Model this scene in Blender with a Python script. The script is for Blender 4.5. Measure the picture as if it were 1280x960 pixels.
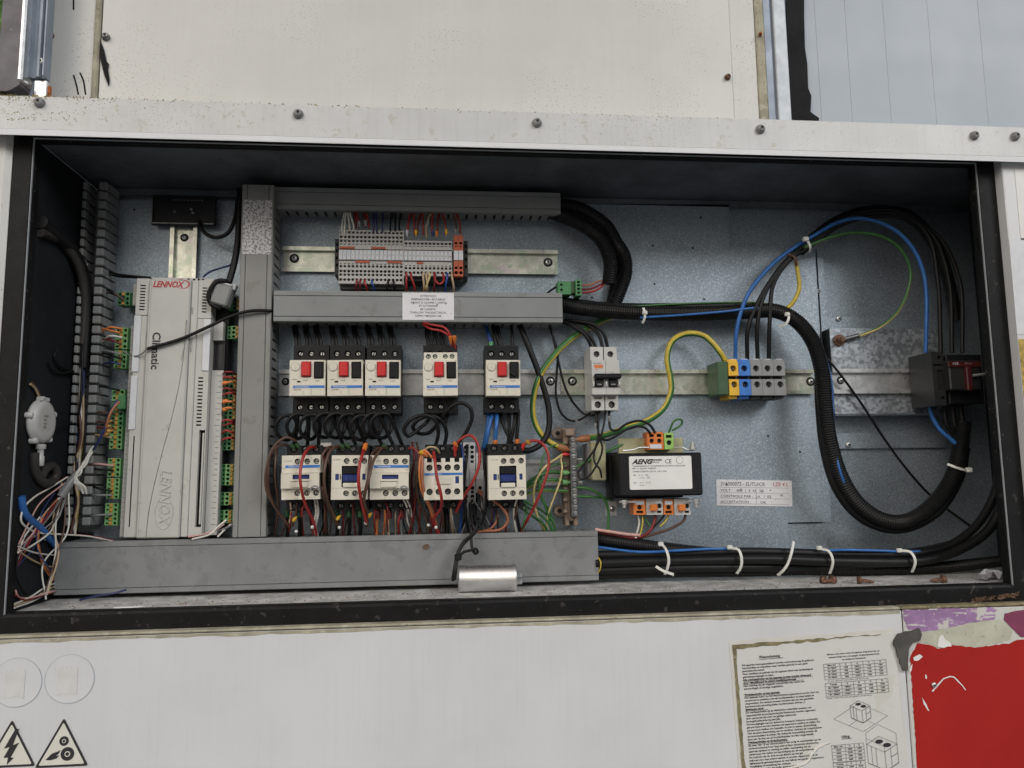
import bpy, bmesh, math, random
from math import sin, cos, pi, radians
from mathutils import Vector, Matrix
random.seed(7)
for o in list(bpy.data.objects): bpy.data.objects.remove(o)
SC = bpy.context.scene
COL = SC.collection

# ------------------------------------------------------------ camera, sky, sun, exposure
# metres: x right, z up, y into the cabinet; the opening is x 0..W, z 0..H in the plane y = 0, the mounting plate is y = D
W, H, D = 1.1563, 0.5335, 0.1387
FPX = 930.0
CAM = Vector((0.4671, -0.8757, 0.1471))
PITCH, YAW, ROLL = 0.1146, -0.0940, 0.0135
_Y = Matrix(((cos(YAW), -sin(YAW), 0), (sin(YAW), cos(YAW), 0), (0, 0, 1)))
_X = Matrix(((1, 0, 0), (0, cos(PITCH), -sin(PITCH)), (0, sin(PITCH), cos(PITCH))))
_R = Matrix(((cos(ROLL), 0, sin(ROLL)), (0, 1, 0), (-sin(ROLL), 0, cos(ROLL))))
CR = _Y @ _X @ _R                                   # columns: right, forward, up
cam = bpy.data.objects.new('camera', bpy.data.cameras.new('camera'))
COL.objects.link(cam)
r_, f_, u_ = CR.col[0], CR.col[1], CR.col[2]
cam.matrix_world = Matrix(((r_[0], u_[0], -f_[0], CAM[0]), (r_[1], u_[1], -f_[1], CAM[1]), (r_[2], u_[2], -f_[2], CAM[2]), (0, 0, 0, 1)))
cam.data.sensor_width = 36.0
cam.data.lens = FPX / 1280 * 36
cam.data.clip_start = 0.01
cam.data.clip_end = 100
SC.camera = cam

SUN_EL, SUN_AZ = radians(30), radians(-38)          # azimuth from straight in front of the cabinet; negative is to the right
sdir = Vector((-sin(SUN_AZ) * cos(SUN_EL), -cos(SUN_AZ) * cos(SUN_EL), sin(SUN_EL)))
world = bpy.data.worlds.new('World'); SC.world = world; world.use_nodes = True
nt = world.node_tree; nt.nodes.clear()
sky = nt.nodes.new('ShaderNodeTexSky'); sky.sky_type = 'NISHITA'; sky.sun_disc = False
sky.sun_elevation = SUN_EL; sky.sun_rotation = pi - SUN_AZ
sky.air_density = 1.0; sky.dust_density = 8.0; sky.ozone_density = 1.0
hsv = nt.nodes.new('ShaderNodeHueSaturation'); hsv.inputs['Saturation'].default_value = 0.5
bg = nt.nodes.new('ShaderNodeBackground'); bg.inputs['Strength'].default_value = 0.068
out = nt.nodes.new('ShaderNodeOutputWorld')
nt.links.new(sky.outputs[0], hsv.inputs['Color']); nt.links.new(hsv.outputs[0], bg.inputs[0]); nt.links.new(bg.outputs[0], out.inputs[0])
sun = bpy.data.objects.new('sun', bpy.data.lights.new('sun', 'SUN'))
COL.objects.link(sun)
sun.data.energy = 1.5; sun.data.angle = radians(25); sun.data.color = (1, 0.992, 0.985)
sun.rotation_euler = (-sdir).to_track_quat('-Z', 'Y').to_euler()
SC.view_settings.view_transform = 'Standard'; SC.view_settings.look = 'None'
SC.view_settings.gamma = 1; SC.view_settings.use_curve_mapping = False
SC.view_settings.exposure = -0.02
SC.render.engine = 'CYCLES'
SC.cycles.use_denoising = True
SC.cycles.max_bounces = 6; SC.cycles.diffuse_bounces = 4; SC.cycles.glossy_bounces = 3

# ------------------------------------------------------------ where a point of the photograph lies
def at(px, py, d=0.0):
    """the point d metres proud of the mounting plate that the photograph shows at px, py (1280 x 960)"""
    v = CR @ Vector(((px - 640) / FPX, 1, -(py - 480) / FPX))
    return CAM + v * ((D - d - CAM.y) / v.y)
def aty(px, py, y): return at(px, py, D - y)
def span(x0, y0, x1, y1, d):
    """centre x, centre z, width, height of a pixel rectangle d proud of the plate"""
    a = at(x0, (y0 + y1) / 2, d); b = at(x1, (y0 + y1) / 2, d)
    c = at((x0 + x1) / 2, y0, d); e = at((x0 + x1) / 2, y1, d)
    return (a.x + b.x) / 2, (c.z + e.z) / 2, b.x - a.x, c.z - e.z

# ------------------------------------------------------------ materials
def srgb(r, g, b):
    f = lambda c: (c / 255 / 12.92) if c / 255 <= 0.04045 else ((c / 255 + 0.055) / 1.055) ** 2.4
    return (f(r), f(g), f(b))
MATS = {}
def mat(name, col, rough=0.5, metal=0.0, var=0.12, vscale=60, bump=0.0, bscale=400, specks=(), spec=0.5, streak=0.0, rvar=0.1, extra=None):
    """principled material: base colour, slow tone variation, fine relief, dirt specks [(scale, threshold, colour, amount, detail)]"""
    m = bpy.data.materials.new(name); m.use_nodes = True
    t = m.node_tree; N = t.nodes; L = t.links
    b = N['Principled BSDF']
    b.inputs['Metallic'].default_value = metal
    b.inputs['Specular IOR Level'].default_value = spec
    tc = N.new('ShaderNodeTexCoord')
    def noise(scale, detail=3, vec=None, rough_=0.6):
        n = N.new('ShaderNodeTexNoise'); n.inputs['Scale'].default_value = scale
        n.inputs['Detail'].default_value = detail; n.inputs['Roughness'].default_value = rough_
        L.new(vec or tc.outputs['Object'], n.inputs['Vector']); return n
    def ramp(src, a, bb):
        r = N.new('ShaderNodeMapRange'); r.inputs[1].default_value = a; r.inputs[2].default_value = bb
        r.interpolation_type = 'SMOOTHSTEP'; L.new(src, r.inputs[0]); return r.outputs[0]
    def mix(fac, c1, c2):
        x = N.new('ShaderNodeMix'); x.data_type = 'RGBA'
        if hasattr(fac, 'links'): L.new(fac, x.inputs[0])
        else: x.inputs[0].default_value = fac
        for s, c in ((x.inputs[6], c1), (x.inputs[7], c2)):
            if hasattr(c, 'links'): L.new(c, s)
            else: s.default_value = (*c, 1)
        return x.outputs[2]
    cur = tuple(col)
    if var:
        n = noise(vscale, 4)
        cur = mix(ramp(n.outputs['Fac'], 0.3, 0.7), tuple(c * (1 - var) for c in col), tuple(min(1, c * (1 + var)) for c in col))
    if streak:
        mp = N.new('ShaderNodeMapping'); mp.inputs['Scale'].default_value = (1, 1, 0.04); L.new(tc.outputs['Object'], mp.inputs[0])
        n = noise(160, 3, mp.outputs[0])
        cur = mix(ramp(n.outputs['Fac'], 0.45, 0.8), cur, mix(streak, cur, (0.25, 0.24, 0.17)))
    for sp in specks:
        sc_, th, c, amt = sp[:4]
        n = noise(sc_, sp[4] if len(sp) > 4 else 4)
        r = ramp(n.outputs['Fac'], th, th + 0.05)
        mm = N.new('ShaderNodeMath'); mm.operation = 'MULTIPLY'; L.new(r, mm.inputs[0]); mm.inputs[1].default_value = amt
        fac = mm.outputs[0]
        if len(sp) > 5:                              # only where a second, larger noise allows it
            n2 = noise(sp[5], 2); r2 = ramp(n2.outputs['Fac'], 0.45, 0.62)
            m2 = N.new('ShaderNodeMath'); m2.operation = 'MULTIPLY'; L.new(fac, m2.inputs[0]); L.new(r2, m2.inputs[1]); fac = m2.outputs[0]
        cur = mix(fac, cur, c)
    if extra: cur = extra(t, tc, cur, mix, ramp, noise)
    if name in ('cream', 'duct_grey', 'light_grey_plastic', 'terminal_grey', 'tie_white'):
        oi = N.new('ShaderNodeObjectInfo'); cur = mix(ramp(oi.outputs['Random'], 0, 1), mix(0.12, cur, (0.25, 0.19, 0.10)), cur)
    if hasattr(cur, 'links'): L.new(cur, b.inputs['Base Color'])
    else: b.inputs['Base Color'].default_value = (*cur, 1)
    if rvar:
        n = noise(vscale * 1.7, 3)
        mr = N.new('ShaderNodeMapRange'); L.new(n.outputs['Fac'], mr.inputs[0])
        mr.inputs[3].default_value = max(0.02, rough - rvar); mr.inputs[4].default_value = min(1, rough + rvar)
        L.new(mr.outputs[0], b.inputs['Roughness'])
    else: b.inputs['Roughness'].default_value = rough
    if bump:
        n = noise(bscale, 3)
        bp = N.new('ShaderNodeBump'); bp.inputs['Strength'].default_value = bump; bp.inputs['Distance'].default_value = 0.0008
        L.new(n.outputs['Fac'], bp.inputs['Height']); L.new(bp.outputs[0], b.inputs['Normal'])
    MATS[name] = m
    return m
def spangle(scale, lo, hi):
    """zinc crystals: cells of slightly different grey"""
    def f(t, tc, cur, mix, ramp, noise):
        v = t.nodes.new('ShaderNodeTexVoronoi'); v.inputs['Scale'].default_value = scale
        t.links.new(tc.outputs['Object'], v.inputs['Vector'])
        g = t.nodes.new('ShaderNodeRGBToBW'); t.links.new(v.outputs['Color'], g.inputs[0])
        return mix(ramp(g.outputs[0], 0.25, 0.8), mix(0.55, cur, lo), mix(0.55, cur, hi))
    return f
K = (0.012, 0.012, 0.012)
mat('white_paint', (0.60, 0.615, 0.63), 0.38, var=0.05, vscale=5, bump=0.04, bscale=900, streak=0.06,
    specks=((700, 0.70, (0.12, 0.11, 0.07), 0.5, 2), (130, 0.72, (0.30, 0.28, 0.18), 0.45, 6)))
mat('mossy_paint', (0.565, 0.567, 0.545), 0.45, var=0.04, vscale=8, bump=0.05, bscale=700, streak=0.05,
    specks=((420, 0.60, (0.20, 0.19, 0.11), 0.7, 3, 9), (150, 0.66, (0.26, 0.25, 0.13), 0.5, 6, 5), (1000, 0.70, (0.08, 0.08, 0.06), 0.6, 2)))
mat('rail_paint', (0.545, 0.555, 0.555), 0.42, var=0.05, vscale=14, bump=0.05, bscale=800, streak=0.12,
    specks=((500, 0.60, (0.10, 0.10, 0.07), 0.6, 3, 7), (170, 0.58, (0.30, 0.27, 0.13), 0.45, 8, 9), (60, 0.60, (0.40, 0.385, 0.31), 0.5, 8), (1400, 0.68, (0.1, 0.1, 0.09), 0.4, 2)))
mat('moss', (0.20, 0.175, 0.10), 0.9, var=0.35, vscale=60, bump=0.5, bscale=300, specks=((120, 0.58, (0.40, 0.38, 0.30), 0.6, 5), (260, 0.58, (0.08, 0.075, 0.03), 0.6, 5)))
mat('moss_green', (0.25, 0.215, 0.09), 0.9, var=0.5, vscale=60)
mat('grime_edge', (0.34, 0.32, 0.24), 0.8, var=0.25, vscale=30, bump=0.2, bscale=300, specks=((60, 0.56, (0.46, 0.45, 0.38), 0.6, 5), (200, 0.62, (0.14, 0.12, 0.07), 0.6, 5)))
mat('rubber', (0.006, 0.006, 0.0065), 0.6, spec=0.22, var=0.3, vscale=40, bump=0.25, bscale=220, specks=((320, 0.68, (0.28, 0.28, 0.27), 0.7, 4), (90, 0.62, (0.06, 0.055, 0.05), 0.7, 6)))
mat('zinc', (0.32, 0.38, 0.43), 0.44, metal=0.65, var=0.14, vscale=9, bump=0.20, bscale=420, rvar=0.12,
    specks=((430, 0.54, (0.50, 0.56, 0.62), 0.65, 2), (520, 0.56, (0.17, 0.20, 0.23), 0.6, 2), (70, 0.70, (0.12, 0.12, 0.12), 0.5, 5)))
mat('zinc_spangle', (0.34, 0.37, 0.40), 0.44, metal=0.6, var=0.2, vscale=30, bump=0.12, bscale=300,
    extra=spangle(230, (0.13, 0.145, 0.16), (0.50, 0.55, 0.60)))
mat('zinc_plain', (0.66, 0.67, 0.67), 0.3, metal=0.8, var=0.15, vscale=60, bump=0.05, specks=((200, 0.66, (0.2, 0.19, 0.16), 0.6, 4),))
mat('passivated', (0.62, 0.63, 0.54), 0.3, metal=0.7, var=0.2, vscale=45, bump=0.05, specks=((60, 0.55, (0.44, 0.52, 0.40), 0.8, 3), (50, 0.6, (0.55, 0.45, 0.50), 0.5, 3), (500, 0.7, (0.08, 0.07, 0.05), 0.8, 3)))
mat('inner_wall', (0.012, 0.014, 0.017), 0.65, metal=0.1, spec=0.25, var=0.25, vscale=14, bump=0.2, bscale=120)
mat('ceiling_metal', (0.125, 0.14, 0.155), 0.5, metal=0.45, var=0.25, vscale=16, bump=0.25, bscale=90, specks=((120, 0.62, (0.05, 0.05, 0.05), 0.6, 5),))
mat('floor_metal', (0.55, 0.55, 0.54), 0.6, metal=0.3, var=0.25, vscale=40, bump=0.3, bscale=250, specks=((60, 0.54, (0.34, 0.33, 0.30), 0.6, 8), (900, 0.66, (0.10, 0.10, 0.09), 0.6, 3), (120, 0.60, (0.66, 0.66, 0.65), 0.6, 6), (35, 0.6, (0.28, 0.23, 0.16), 0.5, 8)))
mat('duct_grey', (0.205, 0.216, 0.218), 0.5, var=0.06, vscale=20, bump=0.06, bscale=700, specks=((45, 0.60, (0.15, 0.15, 0.147), 0.5, 9), (900, 0.72, (0.5, 0.5, 0.5), 0.5, 2), (350, 0.73, (0.03, 0.03, 0.03), 0.7, 3)))
mat('duct_dark', (0.185, 0.193, 0.197), 0.5, var=0.08, vscale=20, bump=0.08, bscale=600, streak=0.0, specks=((70, 0.56, (0.12, 0.12, 0.12), 0.35, 10), (22, 0.56, (0.15, 0.15, 0.148), 0.5, 9), (500, 0.73, (0.4, 0.4, 0.4), 0.5, 2), (700, 0.72, (0.04, 0.04, 0.04), 0.7, 2)))
mat('cream', (0.66, 0.63, 0.54), 0.42, var=0.05, vscale=50, bump=0.05, bscale=900, specks=((600, 0.74, (0.10, 0.09, 0.06), 0.7, 3), (70, 0.64, (0.42, 0.37, 0.26), 0.45, 5)))
mat('light_grey_plastic', (0.50, 0.505, 0.50), 0.4, var=0.04, vscale=40, specks=((500, 0.73, (0.1, 0.1, 0.09), 0.6, 3),))
mat('controller_beige', (0.465, 0.465, 0.44), 0.45, var=0.05, vscale=22, bump=0.04, bscale=800, specks=((55, 0.64, (0.33, 0.31, 0.26), 0.5, 6), (700, 0.74, (0.12, 0.11, 0.09), 0.7, 3)))
mat('black_plastic', (0.008, 0.0085, 0.0095), 0.45, spec=0.28, var=0.2, vscale=60, bump=0.04, specks=((300, 0.68, (0.12, 0.12, 0.12), 0.4, 4),))
mat('black_core', (0.008, 0.008, 0.010), 0.5, spec=0.3, var=0.3, vscale=40, bump=0.15, bscale=300)
mat('dark_hole', (0.006, 0.006, 0.006), 0.8, var=0)
mat('grey_plastic', (0.22, 0.225, 0.225), 0.5, var=0.06, specks=((300, 0.7, (0.08, 0.08, 0.08), 0.5, 3),))
mat('dark_grey_plastic', (0.016, 0.017, 0.018), 0.5, var=0.1)
mat('terminal_grey', (0.46, 0.455, 0.44), 0.5, var=0.06, vscale=90, specks=((400, 0.68, (0.12, 0.11, 0.09), 0.5, 4),))
mat('marker_white', (0.60, 0.62, 0.65), 0.45, var=0.05)
mat('red_button', (0.52, 0.022, 0.022), 0.38, var=0.08)
mat('sleeve_red', (0.12, 0.012, 0.011), 0.45, var=0.15)
mat('sleeve_green', (0.025, 0.10, 0.04), 0.45, var=0.15)
mat('blue_print', (0.035, 0.16, 0.47), 0.45, var=0.06)
mat('navy_plastic', (0.018, 0.035, 0.16), 0.4, var=0.15)
mat('orange_plastic', (0.58, 0.17, 0.035), 0.42, var=0.1, specks=((300, 0.7, (0.25, 0.08, 0.03), 0.5, 4),))
mat('rust_orange', (0.42, 0.09, 0.035), 0.5, var=0.12)
mat('green_plastic', (0.055, 0.20, 0.075), 0.42, var=0.12)
mat('light_green_plastic', (0.16, 0.36, 0.13), 0.42, var=0.1)
mat('lime_plastic', (0.30, 0.52, 0.14), 0.42, var=0.08)
mat('dark_green_plastic', (0.035, 0.085, 0.035), 0.45, var=0.12)
mat('yellow_plastic', (0.66, 0.40, 0.03), 0.45, var=0.08)
mat('blue_plastic', (0.035, 0.16, 0.50), 0.42, var=0.1)
mat('amber_plastic', (0.45, 0.24, 0.05), 0.4, var=0.15)
mat('tan_plastic', (0.235, 0.175, 0.135), 0.5, var=0.1, vscale=70)
mat('brown_plastic', (0.30, 0.12, 0.05), 0.5, var=0.1)
mat('olive_box', (0.38, 0.37, 0.22), 0.5, var=0.08)
mat('steel', (0.62, 0.62, 0.60), 0.3, metal=1.0, var=0.15, vscale=120)
mat('dark_steel', (0.20, 0.20, 0.20), 0.4, metal=0.9, var=0.3, vscale=150)
mat('aluminium', (0.66, 0.66, 0.67), 0.42, metal=1.0, var=0.08, vscale=40, bump=0.10, bscale=260, specks=((90, 0.60, (0.42, 0.42, 0.42), 0.5, 6),))
mat('rusty_screw', (0.16, 0.085, 0.055), 0.7, metal=0.4, var=0.5, vscale=300, bump=0.4)
mat('rust', (0.30, 0.085, 0.025), 0.85, var=0.5, vscale=120, bump=0.4)
mat('grey_cap', (0.20, 0.20, 0.20), 0.5, var=0.2, vscale=150)
mat('paper', (0.72, 0.72, 0.71), 0.6, var=0.04, vscale=30, specks=((300, 0.72, (0.35, 0.32, 0.25), 0.5, 4),))
mat('paper_worn', (0.66, 0.66, 0.68), 0.6, var=0.05, vscale=40, specks=((140, 0.64, (0.16, 0.10, 0.07), 0.85, 3), (500, 0.68, (0.4, 0.4, 0.4), 0.5, 3)))
mat('paper_speckled', (0.52, 0.52, 0.52), 0.6, var=0.08, vscale=40, specks=((330, 0.50, (0.14, 0.14, 0.14), 0.85, 3), (120, 0.60, (0.3, 0.3, 0.3), 0.5, 4)))
mat('sign_paper', (0.60, 0.605, 0.59), 0.5, var=0.04, vscale=12, bump=0.05, bscale=60, specks=((16, 0.58, (0.55, 0.54, 0.48), 0.6, 5), (30, 0.70, (0.45, 0.43, 0.36), 0.4, 6)))
mat('sign_cream', (0.64, 0.635, 0.565), 0.5, var=0.04)
mat('ink', (0.02, 0.02, 0.022), 0.6, var=0)
mat('grey_ink', (0.07, 0.07, 0.075), 0.6, var=0.2, vscale=900)
mat('pale_ink', (0.30, 0.30, 0.31), 0.6, var=0)
mat('red_ink', (0.40, 0.035, 0.03), 0.5, var=0.05)
mat('orange_ink', (0.62, 0.17, 0.05), 0.5, var=0.05)
mat('blue_grey_ink', (0.20, 0.28, 0.42), 0.6, var=0.3, vscale=60)
mat('dark_red_plastic', (0.06, 0.008, 0.008), 0.45, var=0.1)
mat('bounce_deck', (0.22, 0.225, 0.23), 0.85, var=0.2, vscale=2, bump=0.3, bscale=40)
mat('white_ink', (0.75, 0.75, 0.75), 0.5, var=0)
mat('red_film', (0.345, 0.014, 0.011), 0.55, spec=0.25, var=0.06, vscale=15, specks=((220, 0.77, (0.6, 0.5, 0.5), 0.9, 3),))
def scratches(t, tc, cur, mix, ramp, noise):
    """pale strokes at two slants over worn film"""
    for ang, sc_, th in ((0.45, 260, 0.60), (-0.30, 300, 0.62), (1.2, 330, 0.64)):
        mp = t.nodes.new('ShaderNodeMapping'); mp.inputs['Rotation'].default_value = (0, ang, 0); mp.inputs['Scale'].default_value = (0.10, 1, 1)
        t.links.new(tc.outputs['Object'], mp.inputs[0])
        n = noise(sc_, 3, mp.outputs[0]); cur = mix(ramp(n.outputs['Fac'], th, th + .04), cur, (0.55, 0.54, 0.53))
    return cur
mat('purple_film', (0.29, 0.17, 0.33), 0.6, var=0.2, vscale=30, extra=scratches, specks=((38, 0.56, (0.55, 0.53, 0.50), 0.95, 8), (150, 0.64, (0.58, 0.56, 0.54), 0.9, 6)))
mat('magenta_film', (0.20, 0.04, 0.09), 0.5, var=0.1)
mat('bare_grime', (0.46, 0.455, 0.37), 0.7, var=0.12, vscale=40, bump=0.2, bscale=300, specks=((180, 0.60, (0.26, 0.25, 0.16), 0.6, 6), (420, 0.70, (0.12, 0.11, 0.07), 0.8, 3)))
mat('smoke_tape', (0.07, 0.068, 0.062), 0.6, var=0.3, vscale=40, bump=0.3, bscale=90)
mat('sandwich_panel', (0.315, 0.36, 0.41), 0.45, var=0.03, vscale=6, bump=0.03, bscale=500)
mat('clear_tape', (0.60, 0.59, 0.55), 0.35, var=0.05, vscale=30)
mat('faded_print', (0.585, 0.592, 0.585), 0.45, var=0.06, vscale=50)
mat('tie_white', (0.62, 0.63, 0.60), 0.45, var=0.06)
mat('black_tape', (0.007, 0.007, 0.008), 0.65, spec=0.15, var=0.4, vscale=25, bump=0.6, bscale=45)
mat('tube_grey', (0.10, 0.095, 0.105), 0.5, var=0.3, vscale=30, bump=0.2, specks=((200, 0.66, (0.45, 0.44, 0.42), 0.8, 4),))
mat('blue_zinc', (0.25, 0.29, 0.35), 0.5, metal=0.3, var=0.2, vscale=20, bump=0.05)
mat('light_zinc', (0.42, 0.45, 0.48), 0.5, metal=0.3, var=0.08, vscale=60, bump=0.1, bscale=300)
mat('foil', (0.75, 0.75, 0.78), 0.3, metal=0.7, var=0.1)
mat('leaf_brown', (0.10, 0.055, 0.03), 0.7, var=0.3)
mat('gold_sticker', (0.42, 0.30, 0.06), 0.4, var=0.5, vscale=90)
mat('smoked_window', (0.02, 0.02, 0.022), 0.15, var=0.2)
mat('leaf_green', (0.06, 0.14, 0.02), 0.6, var=0.6, vscale=40)
mat('corrugated_black', (0.005, 0.005, 0.0055), 0.45, spec=0.3, var=0.15, vscale=50, specks=((160, 0.66, (0.07, 0.07, 0.07), 0.5, 4),))
for nme, c in dict(black=(0.006, 0.006, 0.0065), red=(0.30, 0.022, 0.020), dark_red=(0.16, 0.016, 0.016), brown=(0.085, 0.045, 0.030), copper=(0.34, 0.13, 0.07),
                   white=(0.58, 0.57, 0.52), orange=(0.60, 0.20, 0.06), blue=(0.026, 0.12, 0.36), dark_blue=(0.018, 0.03, 0.10), navy=(0.02, 0.06, 0.25),
                   yellow=(0.48, 0.37, 0.05), pale_yellow=(0.55, 0.45, 0.20), green=(0.04, 0.14, 0.035), grey=(0.20, 0.20, 0.205), pink=(0.50, 0.30, 0.27), tan=(0.42, 0.32, 0.20), dust=(0.035, 0.033, 0.030)).items():
    mat('wire_' + nme, c, 0.5 if nme in ('black', 'dust') else 0.4, var=0.12, vscale=80, spec=0.3 if nme in ('black', 'dust') else 0.45, specks=((180, 0.68, (0.12, 0.115, 0.11), 0.4, 4),) if nme == 'black' else ())

# ------------------------------------------------------------ mesh helpers
class MB:
    """collects shapes; build() links them as ONE mesh object"""
    def __init__(s): s.v = []; s.f = []; s.m = []; s.s = []
    def add(s, vs, fs, m=0, smooth=False):
        k = len(s.v); s.v += [tuple(v) for v in vs]
        for i, f in enumerate(fs):
            s.f.append([k + j for j in f]); s.m.append(m if not isinstance(m, list) else m[i]); s.s.append(smooth)
        return s
    def box(s, x0, x1, y0, y1, z0, z1, b=0.0, m=0):
        x0, x1 = min(x0, x1), max(x0, x1); y0, y1 = min(y0, y1), max(y0, y1); z0, z1 = min(z0, z1), max(z0, z1)
        if b <= 0:
            vs = [(x, y, z) for x in (x0, x1) for y in (y0, y1) for z in (z0, z1)]
            return s.add(vs, [(0, 1, 3, 2), (4, 6, 7, 5), (0, 4, 5, 1), (2, 3, 7, 6), (0, 2, 6, 4), (1, 5, 7, 3)], m)
        b = min(b, (x1 - x0) * .45, (y1 - y0) * .45, (z1 - z0) * .45)
        lo = (x0, y0, z0); hi = (x1, y1, z1); vs = []; idx = {}
        for c in range(8):
            sg = [(c >> k) & 1 for k in range(3)]
            for a in range(3):
                p = []
                for k in range(3):
                    e = hi[k] if sg[k] else lo[k]
                    if k != a: e += -b if sg[k] else b
                    p.append(e)
                idx[(c, a)] = len(vs); vs.append(tuple(p))
        fs = []
        for a in range(3):
            o1, o2 = [k for k in range(3) if k != a]
            for sgn in (0, 1):
                base = sgn << a
                fs.append([idx[(base | (i << o1) | (j << o2), a)] for i, j in ((0, 0), (1, 0), (1, 1), (0, 1))])
            for i in (0, 1):
                for j in (0, 1):
                    c0 = (i << o1) | (j << o2); c1 = c0 | (1 << a)
                    fs.append([idx[(c0, o1)], idx[(c1, o1)], idx[(c1, o2)], idx[(c0, o2)]])
        for c in range(8): fs.append([idx[(c, a)] for a in range(3)])
        return s.add(vs, fs, m)
    def lathe(s, p, ax, prof, n=14, m=0, smooth=True):
        """prof: (radius, distance along ax) pairs; ends closed"""
        ax = Vector(ax).normalized(); q = ax.orthogonal().normalized(); w = ax.cross(q); p = Vector(p)
        vs = []
        for r, t in prof:
            for k in range(n):
                a = 2 * pi * k / n; vs.append(p + ax * t + (q * cos(a) + w * sin(a)) * r)
        fs = []
        for i in range(len(prof) - 1):
            for k in range(n): fs.append([i * n + k, i * n + (k + 1) % n, (i + 1) * n + (k + 1) % n, (i + 1) * n + k])
        s.add(vs, fs, m, smooth)
        j = (len(prof) - 1) * n
        s.add([vs[k] for k in range(n)], [list(range(n))[::-1]], m); s.add([vs[j + k] for k in range(n)], [list(range(n))], m)
        return s
    def cyl(s, p, ax, r, h, n=14, m=0, b=0.0):
        return s.lathe(p, ax, ((r, 0), (r, h)) if not b else ((r - b, 0), (r, b), (r, h - b), (r - b, h)), n, m)
    def prism(s, poly, plane, a, b, m=0):
        """poly in the named plane, extruded from a to b along the third axis"""
        def P(u, v, t): return {'xz': (u, t, v), 'yz': (t, u, v), 'xy': (u, v, t)}[plane]
        n = len(poly)
        vs = [P(u, v, a) for u, v in poly] + [P(u, v, b) for u, v in poly]
        fs = [list(range(n))[::-1], list(range(n, 2 * n))] + [[i, (i + 1) % n, n + (i + 1) % n, n + i] for i in range(n)]
        return s.add(vs, fs, m)
    def panel(s, x0, x1, z0, z1, y, yb, holes=(), m=0, hm=1, b=0.0006):
        """a body whose front face (towards -y, at y) has real recesses; holes: ('r', cx, cz, w, h, depth) or ('o', cx, cz, radius, depth)"""
        xs = {x0, x1}; zs = {z0, z1}; cells = []
        for h in holes:
            hw, hh = (h[3] / 2, h[4] / 2) if h[0] == 'r' else (h[3] * 1.08, h[3] * 1.08)
            c = (h[1] - hw, h[1] + hw, h[2] - hh, h[2] + hh); cells.append((c, h)); xs.update(c[:2]); zs.update(c[2:])
        xs = sorted(xs); zs = sorted(zs)
        for i in range(len(xs) - 1):
            for j in range(len(zs) - 1):
                cx = (xs[i] + xs[i + 1]) / 2; cz = (zs[j] + zs[j + 1]) / 2
                if any(c[0] < cx < c[1] and c[2] < cz < c[3] for c, h in cells): continue
                if xs[i + 1] - xs[i] < 1e-7 or zs[j + 1] - zs[j] < 1e-7: continue
                s.add([(xs[i], y, zs[j]), (xs[i + 1], y, zs[j]), (xs[i + 1], y, zs[j + 1]), (xs[i], y, zs[j + 1])], [(0, 1, 2, 3)], m)
        for c, h in cells:
            if h[0] == 'r':
                q = [(c[0], c[2]), (c[1], c[2]), (c[1], c[3]), (c[0], c[3])]; dp = h[5]
                s.add([(u, y, v) for u, v in q] + [(u, y + dp, v) for u, v in q], [(i, (i + 1) % 4, 4 + (i + 1) % 4, 4 + i) for i in range(4)], m)
                s.add([(u, y + dp, v) for u, v in q], [(0, 1, 2, 3)], hm)
            else:
                n = 16; r = h[3]; dp = h[4]; inn = []; sq = []
                for k in range(n):
                    a = 2 * pi * k / n + pi / 4; ca, sa = cos(a), sin(a); inn.append((h[1] + r * ca, h[2] + r * sa))
                    k2 = r * 1.08 / max(abs(ca), abs(sa)); sq.append((h[1] + k2 * ca, h[2] + k2 * sa))
                s.add([(u, y, v) for u, v in sq] + [(u, y, v) for u, v in inn], [(i, (i + 1) % n, n + (i + 1) % n, n + i) for i in range(n)], m)
                s.add([(u, y, v) for u, v in inn] + [(u, y + dp, v) for u, v in inn], [(i, (i + 1) % n, n + (i + 1) % n, n + i) for i in range(n)], m, True)
                s.add([(u, y + dp, v) for u, v in inn], [list(range(n))], hm)
        for q in (((x0, y, z0), (x1, y, z0), (x1, yb, z0), (x0, yb, z0)), ((x0, y, z1), (x1, y, z1), (x1, yb, z1), (x0, yb, z1)),
                  ((x0, y, z0), (x0, y, z1), (x0, yb, z1), (x0, yb, z0)), ((x1, y, z0), (x1, y, z1), (x1, yb, z1), (x1, yb, z0)),
                  ((x0, yb, z0), (x1, yb, z0), (x1, yb, z1), (x0, yb, z1))):
            s.add(q, [(0, 1, 2, 3)], m)
        return s
    def tube(s, pts, r, n=8, m=0, stripe=None, rib=0.0, pitch=0.003, flat=1.0, step=None):
        """round bar along a smooth curve through pts; rib > 0 makes corrugations; stripe = (material a, b) splits it lengthwise"""
        P = smooth_path(pts, step or (pitch / 2 if rib else max(r * 0.9, 0.0018)))
        if rib:                                          # resample evenly
            P = resample(P, pitch / 2)
        t0 = (P[1] - P[0]).normalized(); u = t0.orthogonal().normalized()
        vs = []; k0 = len(P)
        for i, p in enumerate(P):
            t = (P[min(i + 1, k0 - 1)] - P[max(i - 1, 0)])
            t = t.normalized() if t.length > 1e-9 else t0
            u = (u - t * u.dot(t))
            u = u.normalized() if u.length > 1e-9 else t.orthogonal().normalized()
            w = t.cross(u); rr = r * (1 - rib * (i % 2)) if rib else r
            for k in range(n):
                a = 2 * pi * k / n + (i * 0.02 if stripe else 0)
                vs.append(p + (u * cos(a) + w * sin(a) * flat) * rr)
        fs = []; ms = []
        for i in range(k0 - 1):
            for k in range(n):
                fs.append([i * n + k, i * n + (k + 1) % n, (i + 1) * n + (k + 1) % n, (i + 1) * n + k])
                ms.append(m if not stripe else (stripe[0] if k < n * 0.45 else stripe[1]))
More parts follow.
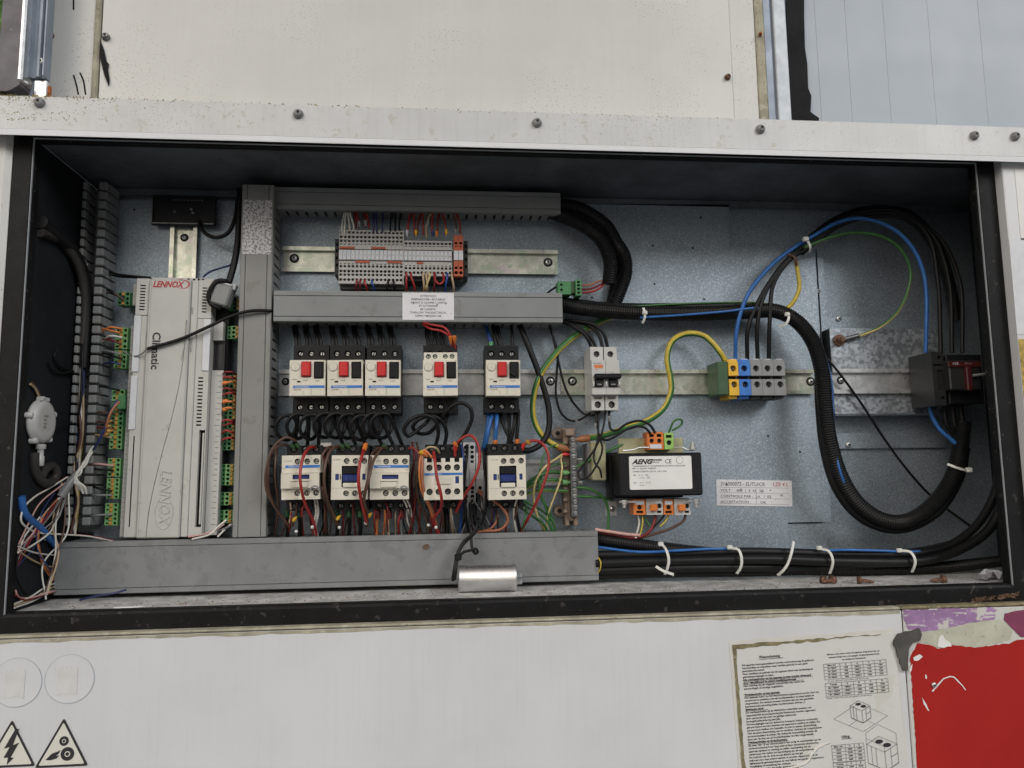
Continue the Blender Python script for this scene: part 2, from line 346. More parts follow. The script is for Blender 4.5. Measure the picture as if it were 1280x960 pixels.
        s.add(vs, fs, ms, not rib)
        s.add(vs[:n], [list(range(n))[::-1]], m); s.add(vs[-n:], [list(range(n))], m)
        return s
    def build(s, name, mats, parent=None, loc=None, rot=None, origin=None):
        me = bpy.data.meshes.new(name)
        o0 = Vector(origin) if origin is not None else None
        me.from_pydata([tuple(Vector(v) - o0) for v in s.v] if o0 is not None else s.v, [], s.f)
        if isinstance(mats, str): mats = [mats]
        for x in mats: me.materials.append(MATS[x])
        me.polygons.foreach_set('material_index', [min(i, len(mats) - 1) for i in s.m])
        bm = bmesh.new(); bm.from_mesh(me); bmesh.ops.recalc_face_normals(bm, faces=bm.faces); bm.to_mesh(me); bm.free()
        me.polygons.foreach_set('use_smooth', s.s)
        me.update()
        o = bpy.data.objects.new(name, me); COL.objects.link(o)
        if parent is not None: o.parent = parent
        if o0 is not None: o.location = o0
        if loc is not None: o.location = loc
        if rot is not None: o.rotation_euler = rot
        return o
def smooth_path(pts, step):
    P = [Vector(p) for p in pts]
    if len(P) == 2:
        k = max(1, int((P[1] - P[0]).length / max(step, 1e-4) / 6)); return [P[0].lerp(P[1], i / k) for i in range(k + 1)]
    out = []
    for i in range(len(P) - 1):
        a = P[i - 1] if i else P[0] * 2 - P[1]; b, c = P[i], P[i + 1]; d = P[i + 2] if i + 2 < len(P) else P[-1] * 2 - P[-2]
        # centripetal Catmull-Rom
        t1 = max((b - a).length, 1e-6) ** .5; t2 = t1 + max((c - b).length, 1e-6) ** .5; t3 = t2 + max((d - c).length, 1e-6) ** .5
        k = max(2, min(60, int((c - b).length / step)))
        for j in range(k):
            t = t1 + (t2 - t1) * j / k
            A1 = a * ((t1 - t) / t1) + b * (t / t1); A2 = b * ((t2 - t) / (t2 - t1)) + c * ((t - t1) / (t2 - t1)); A3 = c * ((t3 - t) / (t3 - t2)) + d * ((t - t2) / (t3 - t2))
            B1 = A1 * ((t2 - t) / t2) + A2 * (t / t2); B2 = A2 * ((t3 - t) / (t3 - t1)) + A3 * ((t - t1) / (t3 - t1))
            out.append(B1 * ((t2 - t) / (t2 - t1)) + B2 * ((t - t1) / (t2 - t1)))
    out.append(P[-1]); return out
def resample(P, step):
    out = [P[0]]; acc = 0.0
    for a, b in zip(P, P[1:]):
        L = (b - a).length; t = step - acc
        while t <= L: out.append(a.lerp(b, t / L)); t += step
        acc = (acc + L) % step if L < step - acc or True else 0
        acc = L - (t - step) if t - step >= 0 else acc
    out.append(P[-1]); return out
def tag(o, label, cat, group=None, kind=None):
    o['label'] = label; o['category'] = cat
    if group: o['group'] = group
    if kind: o['kind'] = kind
    return o
def thing(name, label, cat, loc=(0, 0, 0), group=None, rot=None):
    o = bpy.data.objects.new(name, None); o.empty_display_size = 0.01; COL.objects.link(o); o.location = loc
    if rot: o.rotation_euler = rot
    return tag(o, label, cat, group)
def structure(o): o['kind'] = 'structure'; return o
def copy_tree(o, parent=None):
    c = o.copy(); COL.objects.link(c); c.parent = parent
    for ch in list(o.children): copy_tree(ch, c)
    return c
def text(s, size, m, parent, loc, rot=(pi / 2, 0, 0), align='LEFT', name='lettering', sx=1.0, shear=0.0, bold=0.0, ls=1.0):
    """flat print facing -y"""
    c = bpy.data.curves.new(name, 'FONT'); c.body = s; c.size = size; c.align_x = align; c.align_y = 'CENTER'; c.resolution_u = 2
    c.shear = shear; c.offset = bold; c.space_line = ls
    o = bpy.data.objects.new(name, c)
    me = bpy.data.meshes.new_from_object(o); bpy.data.objects.remove(o); bpy.data.curves.remove(c)
    me.materials.clear(); me.materials.append(MATS[m])
    for v in me.vertices: v.co.x *= sx
    o = bpy.data.objects.new(name, me); COL.objects.link(o); o.location = loc; o.rotation_euler = rot
    if parent: o.parent = parent
    return o
def flatpoly(polys, y, name, m, parent, t=0.0003):
    mb = MB()
    for p in polys: mb.prism(p, 'xz', y, y - t)
    return mb.build(name, m, parent)
def inside(px, py, d, gap=.003):
    """as at(), but never behind the left wall: the point then lies against the wall"""
    v = at(px, py, d)
    if v.x < gap:
        t = (gap - CAM.x) / (v.x - CAM.x)
        if t > 0: v = CAM + (v - CAM) * t
    if v.y < .003: v = aty(px, py, .003); v.x = max(v.x, gap)
    return v
def wire(label, pts, r=0.0016, m='black', name='wire', cat='wire', group=None, n=8, stripe=None, tip=None, flat=1.0):
    """pts: (pixel x, pixel y, proud of plate)"""
    P = [inside(*p) for p in pts]
    mb = MB()
    ms = ['wire_' + m]
    if stripe: ms = ['wire_' + stripe[0], 'wire_' + stripe[1]]
    mb.tube(P, r, n if not stripe else 10, stripe=(0, 1) if stripe else None, flat=flat)
    o = mb.build(name, ms, origin=P[0])
    tag(o, label, cat, group)
    return o
def screw_head(mb, p, ax, r, m=0, hm=1, slot=True):
    """pan head with a recess"""
    mb.lathe(p, ax, ((r, 0), (r, r * .35), (r * .8, r * .62), (r * .42, r * .7)), 14, m)
    q = Vector(p) + Vector(ax).normalized() * (r * .705)
    mb.cyl(q, ax, r * .36, r * .03, 10, hm)

# ------------------------------------------------------------ the cabinet: walls, mounting plate, outer skin
BACK = D + 0.012
XR = W + 0.11                                          # the cabinet runs on behind the right post
def sbox(name, m, *a, b=0.0):
    return structure(MB().box(*a, b=b).build(name, m))
sbox('back_wall', 'zinc', -0.004, XR, BACK, BACK + 0.004, -0.002, H + 0.002)
sbox('cabinet_floor', 'floor_metal', 0.0, XR, 0.0, BACK, -0.004, 0.0)
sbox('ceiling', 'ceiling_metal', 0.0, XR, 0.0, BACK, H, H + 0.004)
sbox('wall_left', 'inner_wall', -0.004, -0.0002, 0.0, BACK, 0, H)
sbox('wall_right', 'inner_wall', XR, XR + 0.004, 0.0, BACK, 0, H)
# a fold of sheet along the back edge of the ceiling
sbox('ceiling_fold', 'ceiling_metal', 0.002, XR - 0.002, BACK - 0.012, BACK - 0.010, H - 0.010, H - 0.001)

# mounting plate with its stepped outline
def X(px, py, d=0): return at(px, py, d).x
def Z(px, py, d=0): return at(px, py, d).z
poly = [(at(138, 250).x, at(500, 257).z)] + [(at(*p).x, at(*p).z) for p in ((911, 256), (911, 309), (1019, 311))]
xr = at(1034, 560).x
poly += [(xr, poly[-1][1]), (xr, at(1040, 652).z), (at(985, 654).x, at(1040, 652).z), (at(985, 654).x, 0.012), (poly[0][0], 0.012)]
plate = MB(); plate.prism(poly, 'xz', D, D + 0.0025)
plate = structure(plate.build('mounting_plate', 'zinc'))
holes = MB()
for px, py in ((876, 272), (816, 307), (818, 355), (880, 374), (749, 306), (740, 372), (866, 310), (168, 262), (960, 545), (1000, 565)):
    p = at(px, py); holes.cyl((p.x, D + 0.0003, p.z), (0, -1, 0), 0.0016, 0.0005, 10)
holes.build('hole', 'dark_hole', plate)
# tab behind the notch and the right-hand seam strip with its rivet
sbox('back_tab', 'zinc', X(985, 670), X(1036, 670), D + 0.004, D + 0.006, 0.002, Z(1000, 655))
s = MB(); a = at(1020, 312, -.006); b_ = at(1028, 432, -.006)
s.prism([(a.x, a.z), (a.x + .009, a.z - .012), (a.x + .009, b_.z - .01), (a.x, b_.z - .01)], 'xz', D + .004, D + .007)
seam = structure(s.build('seam_strip', 'zinc'))
rv = MB(); p = at(1024, 363, .0); screw_head(rv, (p.x, D + .004, p.z), (0, -1, 0), .0035); rv.build('rivet', ['zinc_plain', 'dark_hole'], seam)

# isolator bracket: a raised hat-shaped plate with flanges above and below
br = thing('isolator_bracket', 'galvanised hat shaped bracket with crystal pattern behind the red isolator', 'bracket', at(1090, 470, 0))
o = br.location
def L(px, py, d): q = at(px, py, d); return q.x - o.x, q.z - o.z
HP = 0.018
x0, z1 = L(1037, 411, HP); x1, z0 = L(1163, 517, HP); x1 = L(1180, 500, HP)[0]
MB().box(x0, x1, -HP, -HP + .0016, z0, z1, b=.0004).build('raised_plate', 'zinc_spangle', br)
MB().box(x0, x0 + .0014, -HP + .0016, .01, z0 + .0, z1 - .0).build('shaded_return', 'black_plastic', br)  # black colour stands in for shade on the bracket's left side
MB().box(x0 + .002, x1, -HP + .0018, .008, z0 - .0015, z0 - .0002).build('bottom_return', 'zinc', br)
MB().box(x0 + .002, x1, -HP + .0018, .008, z1 + .0002, z1 + .0015).build('top_return', 'zinc', br)
fz0, fz1 = L(1040, 411, .002)[1], L(1040, 394, .002)[1]
fl = MB(); fl.box(L(1031, 400, .002)[0], L(1140, 400, .002)[0], .0062, .0085, fz0 - .004, fz1, b=.0004); fl.build('flange', 'zinc', br)
fz0, fz1 = L(1040, 561, -.002)[1], L(1040, 541, -.002)[1]
fl = MB(); fl.box(L(1047, 550, -.002)[0], L(1185, 550, -.002)[0], .0062, .0085, fz0, fz1, b=.0004); fl.build('flange', 'zinc', br)
for px, py in ((1049, 398), (1061, 556)):
    q = L(px, py, -.004); rv = MB(); screw_head(rv, (q[0], .006, q[1]), (0, -1, 0), .0042); rv.build('rivet', ['zinc_plain', 'dark_hole'], br)

# black rubber seal round the opening, with the bright edge of the sheet inside it
def ring(name, m, x0, x1, z0, z1, w, ya, yb, bev, parent=None, wb=None, skip_bottom=False):
    """four mitred lengths of a rounded strip round the rectangle x0..x1, z0..z1, w wide outwards"""
    wb = wb or w
    prof = [(0.0, ya), (0.0, yb + bev), (bev * .35, yb + bev * .3), (bev, yb), (1, yb), (1.0, ya)]
    def pt(cx, cz, sx, sz, k, y):
        off = k if k < .5 else None
        wx = w - bev if k == 1 and False else (k if k < .9 else w)
        wz = (k if k < .9 else (wb if sz < 0 else w))
        return (cx + sx * wx, y, cz + sz * wz)
    mb = MB(); cs = ((x0, z0, -1, -1), (x1, z0, 1, -1), (x1, z1, 1, 1), (x0, z1, -1, 1))
    prof = [(0.0, ya), (0.0, yb + bev), (bev * .3, yb + bev * .3), (bev, yb), (1, yb + .001), (1, ya)]
    n = len(prof); vs = []
    for c in cs:
        for k, y in prof: vs.append(pt(*c, k, y))
    fs = []
    for i in range(4):
        if skip_bottom and i == 0: continue
        for k in range(n): fs.append([i * n + k, ((i + 1) % 4) * n + k, ((i + 1) % 4) * n + (k + 1) % n, i * n + (k + 1) % n])
    mb.add(vs, fs)
    return mb.build(name, m, parent)
seal = ring('door_seal', 'rubber', 0.0012, W - 0.0012, 0.0012, H - 0.0012, 0.027, 0.004, -0.010, 0.004, wb=0.0245)
tag(seal, 'black rubber door seal framing the cabinet opening', 'seal')
jx = aty(577, 757, -.01).x
MB().box(jx - .0005, jx + .0005, -.0104, -.009, -.0235, -.001).build('joint', 'dark_hole', seal)
lip = ring('sheet_edge', 'light_zinc', 0.0002, W - 0.0002, 0.0002, H - 0.0002, 0.0012, 0.003, -0.0108, 0.0003, seal, skip_bottom=True)

# lower front panel: folded top edge, front sheet, seam at the right
YL = -0.022                                           # front face of the lower panel
zt = aty(640, 775, YL).z                              # its top edge
xs_ = aty(1133, 850, YL).x
lp = thing('lower_panel', 'white painted lower front panel below the cabinet opening', 'panel', (0.4, YL, zt))
lx0, lx1 = -0.30 - .4, xs_ - .4
mb = MB(); mb.box(lx0, lx1, 0, .002, -.40, -.0035, b=.0008); mb.build('front_sheet', 'white_paint', lp)
mb = MB(); mb.box(lx0, lx1, .0004, .0200, -.0030, 0, b=.0012); mb.build('folded_edge', 'grime_edge', lp)
# dirty strip where water stands below the folded edge, uneven lower outline
def ragged(x0, x1, z0, z1, n, amp, seed, both=False):
    rr = random.Random(seed); lo = [(x0 + (x1 - x0) * i / n, z0 + rr.uniform(-amp, amp)) for i in range(n + 1)]
    hi = [(x0 + (x1 - x0) * i / n, z1 + (rr.uniform(-amp, amp) if both else 0)) for i in range(n + 1)]
    return lo + hi[::-1]
mb = MB(); mb.prism(ragged(lx0 + .002, lx1 - .002, -.0068, -.0036, 90, .0010, 3), 'xz', -.0002, -.0005); mb.build('grime', 'grime_edge', lp)
# lower right corner panel
lr = thing('corner_panel', 'scuffed lower right corner panel carrying the red film', 'panel', (xs_, YL, zt))
mb = MB(); mb.box(.0012, .32, -.0006, .002, -.40, -.0035, b=.0008); mb.build('front_sheet', 'mossy_paint', lr)
mb = MB(); mb.box(.0006, .32, .0002, .020, -.0030, .0006, b=.0012); mb.build('folded_edge', 'moss', lr)

# the side posts
YP = -0.020
rp = thing('right_post', 'white painted corner post right of the opening', 'post', (W + .03, YP, -.02))
xa = aty(1241, 230, -.004).x - W - .03
xb = aty(1254, 230, YP).x - W - .03
mb = MB(); mb.prism([(xa, .020), (xb, .0), (xb + .0015, -.0008), (.25, -.0008), (.25, .020)], 'xy', .0035, H + .052); mb.build('sheet', 'white_paint', rp)
lpst = thing('left_post', 'white painted post strip at the left edge of the opening', 'post', (-.03, YP, -.02))
xa = aty(21, 180, -.003).x + .03
mb = MB(); mb.prism([(-.25, .022), (-.25, .006), (xa - .006, .006), (xa, .010), (xa, .022)], 'xy', .0035, H + .052); mb.build('sheet', 'mossy_paint', lpst)

# trim rail above the opening
YR = -0.026
zr1 = aty(640, 138.5, YR).z; zr0 = aty(640, 178, YR).z
rail = thing('trim_rail', 'white painted trim rail with grey capped screws above the opening', 'rail', (.5, YR, zr0))
rh = zr1 - zr0
mb = MB(); mb.prism([(.0, .0), (.0, rh - .0012), (.0012, rh), (.050, rh + .001), (.050, rh - .001), (.002, rh - .002), (.002, .0)], 'yz', -.95, 1.0); mb.build('face', 'rail_paint', rail)
mb = MB(); mb.prism([(-.0003, -.0004), (-.0058, -.0086), (-.0058, -.0098), (-.0046, -.0098), (.0014, -.0012), (.0016, -.0004)], 'yz', -.95, 1.0); mb.build('lip', 'white_paint', rail)
def cap_screw(px, py, y, parent, r=.0052, mats=('grey_cap', 'dark_hole')):
    q = aty(px, py, y) - parent.location
    mb = MB(); mb.lathe((q.x, q.y, q.z), (0, -1, 0), ((r * 1.15, -.001), (r * 1.15, .0006), (r, .0012), (r * .95, .004), (r * .7, .0055), (r * .35, .0058)), 18)
    mb.cyl((q.x + r * .05, q.y - .0059, q.z + r * .12), (0, -1, 0), r * .33, .0002, 10, 1)
    return mb.build('screw', list(mats), parent)
for px, py in ((50, 129), (373, 143), (671, 154), (950, 162), (1217, 170), (1268, 171)): cap_screw(px, py, YR, rail)

# upper skin behind the rail
YU = 0.006
zu = zr1 - .03
up = thing('painted_panel', 'large white painted panel with dark specks above the trim rail', 'panel', (.4, YU, zu))
xl = aty(126, 60, YU).x - .4; xr_ = aty(914, 60, YU).x - .4
mb = MB(); mb.box(xl, xr_, 0, .003, 0, .42, b=.0009); mb.build('sheet', 'mossy_paint', up)
cap_screw(133, 47, YU, up, .0042, ('dark_steel', 'dark_hole')); cap_screw(909, 97, YU, up, .0036, ('rusty_screw', 'dark_hole'))
sl = thing('stained_strip', 'narrow white stained strip left of the upper panel', 'panel', (.0, YU, zu))
x0 = aty(58, 60, YU + .004).x; x1 = aty(118, 60, YU + .003).x
mb = MB(); mb.box(x0, x1 + .012, .004, .007, 0, .42, b=.0006); mb.build('sheet', 'mossy_paint', sl)
mb = MB(); e0 = aty(114, 118, YU); e1 = aty(123, 0, YU)
mb.box(e0.x - .0005, e0.x + .0065, -.001, .006, 0, .42, b=.0015); mb.build('seam_fold', 'grime_edge', sl)
cap_screw(63, 45, YU + .004, sl, .0042, ('rusty_screw', 'dark_hole'))
for pts in (((92, 94), (95, 104), (98, 118)), ((100, 91), (104, 100), (107, 118)), ((92, 0), (92, 12))):
    q = [aty(x, y, YU + .0037) for x, y in pts]
    mb = MB(); mb.tube([Vector((v.x, v.y - YU, v.z - zu)) for v in q], .0009, 6); mb.build('scrape', 'black_tape', sl)
# torn black tape on the panel edge
tp = [(126, 52), (130, 62), (133, 76), (136, 80), (135, 88), (137, 100), (136, 108), (131, 95), (127, 80), (125, 66)]
q = [aty(x, y, YU - .001) for x, y in tp]
tag(MB().prism([(v.x, v.z) for v in q], 'xz', YU - .0005, YU - .0018).build('torn_tape', 'black_tape'), 'torn shard of black tape on the upper panel edge', 'tape')
# right strip and galvanised trims, black torn membrane, ribbed grey panel
st = thing('pocked_strip', 'narrow white strip with pock marks right of the upper panel', 'panel', (.8, YU, zu))
x0 = xr_ + .4 - .8 + .0001; x1 = aty(944, 60, YU + .002).x - .8
mb = MB(); mb.box(x0, x1, .0006, .004, 0, .42, b=.0004); mb.build('sheet', 'mossy_paint', st)
x2 = aty(955, 60, YU + .002).x - .8
mb = MB(); mb.box(x1 + .0003, x2, -.002, .004, 0, .42, b=.0012); mb.build('edge_fold', 'grime_edge', st)
mb = MB(); q = aty(950, 44, YU - .002); mb.lathe((q.x - .8, q.y - YU, q.z - zu), (-.3, -1, 0), ((.0022, 0), (.0022, .004), (.001, .007)), 8); mb.build('rivet', 'rust', st)
gz = thing('galvanised_trim', 'galvanised trim strips beside the ribbed grey panel', 'trim', (.8, YU, zu))
for a_, b2, y_, mm in ((956, 966, .001, 'blue_zinc'), (968, 984, -.002, 'light_zinc')):
    mb = MB(); mb.box(aty(a_, 60, YU).x - .8, aty(b2, 60, YU).x - .8, y_, .006, 0, .42, b=.0012); mb.build('strip', mm, gz)
pts = [(983, 152), (983, -25), (1005, -25), (1005, 20), (1006, 60), (1009, 80), (1010, 110), (1014, 120), (1013, 140), (1024, 148), (1023, 152)]
q = [aty(x, y, YU + .004) for x, y in pts]
tag(MB().prism([(v.x, v.z) for v in q], 'xz', YU + .0035, YU + .0055).build('black_membrane', 'black_tape'), 'torn strip of black membrane beside the ribbed grey panel', 'membrane')
rb = thing('ribbed_panel', 'pale blue grey panel with fine vertical grooves at top right', 'panel', (1.0, YU + .008, zu))
xs2 = [aty(p, 70, YU + .008).x - 1 for p in (985, 1022, 1060, 1108, 1164, 1228, 1300, 1380)]
for a_, b2 in zip(xs2, xs2[1:]):
    MB().box(a_ + .00004, b2 - .00004, 0, .004, 0, .42, b=.0003).build('plank', 'sandwich_panel', rb)
# grey tube and galvanised profile in the upper left corner
tb = thing('downpipe', 'dull grey rounded pipe with rusty foot at the upper left corner', 'pipe', (0, -.03, zu + .02))
def U(px, py, y, o): v = aty(px, py, y); return v.x - o.location.x, v.z - o.location.z
x0, _ = U(2, 50, -.03, tb); x1, z1 = U(33, 0, -.03, tb); _, z0 = U(20, 112, -.03, tb)
mb = MB(); cx = (x0 + x1) / 2
mb.prism([(x0 - .03, z0 - .002), (x0 + .008, z0 - .002), (x1 - .010, z0), (x1 - .002, z0 + .006), (x1, z0 + .016), (x1, .42), (x0 + .002, .42), (x0 - .002, z0 + .06), (x0 - .03, z0 + .03)], 'xz', 0, .022); mb.build('pipe_body', 'tube_grey', tb)
mb = MB(); mb.box(x1 - .0045, x1 + .0015, -.002, .020, z0 + .010, .42, b=.002); mb.build('edge_trim', 'zinc_plain', tb)
xq, zq = U(36, 98, -.03, tb)
mb = MB(); mb.prism(ragged(xq - .004, xq + .014, zq - .020, zq + .003, 8, .0025, 5, True), 'xz', .018, .022); mb.build('rust_patch', 'rust', tb)
pf = thing('galvanised_profile', 'blue grey galvanised channel with a screw beside the grey pipe', 'profile', (0, -.02, zu + .02))
x0, z0 = U(32, 95, -.02, pf); x1, _ = U(58, 60, -.02, pf); wv = x1 - x0
mb = MB(); mb.prism([(x0, .012), (x0, .002), (x0 + wv * .12, 0), (x0 + wv * .25, .004), (x0 + wv * .45, .004), (x0 + wv * .55, .0), (x0 + wv * .68, 0), (x0 + wv * .75, .004), (x1 - .002, .004), (x1 - .0015, -.003), (x1, -.003), (x1, .012)], 'xy', z0, .42); mb.build('channel', 'blue_zinc', pf)
q = U(50, 75, -.02, pf); mb = MB(); screw_head(mb, (q[0], .0035, q[1]), (0, -1, 0), .0042); mb.build('screw', ['zinc_plain', 'dark_hole'], pf)
mb = MB(); mb.box(x0 + .006, x1, .006, .012, z0 - .022, z0 - .001, b=.001); mb.build('foot', 'zinc_plain', pf)
# leaves far behind the corner
lf = MB(); rr = random.Random(4)
for i in range(60):
    p = aty(rr.uniform(-30, 12), rr.uniform(-30, 60), .35 + rr.uniform(0, .2)); a = rr.uniform(0, 6.3); u = Vector((cos(a), rr.uniform(-.5, .5), sin(a))) * .016; v = Vector((-sin(a), rr.uniform(-.5, .5), cos(a))) * .007
    lf.add([p - u, p + v, p + u, p - v], [(0, 1, 2, 3)])
tag(lf.build('foliage', 'leaf_green'), 'green leaves glimpsed behind the grey pipe', 'foliage', kind='stuff')

# unseen deck below the picture, added for bounce light and reflections in metal
structure(MB().box(-30, 30, -60, 3, -1.02, -1.0).build('bounce_ground', 'bounce_deck'))
# moss tufts on the rail, thickest round the left screw
mb = MB(); rr = random.Random(12)
def tuft(px, py, y, s):
    p = aty(px, py, y); a = rr.uniform(0, 6)
    mb.add([p + Vector((s * cos(a + q * 2.1), .0001, s * sin(a + q * 2.1))) for q in range(3)] + [p + Vector((0, -s * .5, 0))], [(0, 1, 3), (1, 2, 3), (2, 0, 3)])
for i in range(520):
    px = abs(rr.gauss(0, 1)) * 55 + 8 if i % 2 else rr.uniform(0, 1) ** 2 * 900
    if px > 1270: continue
    top_ = 115.5 + px * .0336; k = rr.random()
    py = top_ + (2 + rr.expovariate(1 / 5.0) if k < .65 else 34 - rr.expovariate(1 / 4.0)) if i % 2 else top_ + 1.5 + rr.expovariate(1 / 2.0)
    if top_ < py < top_ + 36: tuft(px, py, YR, rr.uniform(.0003, .0014))
m_ = mb.build('moss_tufts', 'moss_green', None); tag(m_, 'greenish brown moss specks along the trim rail', 'moss', kind='stuff')

# ------------------------------------------------------------ mounting rails
def din_rail(label, p0, p1, d, m, vertical=False, mats=None):
    a = at(*p0, d + .0075); b = at(*p1, d + .0075)
    c = (a + b) / 2; o = thing('mounting_rail', label, 'rail', (c.x, D - d, c.z))
    prof = [(-.0175, -.0075), (-.0122, -.0075), (-.0122, -.001), (.0122, -.001), (.0122, -.0075), (.0175, -.0075), (.0175, -.0064), (.0133, -.0064), (.0133, -.0001), (-.0133, -.0001), (-.0133, -.0064), (-.0175, -.0064)]
    mb = MB()
    if vertical: hl = abs(a.z - b.z) / 2; mb.prism([(z, y) for z, y in prof], 'xy', -hl, hl)
    else: hl = abs(a.x - b.x) / 2; mb.prism([(y, z) for z, y in prof], 'yz', -hl, hl)
    mb.build('channel', m, o)
    return o
def rail_screw(o, px, py, d, slot=True, r=.0042, sm='zinc_plain'):
    q = at(px, py, d) - o.location
    mb = MB(); screw_head(mb, (q.x, -.0012, q.z), (0, -1, 0), r); mb.build('screw', [sm, 'dark_hole'], o)
    if slot: mb = MB(); mb.lathe((q.x, -.00105, q.z), (0, -1, 0), ((r * 1.55, 0), (r * 1.55, .0002)), 14); mb.build('slot', 'dark_hole', o)
ru = din_rail('greenish passivated rail carrying the long grey terminal strip', (353, 323.5), (698, 327.5), 0, 'passivated')
rail_screw(ru, 368, 323, .001); rail_screw(ru, 685, 328, .001)
rm = din_rail('zinc rail carrying the five motor circuit breakers', (348, 478), (700.5, 477.5), 0, 'zinc_plain')
rail_screw(rm, 357, 477, .001, r=.0034); rail_screw(rm, 688, 476.5, .001)
rn = din_rail('zinc rail carrying the two pole breaker and the coloured terminals', (701.5, 477.5), (1019, 477), 0, 'passivated')
rail_screw(rn, 715.5, 476.5, .001); rail_screw(rn, 1013, 477, .001)
rr_ = din_rail('short zinc rail across the galvanised bracket', (1042, 476.5), (1150, 476), .0182, 'zinc_plain')
rail_screw(rr_, 1050.5, 475.5, .019, r=.0036); rail_screw(rr_, 1018, 476, .019, False, r=.002) if False else None
rl = din_rail('zinc rail behind the contactors', (350, 596), (728, 589), 0, 'zinc_plain')
rv_ = din_rail('upright passivated rail above the controller', (229.5, 283), (212, 640), 0, 'passivated', True)
rv_.location.x = at(229.5, 320, .004).x
rail_screw(rv_, 230.5, 297, .001, True, .0036)

# ------------------------------------------------------------ slotted wiring ducts
def duct(label, px0, py0, px1, py1, dF, horiz, m='duct_grey', lid_t=.010, sides=(1, 1), tilt=0, off=None):
    cx, cz, w, h = span(px0, py0, px1, py1, dF)
    o = thing('wiring_duct', label, 'wiring duct', (cx, D, cz), 'grey wiring ducts')
    if tilt: o.rotation_euler = (0, tilt, 0)
    hw, hh = w / 2, h / 2
    lid = MB()
    F = -dF
    if horiz:   # lid profile in yz with two shallow grooves along its edges
        g = .006
        prof = [(F + lid_t, -hh), (F + .0008, -hh), (F, -hh + .0008), (F, -hh + g), (F + .0014, -hh + g + .0006), (F, -hh + g + .0012), (F, hh - g - .0012), (F + .0014, hh - g - .0006), (F, hh - g), (F, hh - .0008), (F + .0008, hh), (F + lid_t, hh), (F + lid_t, hh - .0015), (F + .0018, hh - .0015), (F + .0018, -hh + .0015), (F + lid_t, -hh + .0015)]
        lid.prism(prof, 'yz', -hw, hw)
    else:
        g = .006
        prof = [(-hw, F + lid_t), (-hw, F + .0008), (-hw + .0008, F), (-hw + g, F), (-hw + g + .0006, F + .0014), (-hw + g + .0012, F), (hw - g - .0012, F), (hw - g - .0006, F + .0014), (hw - g, F), (hw - .0008, F), (hw, F + .0008), (hw, F + lid_t), (hw - .0015, F + lid_t), (hw - .0015, F + .0018), (-hw + .0015, F + .0018), (-hw + .0015, F + lid_t)]
        lid.prism(prof, 'xy', -hh, hh)
    lid.build('lid', m, o)
    base = MB(); t = .0018; i = .0022
    if horiz: base.box(-hw + .0005, hw - .0005, -.0018, -.0002, -hh + i, hh - i)
    else: base.box(-hw + i, hw - i, -.0018, -.0002, -hh + .0005, hh - .0005)
    base.build('base', m, o)
    Ln = (w if horiz else h); n = int(Ln / .0125); p = Ln / n
    for k, sd in enumerate((-1, 1)):
        if not sides[k]: continue
        f = MB()
        for q in range(n):
            a = -Ln / 2 + q * p + .0012; b = a + p - .0034
            y0, y1 = F + lid_t * .6, -.0018
            if horiz:
                z = sd * (hh - i)
                f.box(a, b, y0, y1, z - t / 2, z + t / 2)
                f.box(a - .0012, b + .0012, y0 + (y1 - y0) * .78, y1, z - t / 2 - .0002, z + t / 2 + .0002)
            else:
                x = sd * (hw - i)
                f.box(x - t / 2, x + t / 2, y0, y1, a, b)
                f.box(x - t / 2 - .0002, x + t / 2 + .0002, y0 + (y1 - y0) * .78, y1, a - .0012, b + .0012)
        f.build('slotted_side', m, o)
    return o
d1 = duct('upright grey wiring duct between the controller and the breakers', 296.5, 231, 337.5, 671, .055, False)
d2 = duct('short grey wiring duct along the top, above the terminal strip', 343.5, 237, 700.5, 264, .040, True)
d3 = duct('grey wiring duct with a white label, below the terminal strip', 342, 364.5, 703, 402.5, .055, True)
d4 = duct('wide dusty grey wiring duct along the floor', 69, 671, 748, 735, .060, True, 'duct_dark', sides=(0, 1))
d4.location.z += .0
# labels on the ducts
cx, cz, w, h = span(303.5, 250, 339.5, 318, .0555)
lab = thing('duct_label', 'faded speckled label on the upright wiring duct', 'label', (cx, D - .0553, cz))
flatpoly([[(-w / 2, -h / 2), (w / 2, -h / 2), (w / 2, h / 2), (-w / 2, h / 2)]], 0, 'sheet', 'paper_speckled', lab)
cx, cz, w, h = span(503, 366, 567.5, 400, .0555)
lab = thing('warning_label', 'white warning label with blurred lines on the middle wiring duct', 'label', (cx, D - .0553, cz))
flatpoly([[(-w / 2, -h / 2), (w / 2, -h / 2), (w / 2, h / 2), (-w / 2, h / 2)]], 0, 'sheet', 'paper_worn', lab)
for i, s in enumerate(('ATTENTION', 'DEBRANCHER LES CABLES', 'AVANT D OUVRIR L UNITE', 'ET ATTENDRE', 'BE CAREFUL', 'TURN OFF THE ELECTRICAL', 'SUPPLY BEFORE USE')):
    text(s, .0036, 'grey_ink', lab, (0, -.0006, h / 2 - .0045 - i * .0044), align='CENTER', sx=1.05)
text('Z', .012, 'duct_dark', d4, (-.29, -.0603, -.018)) if False else None

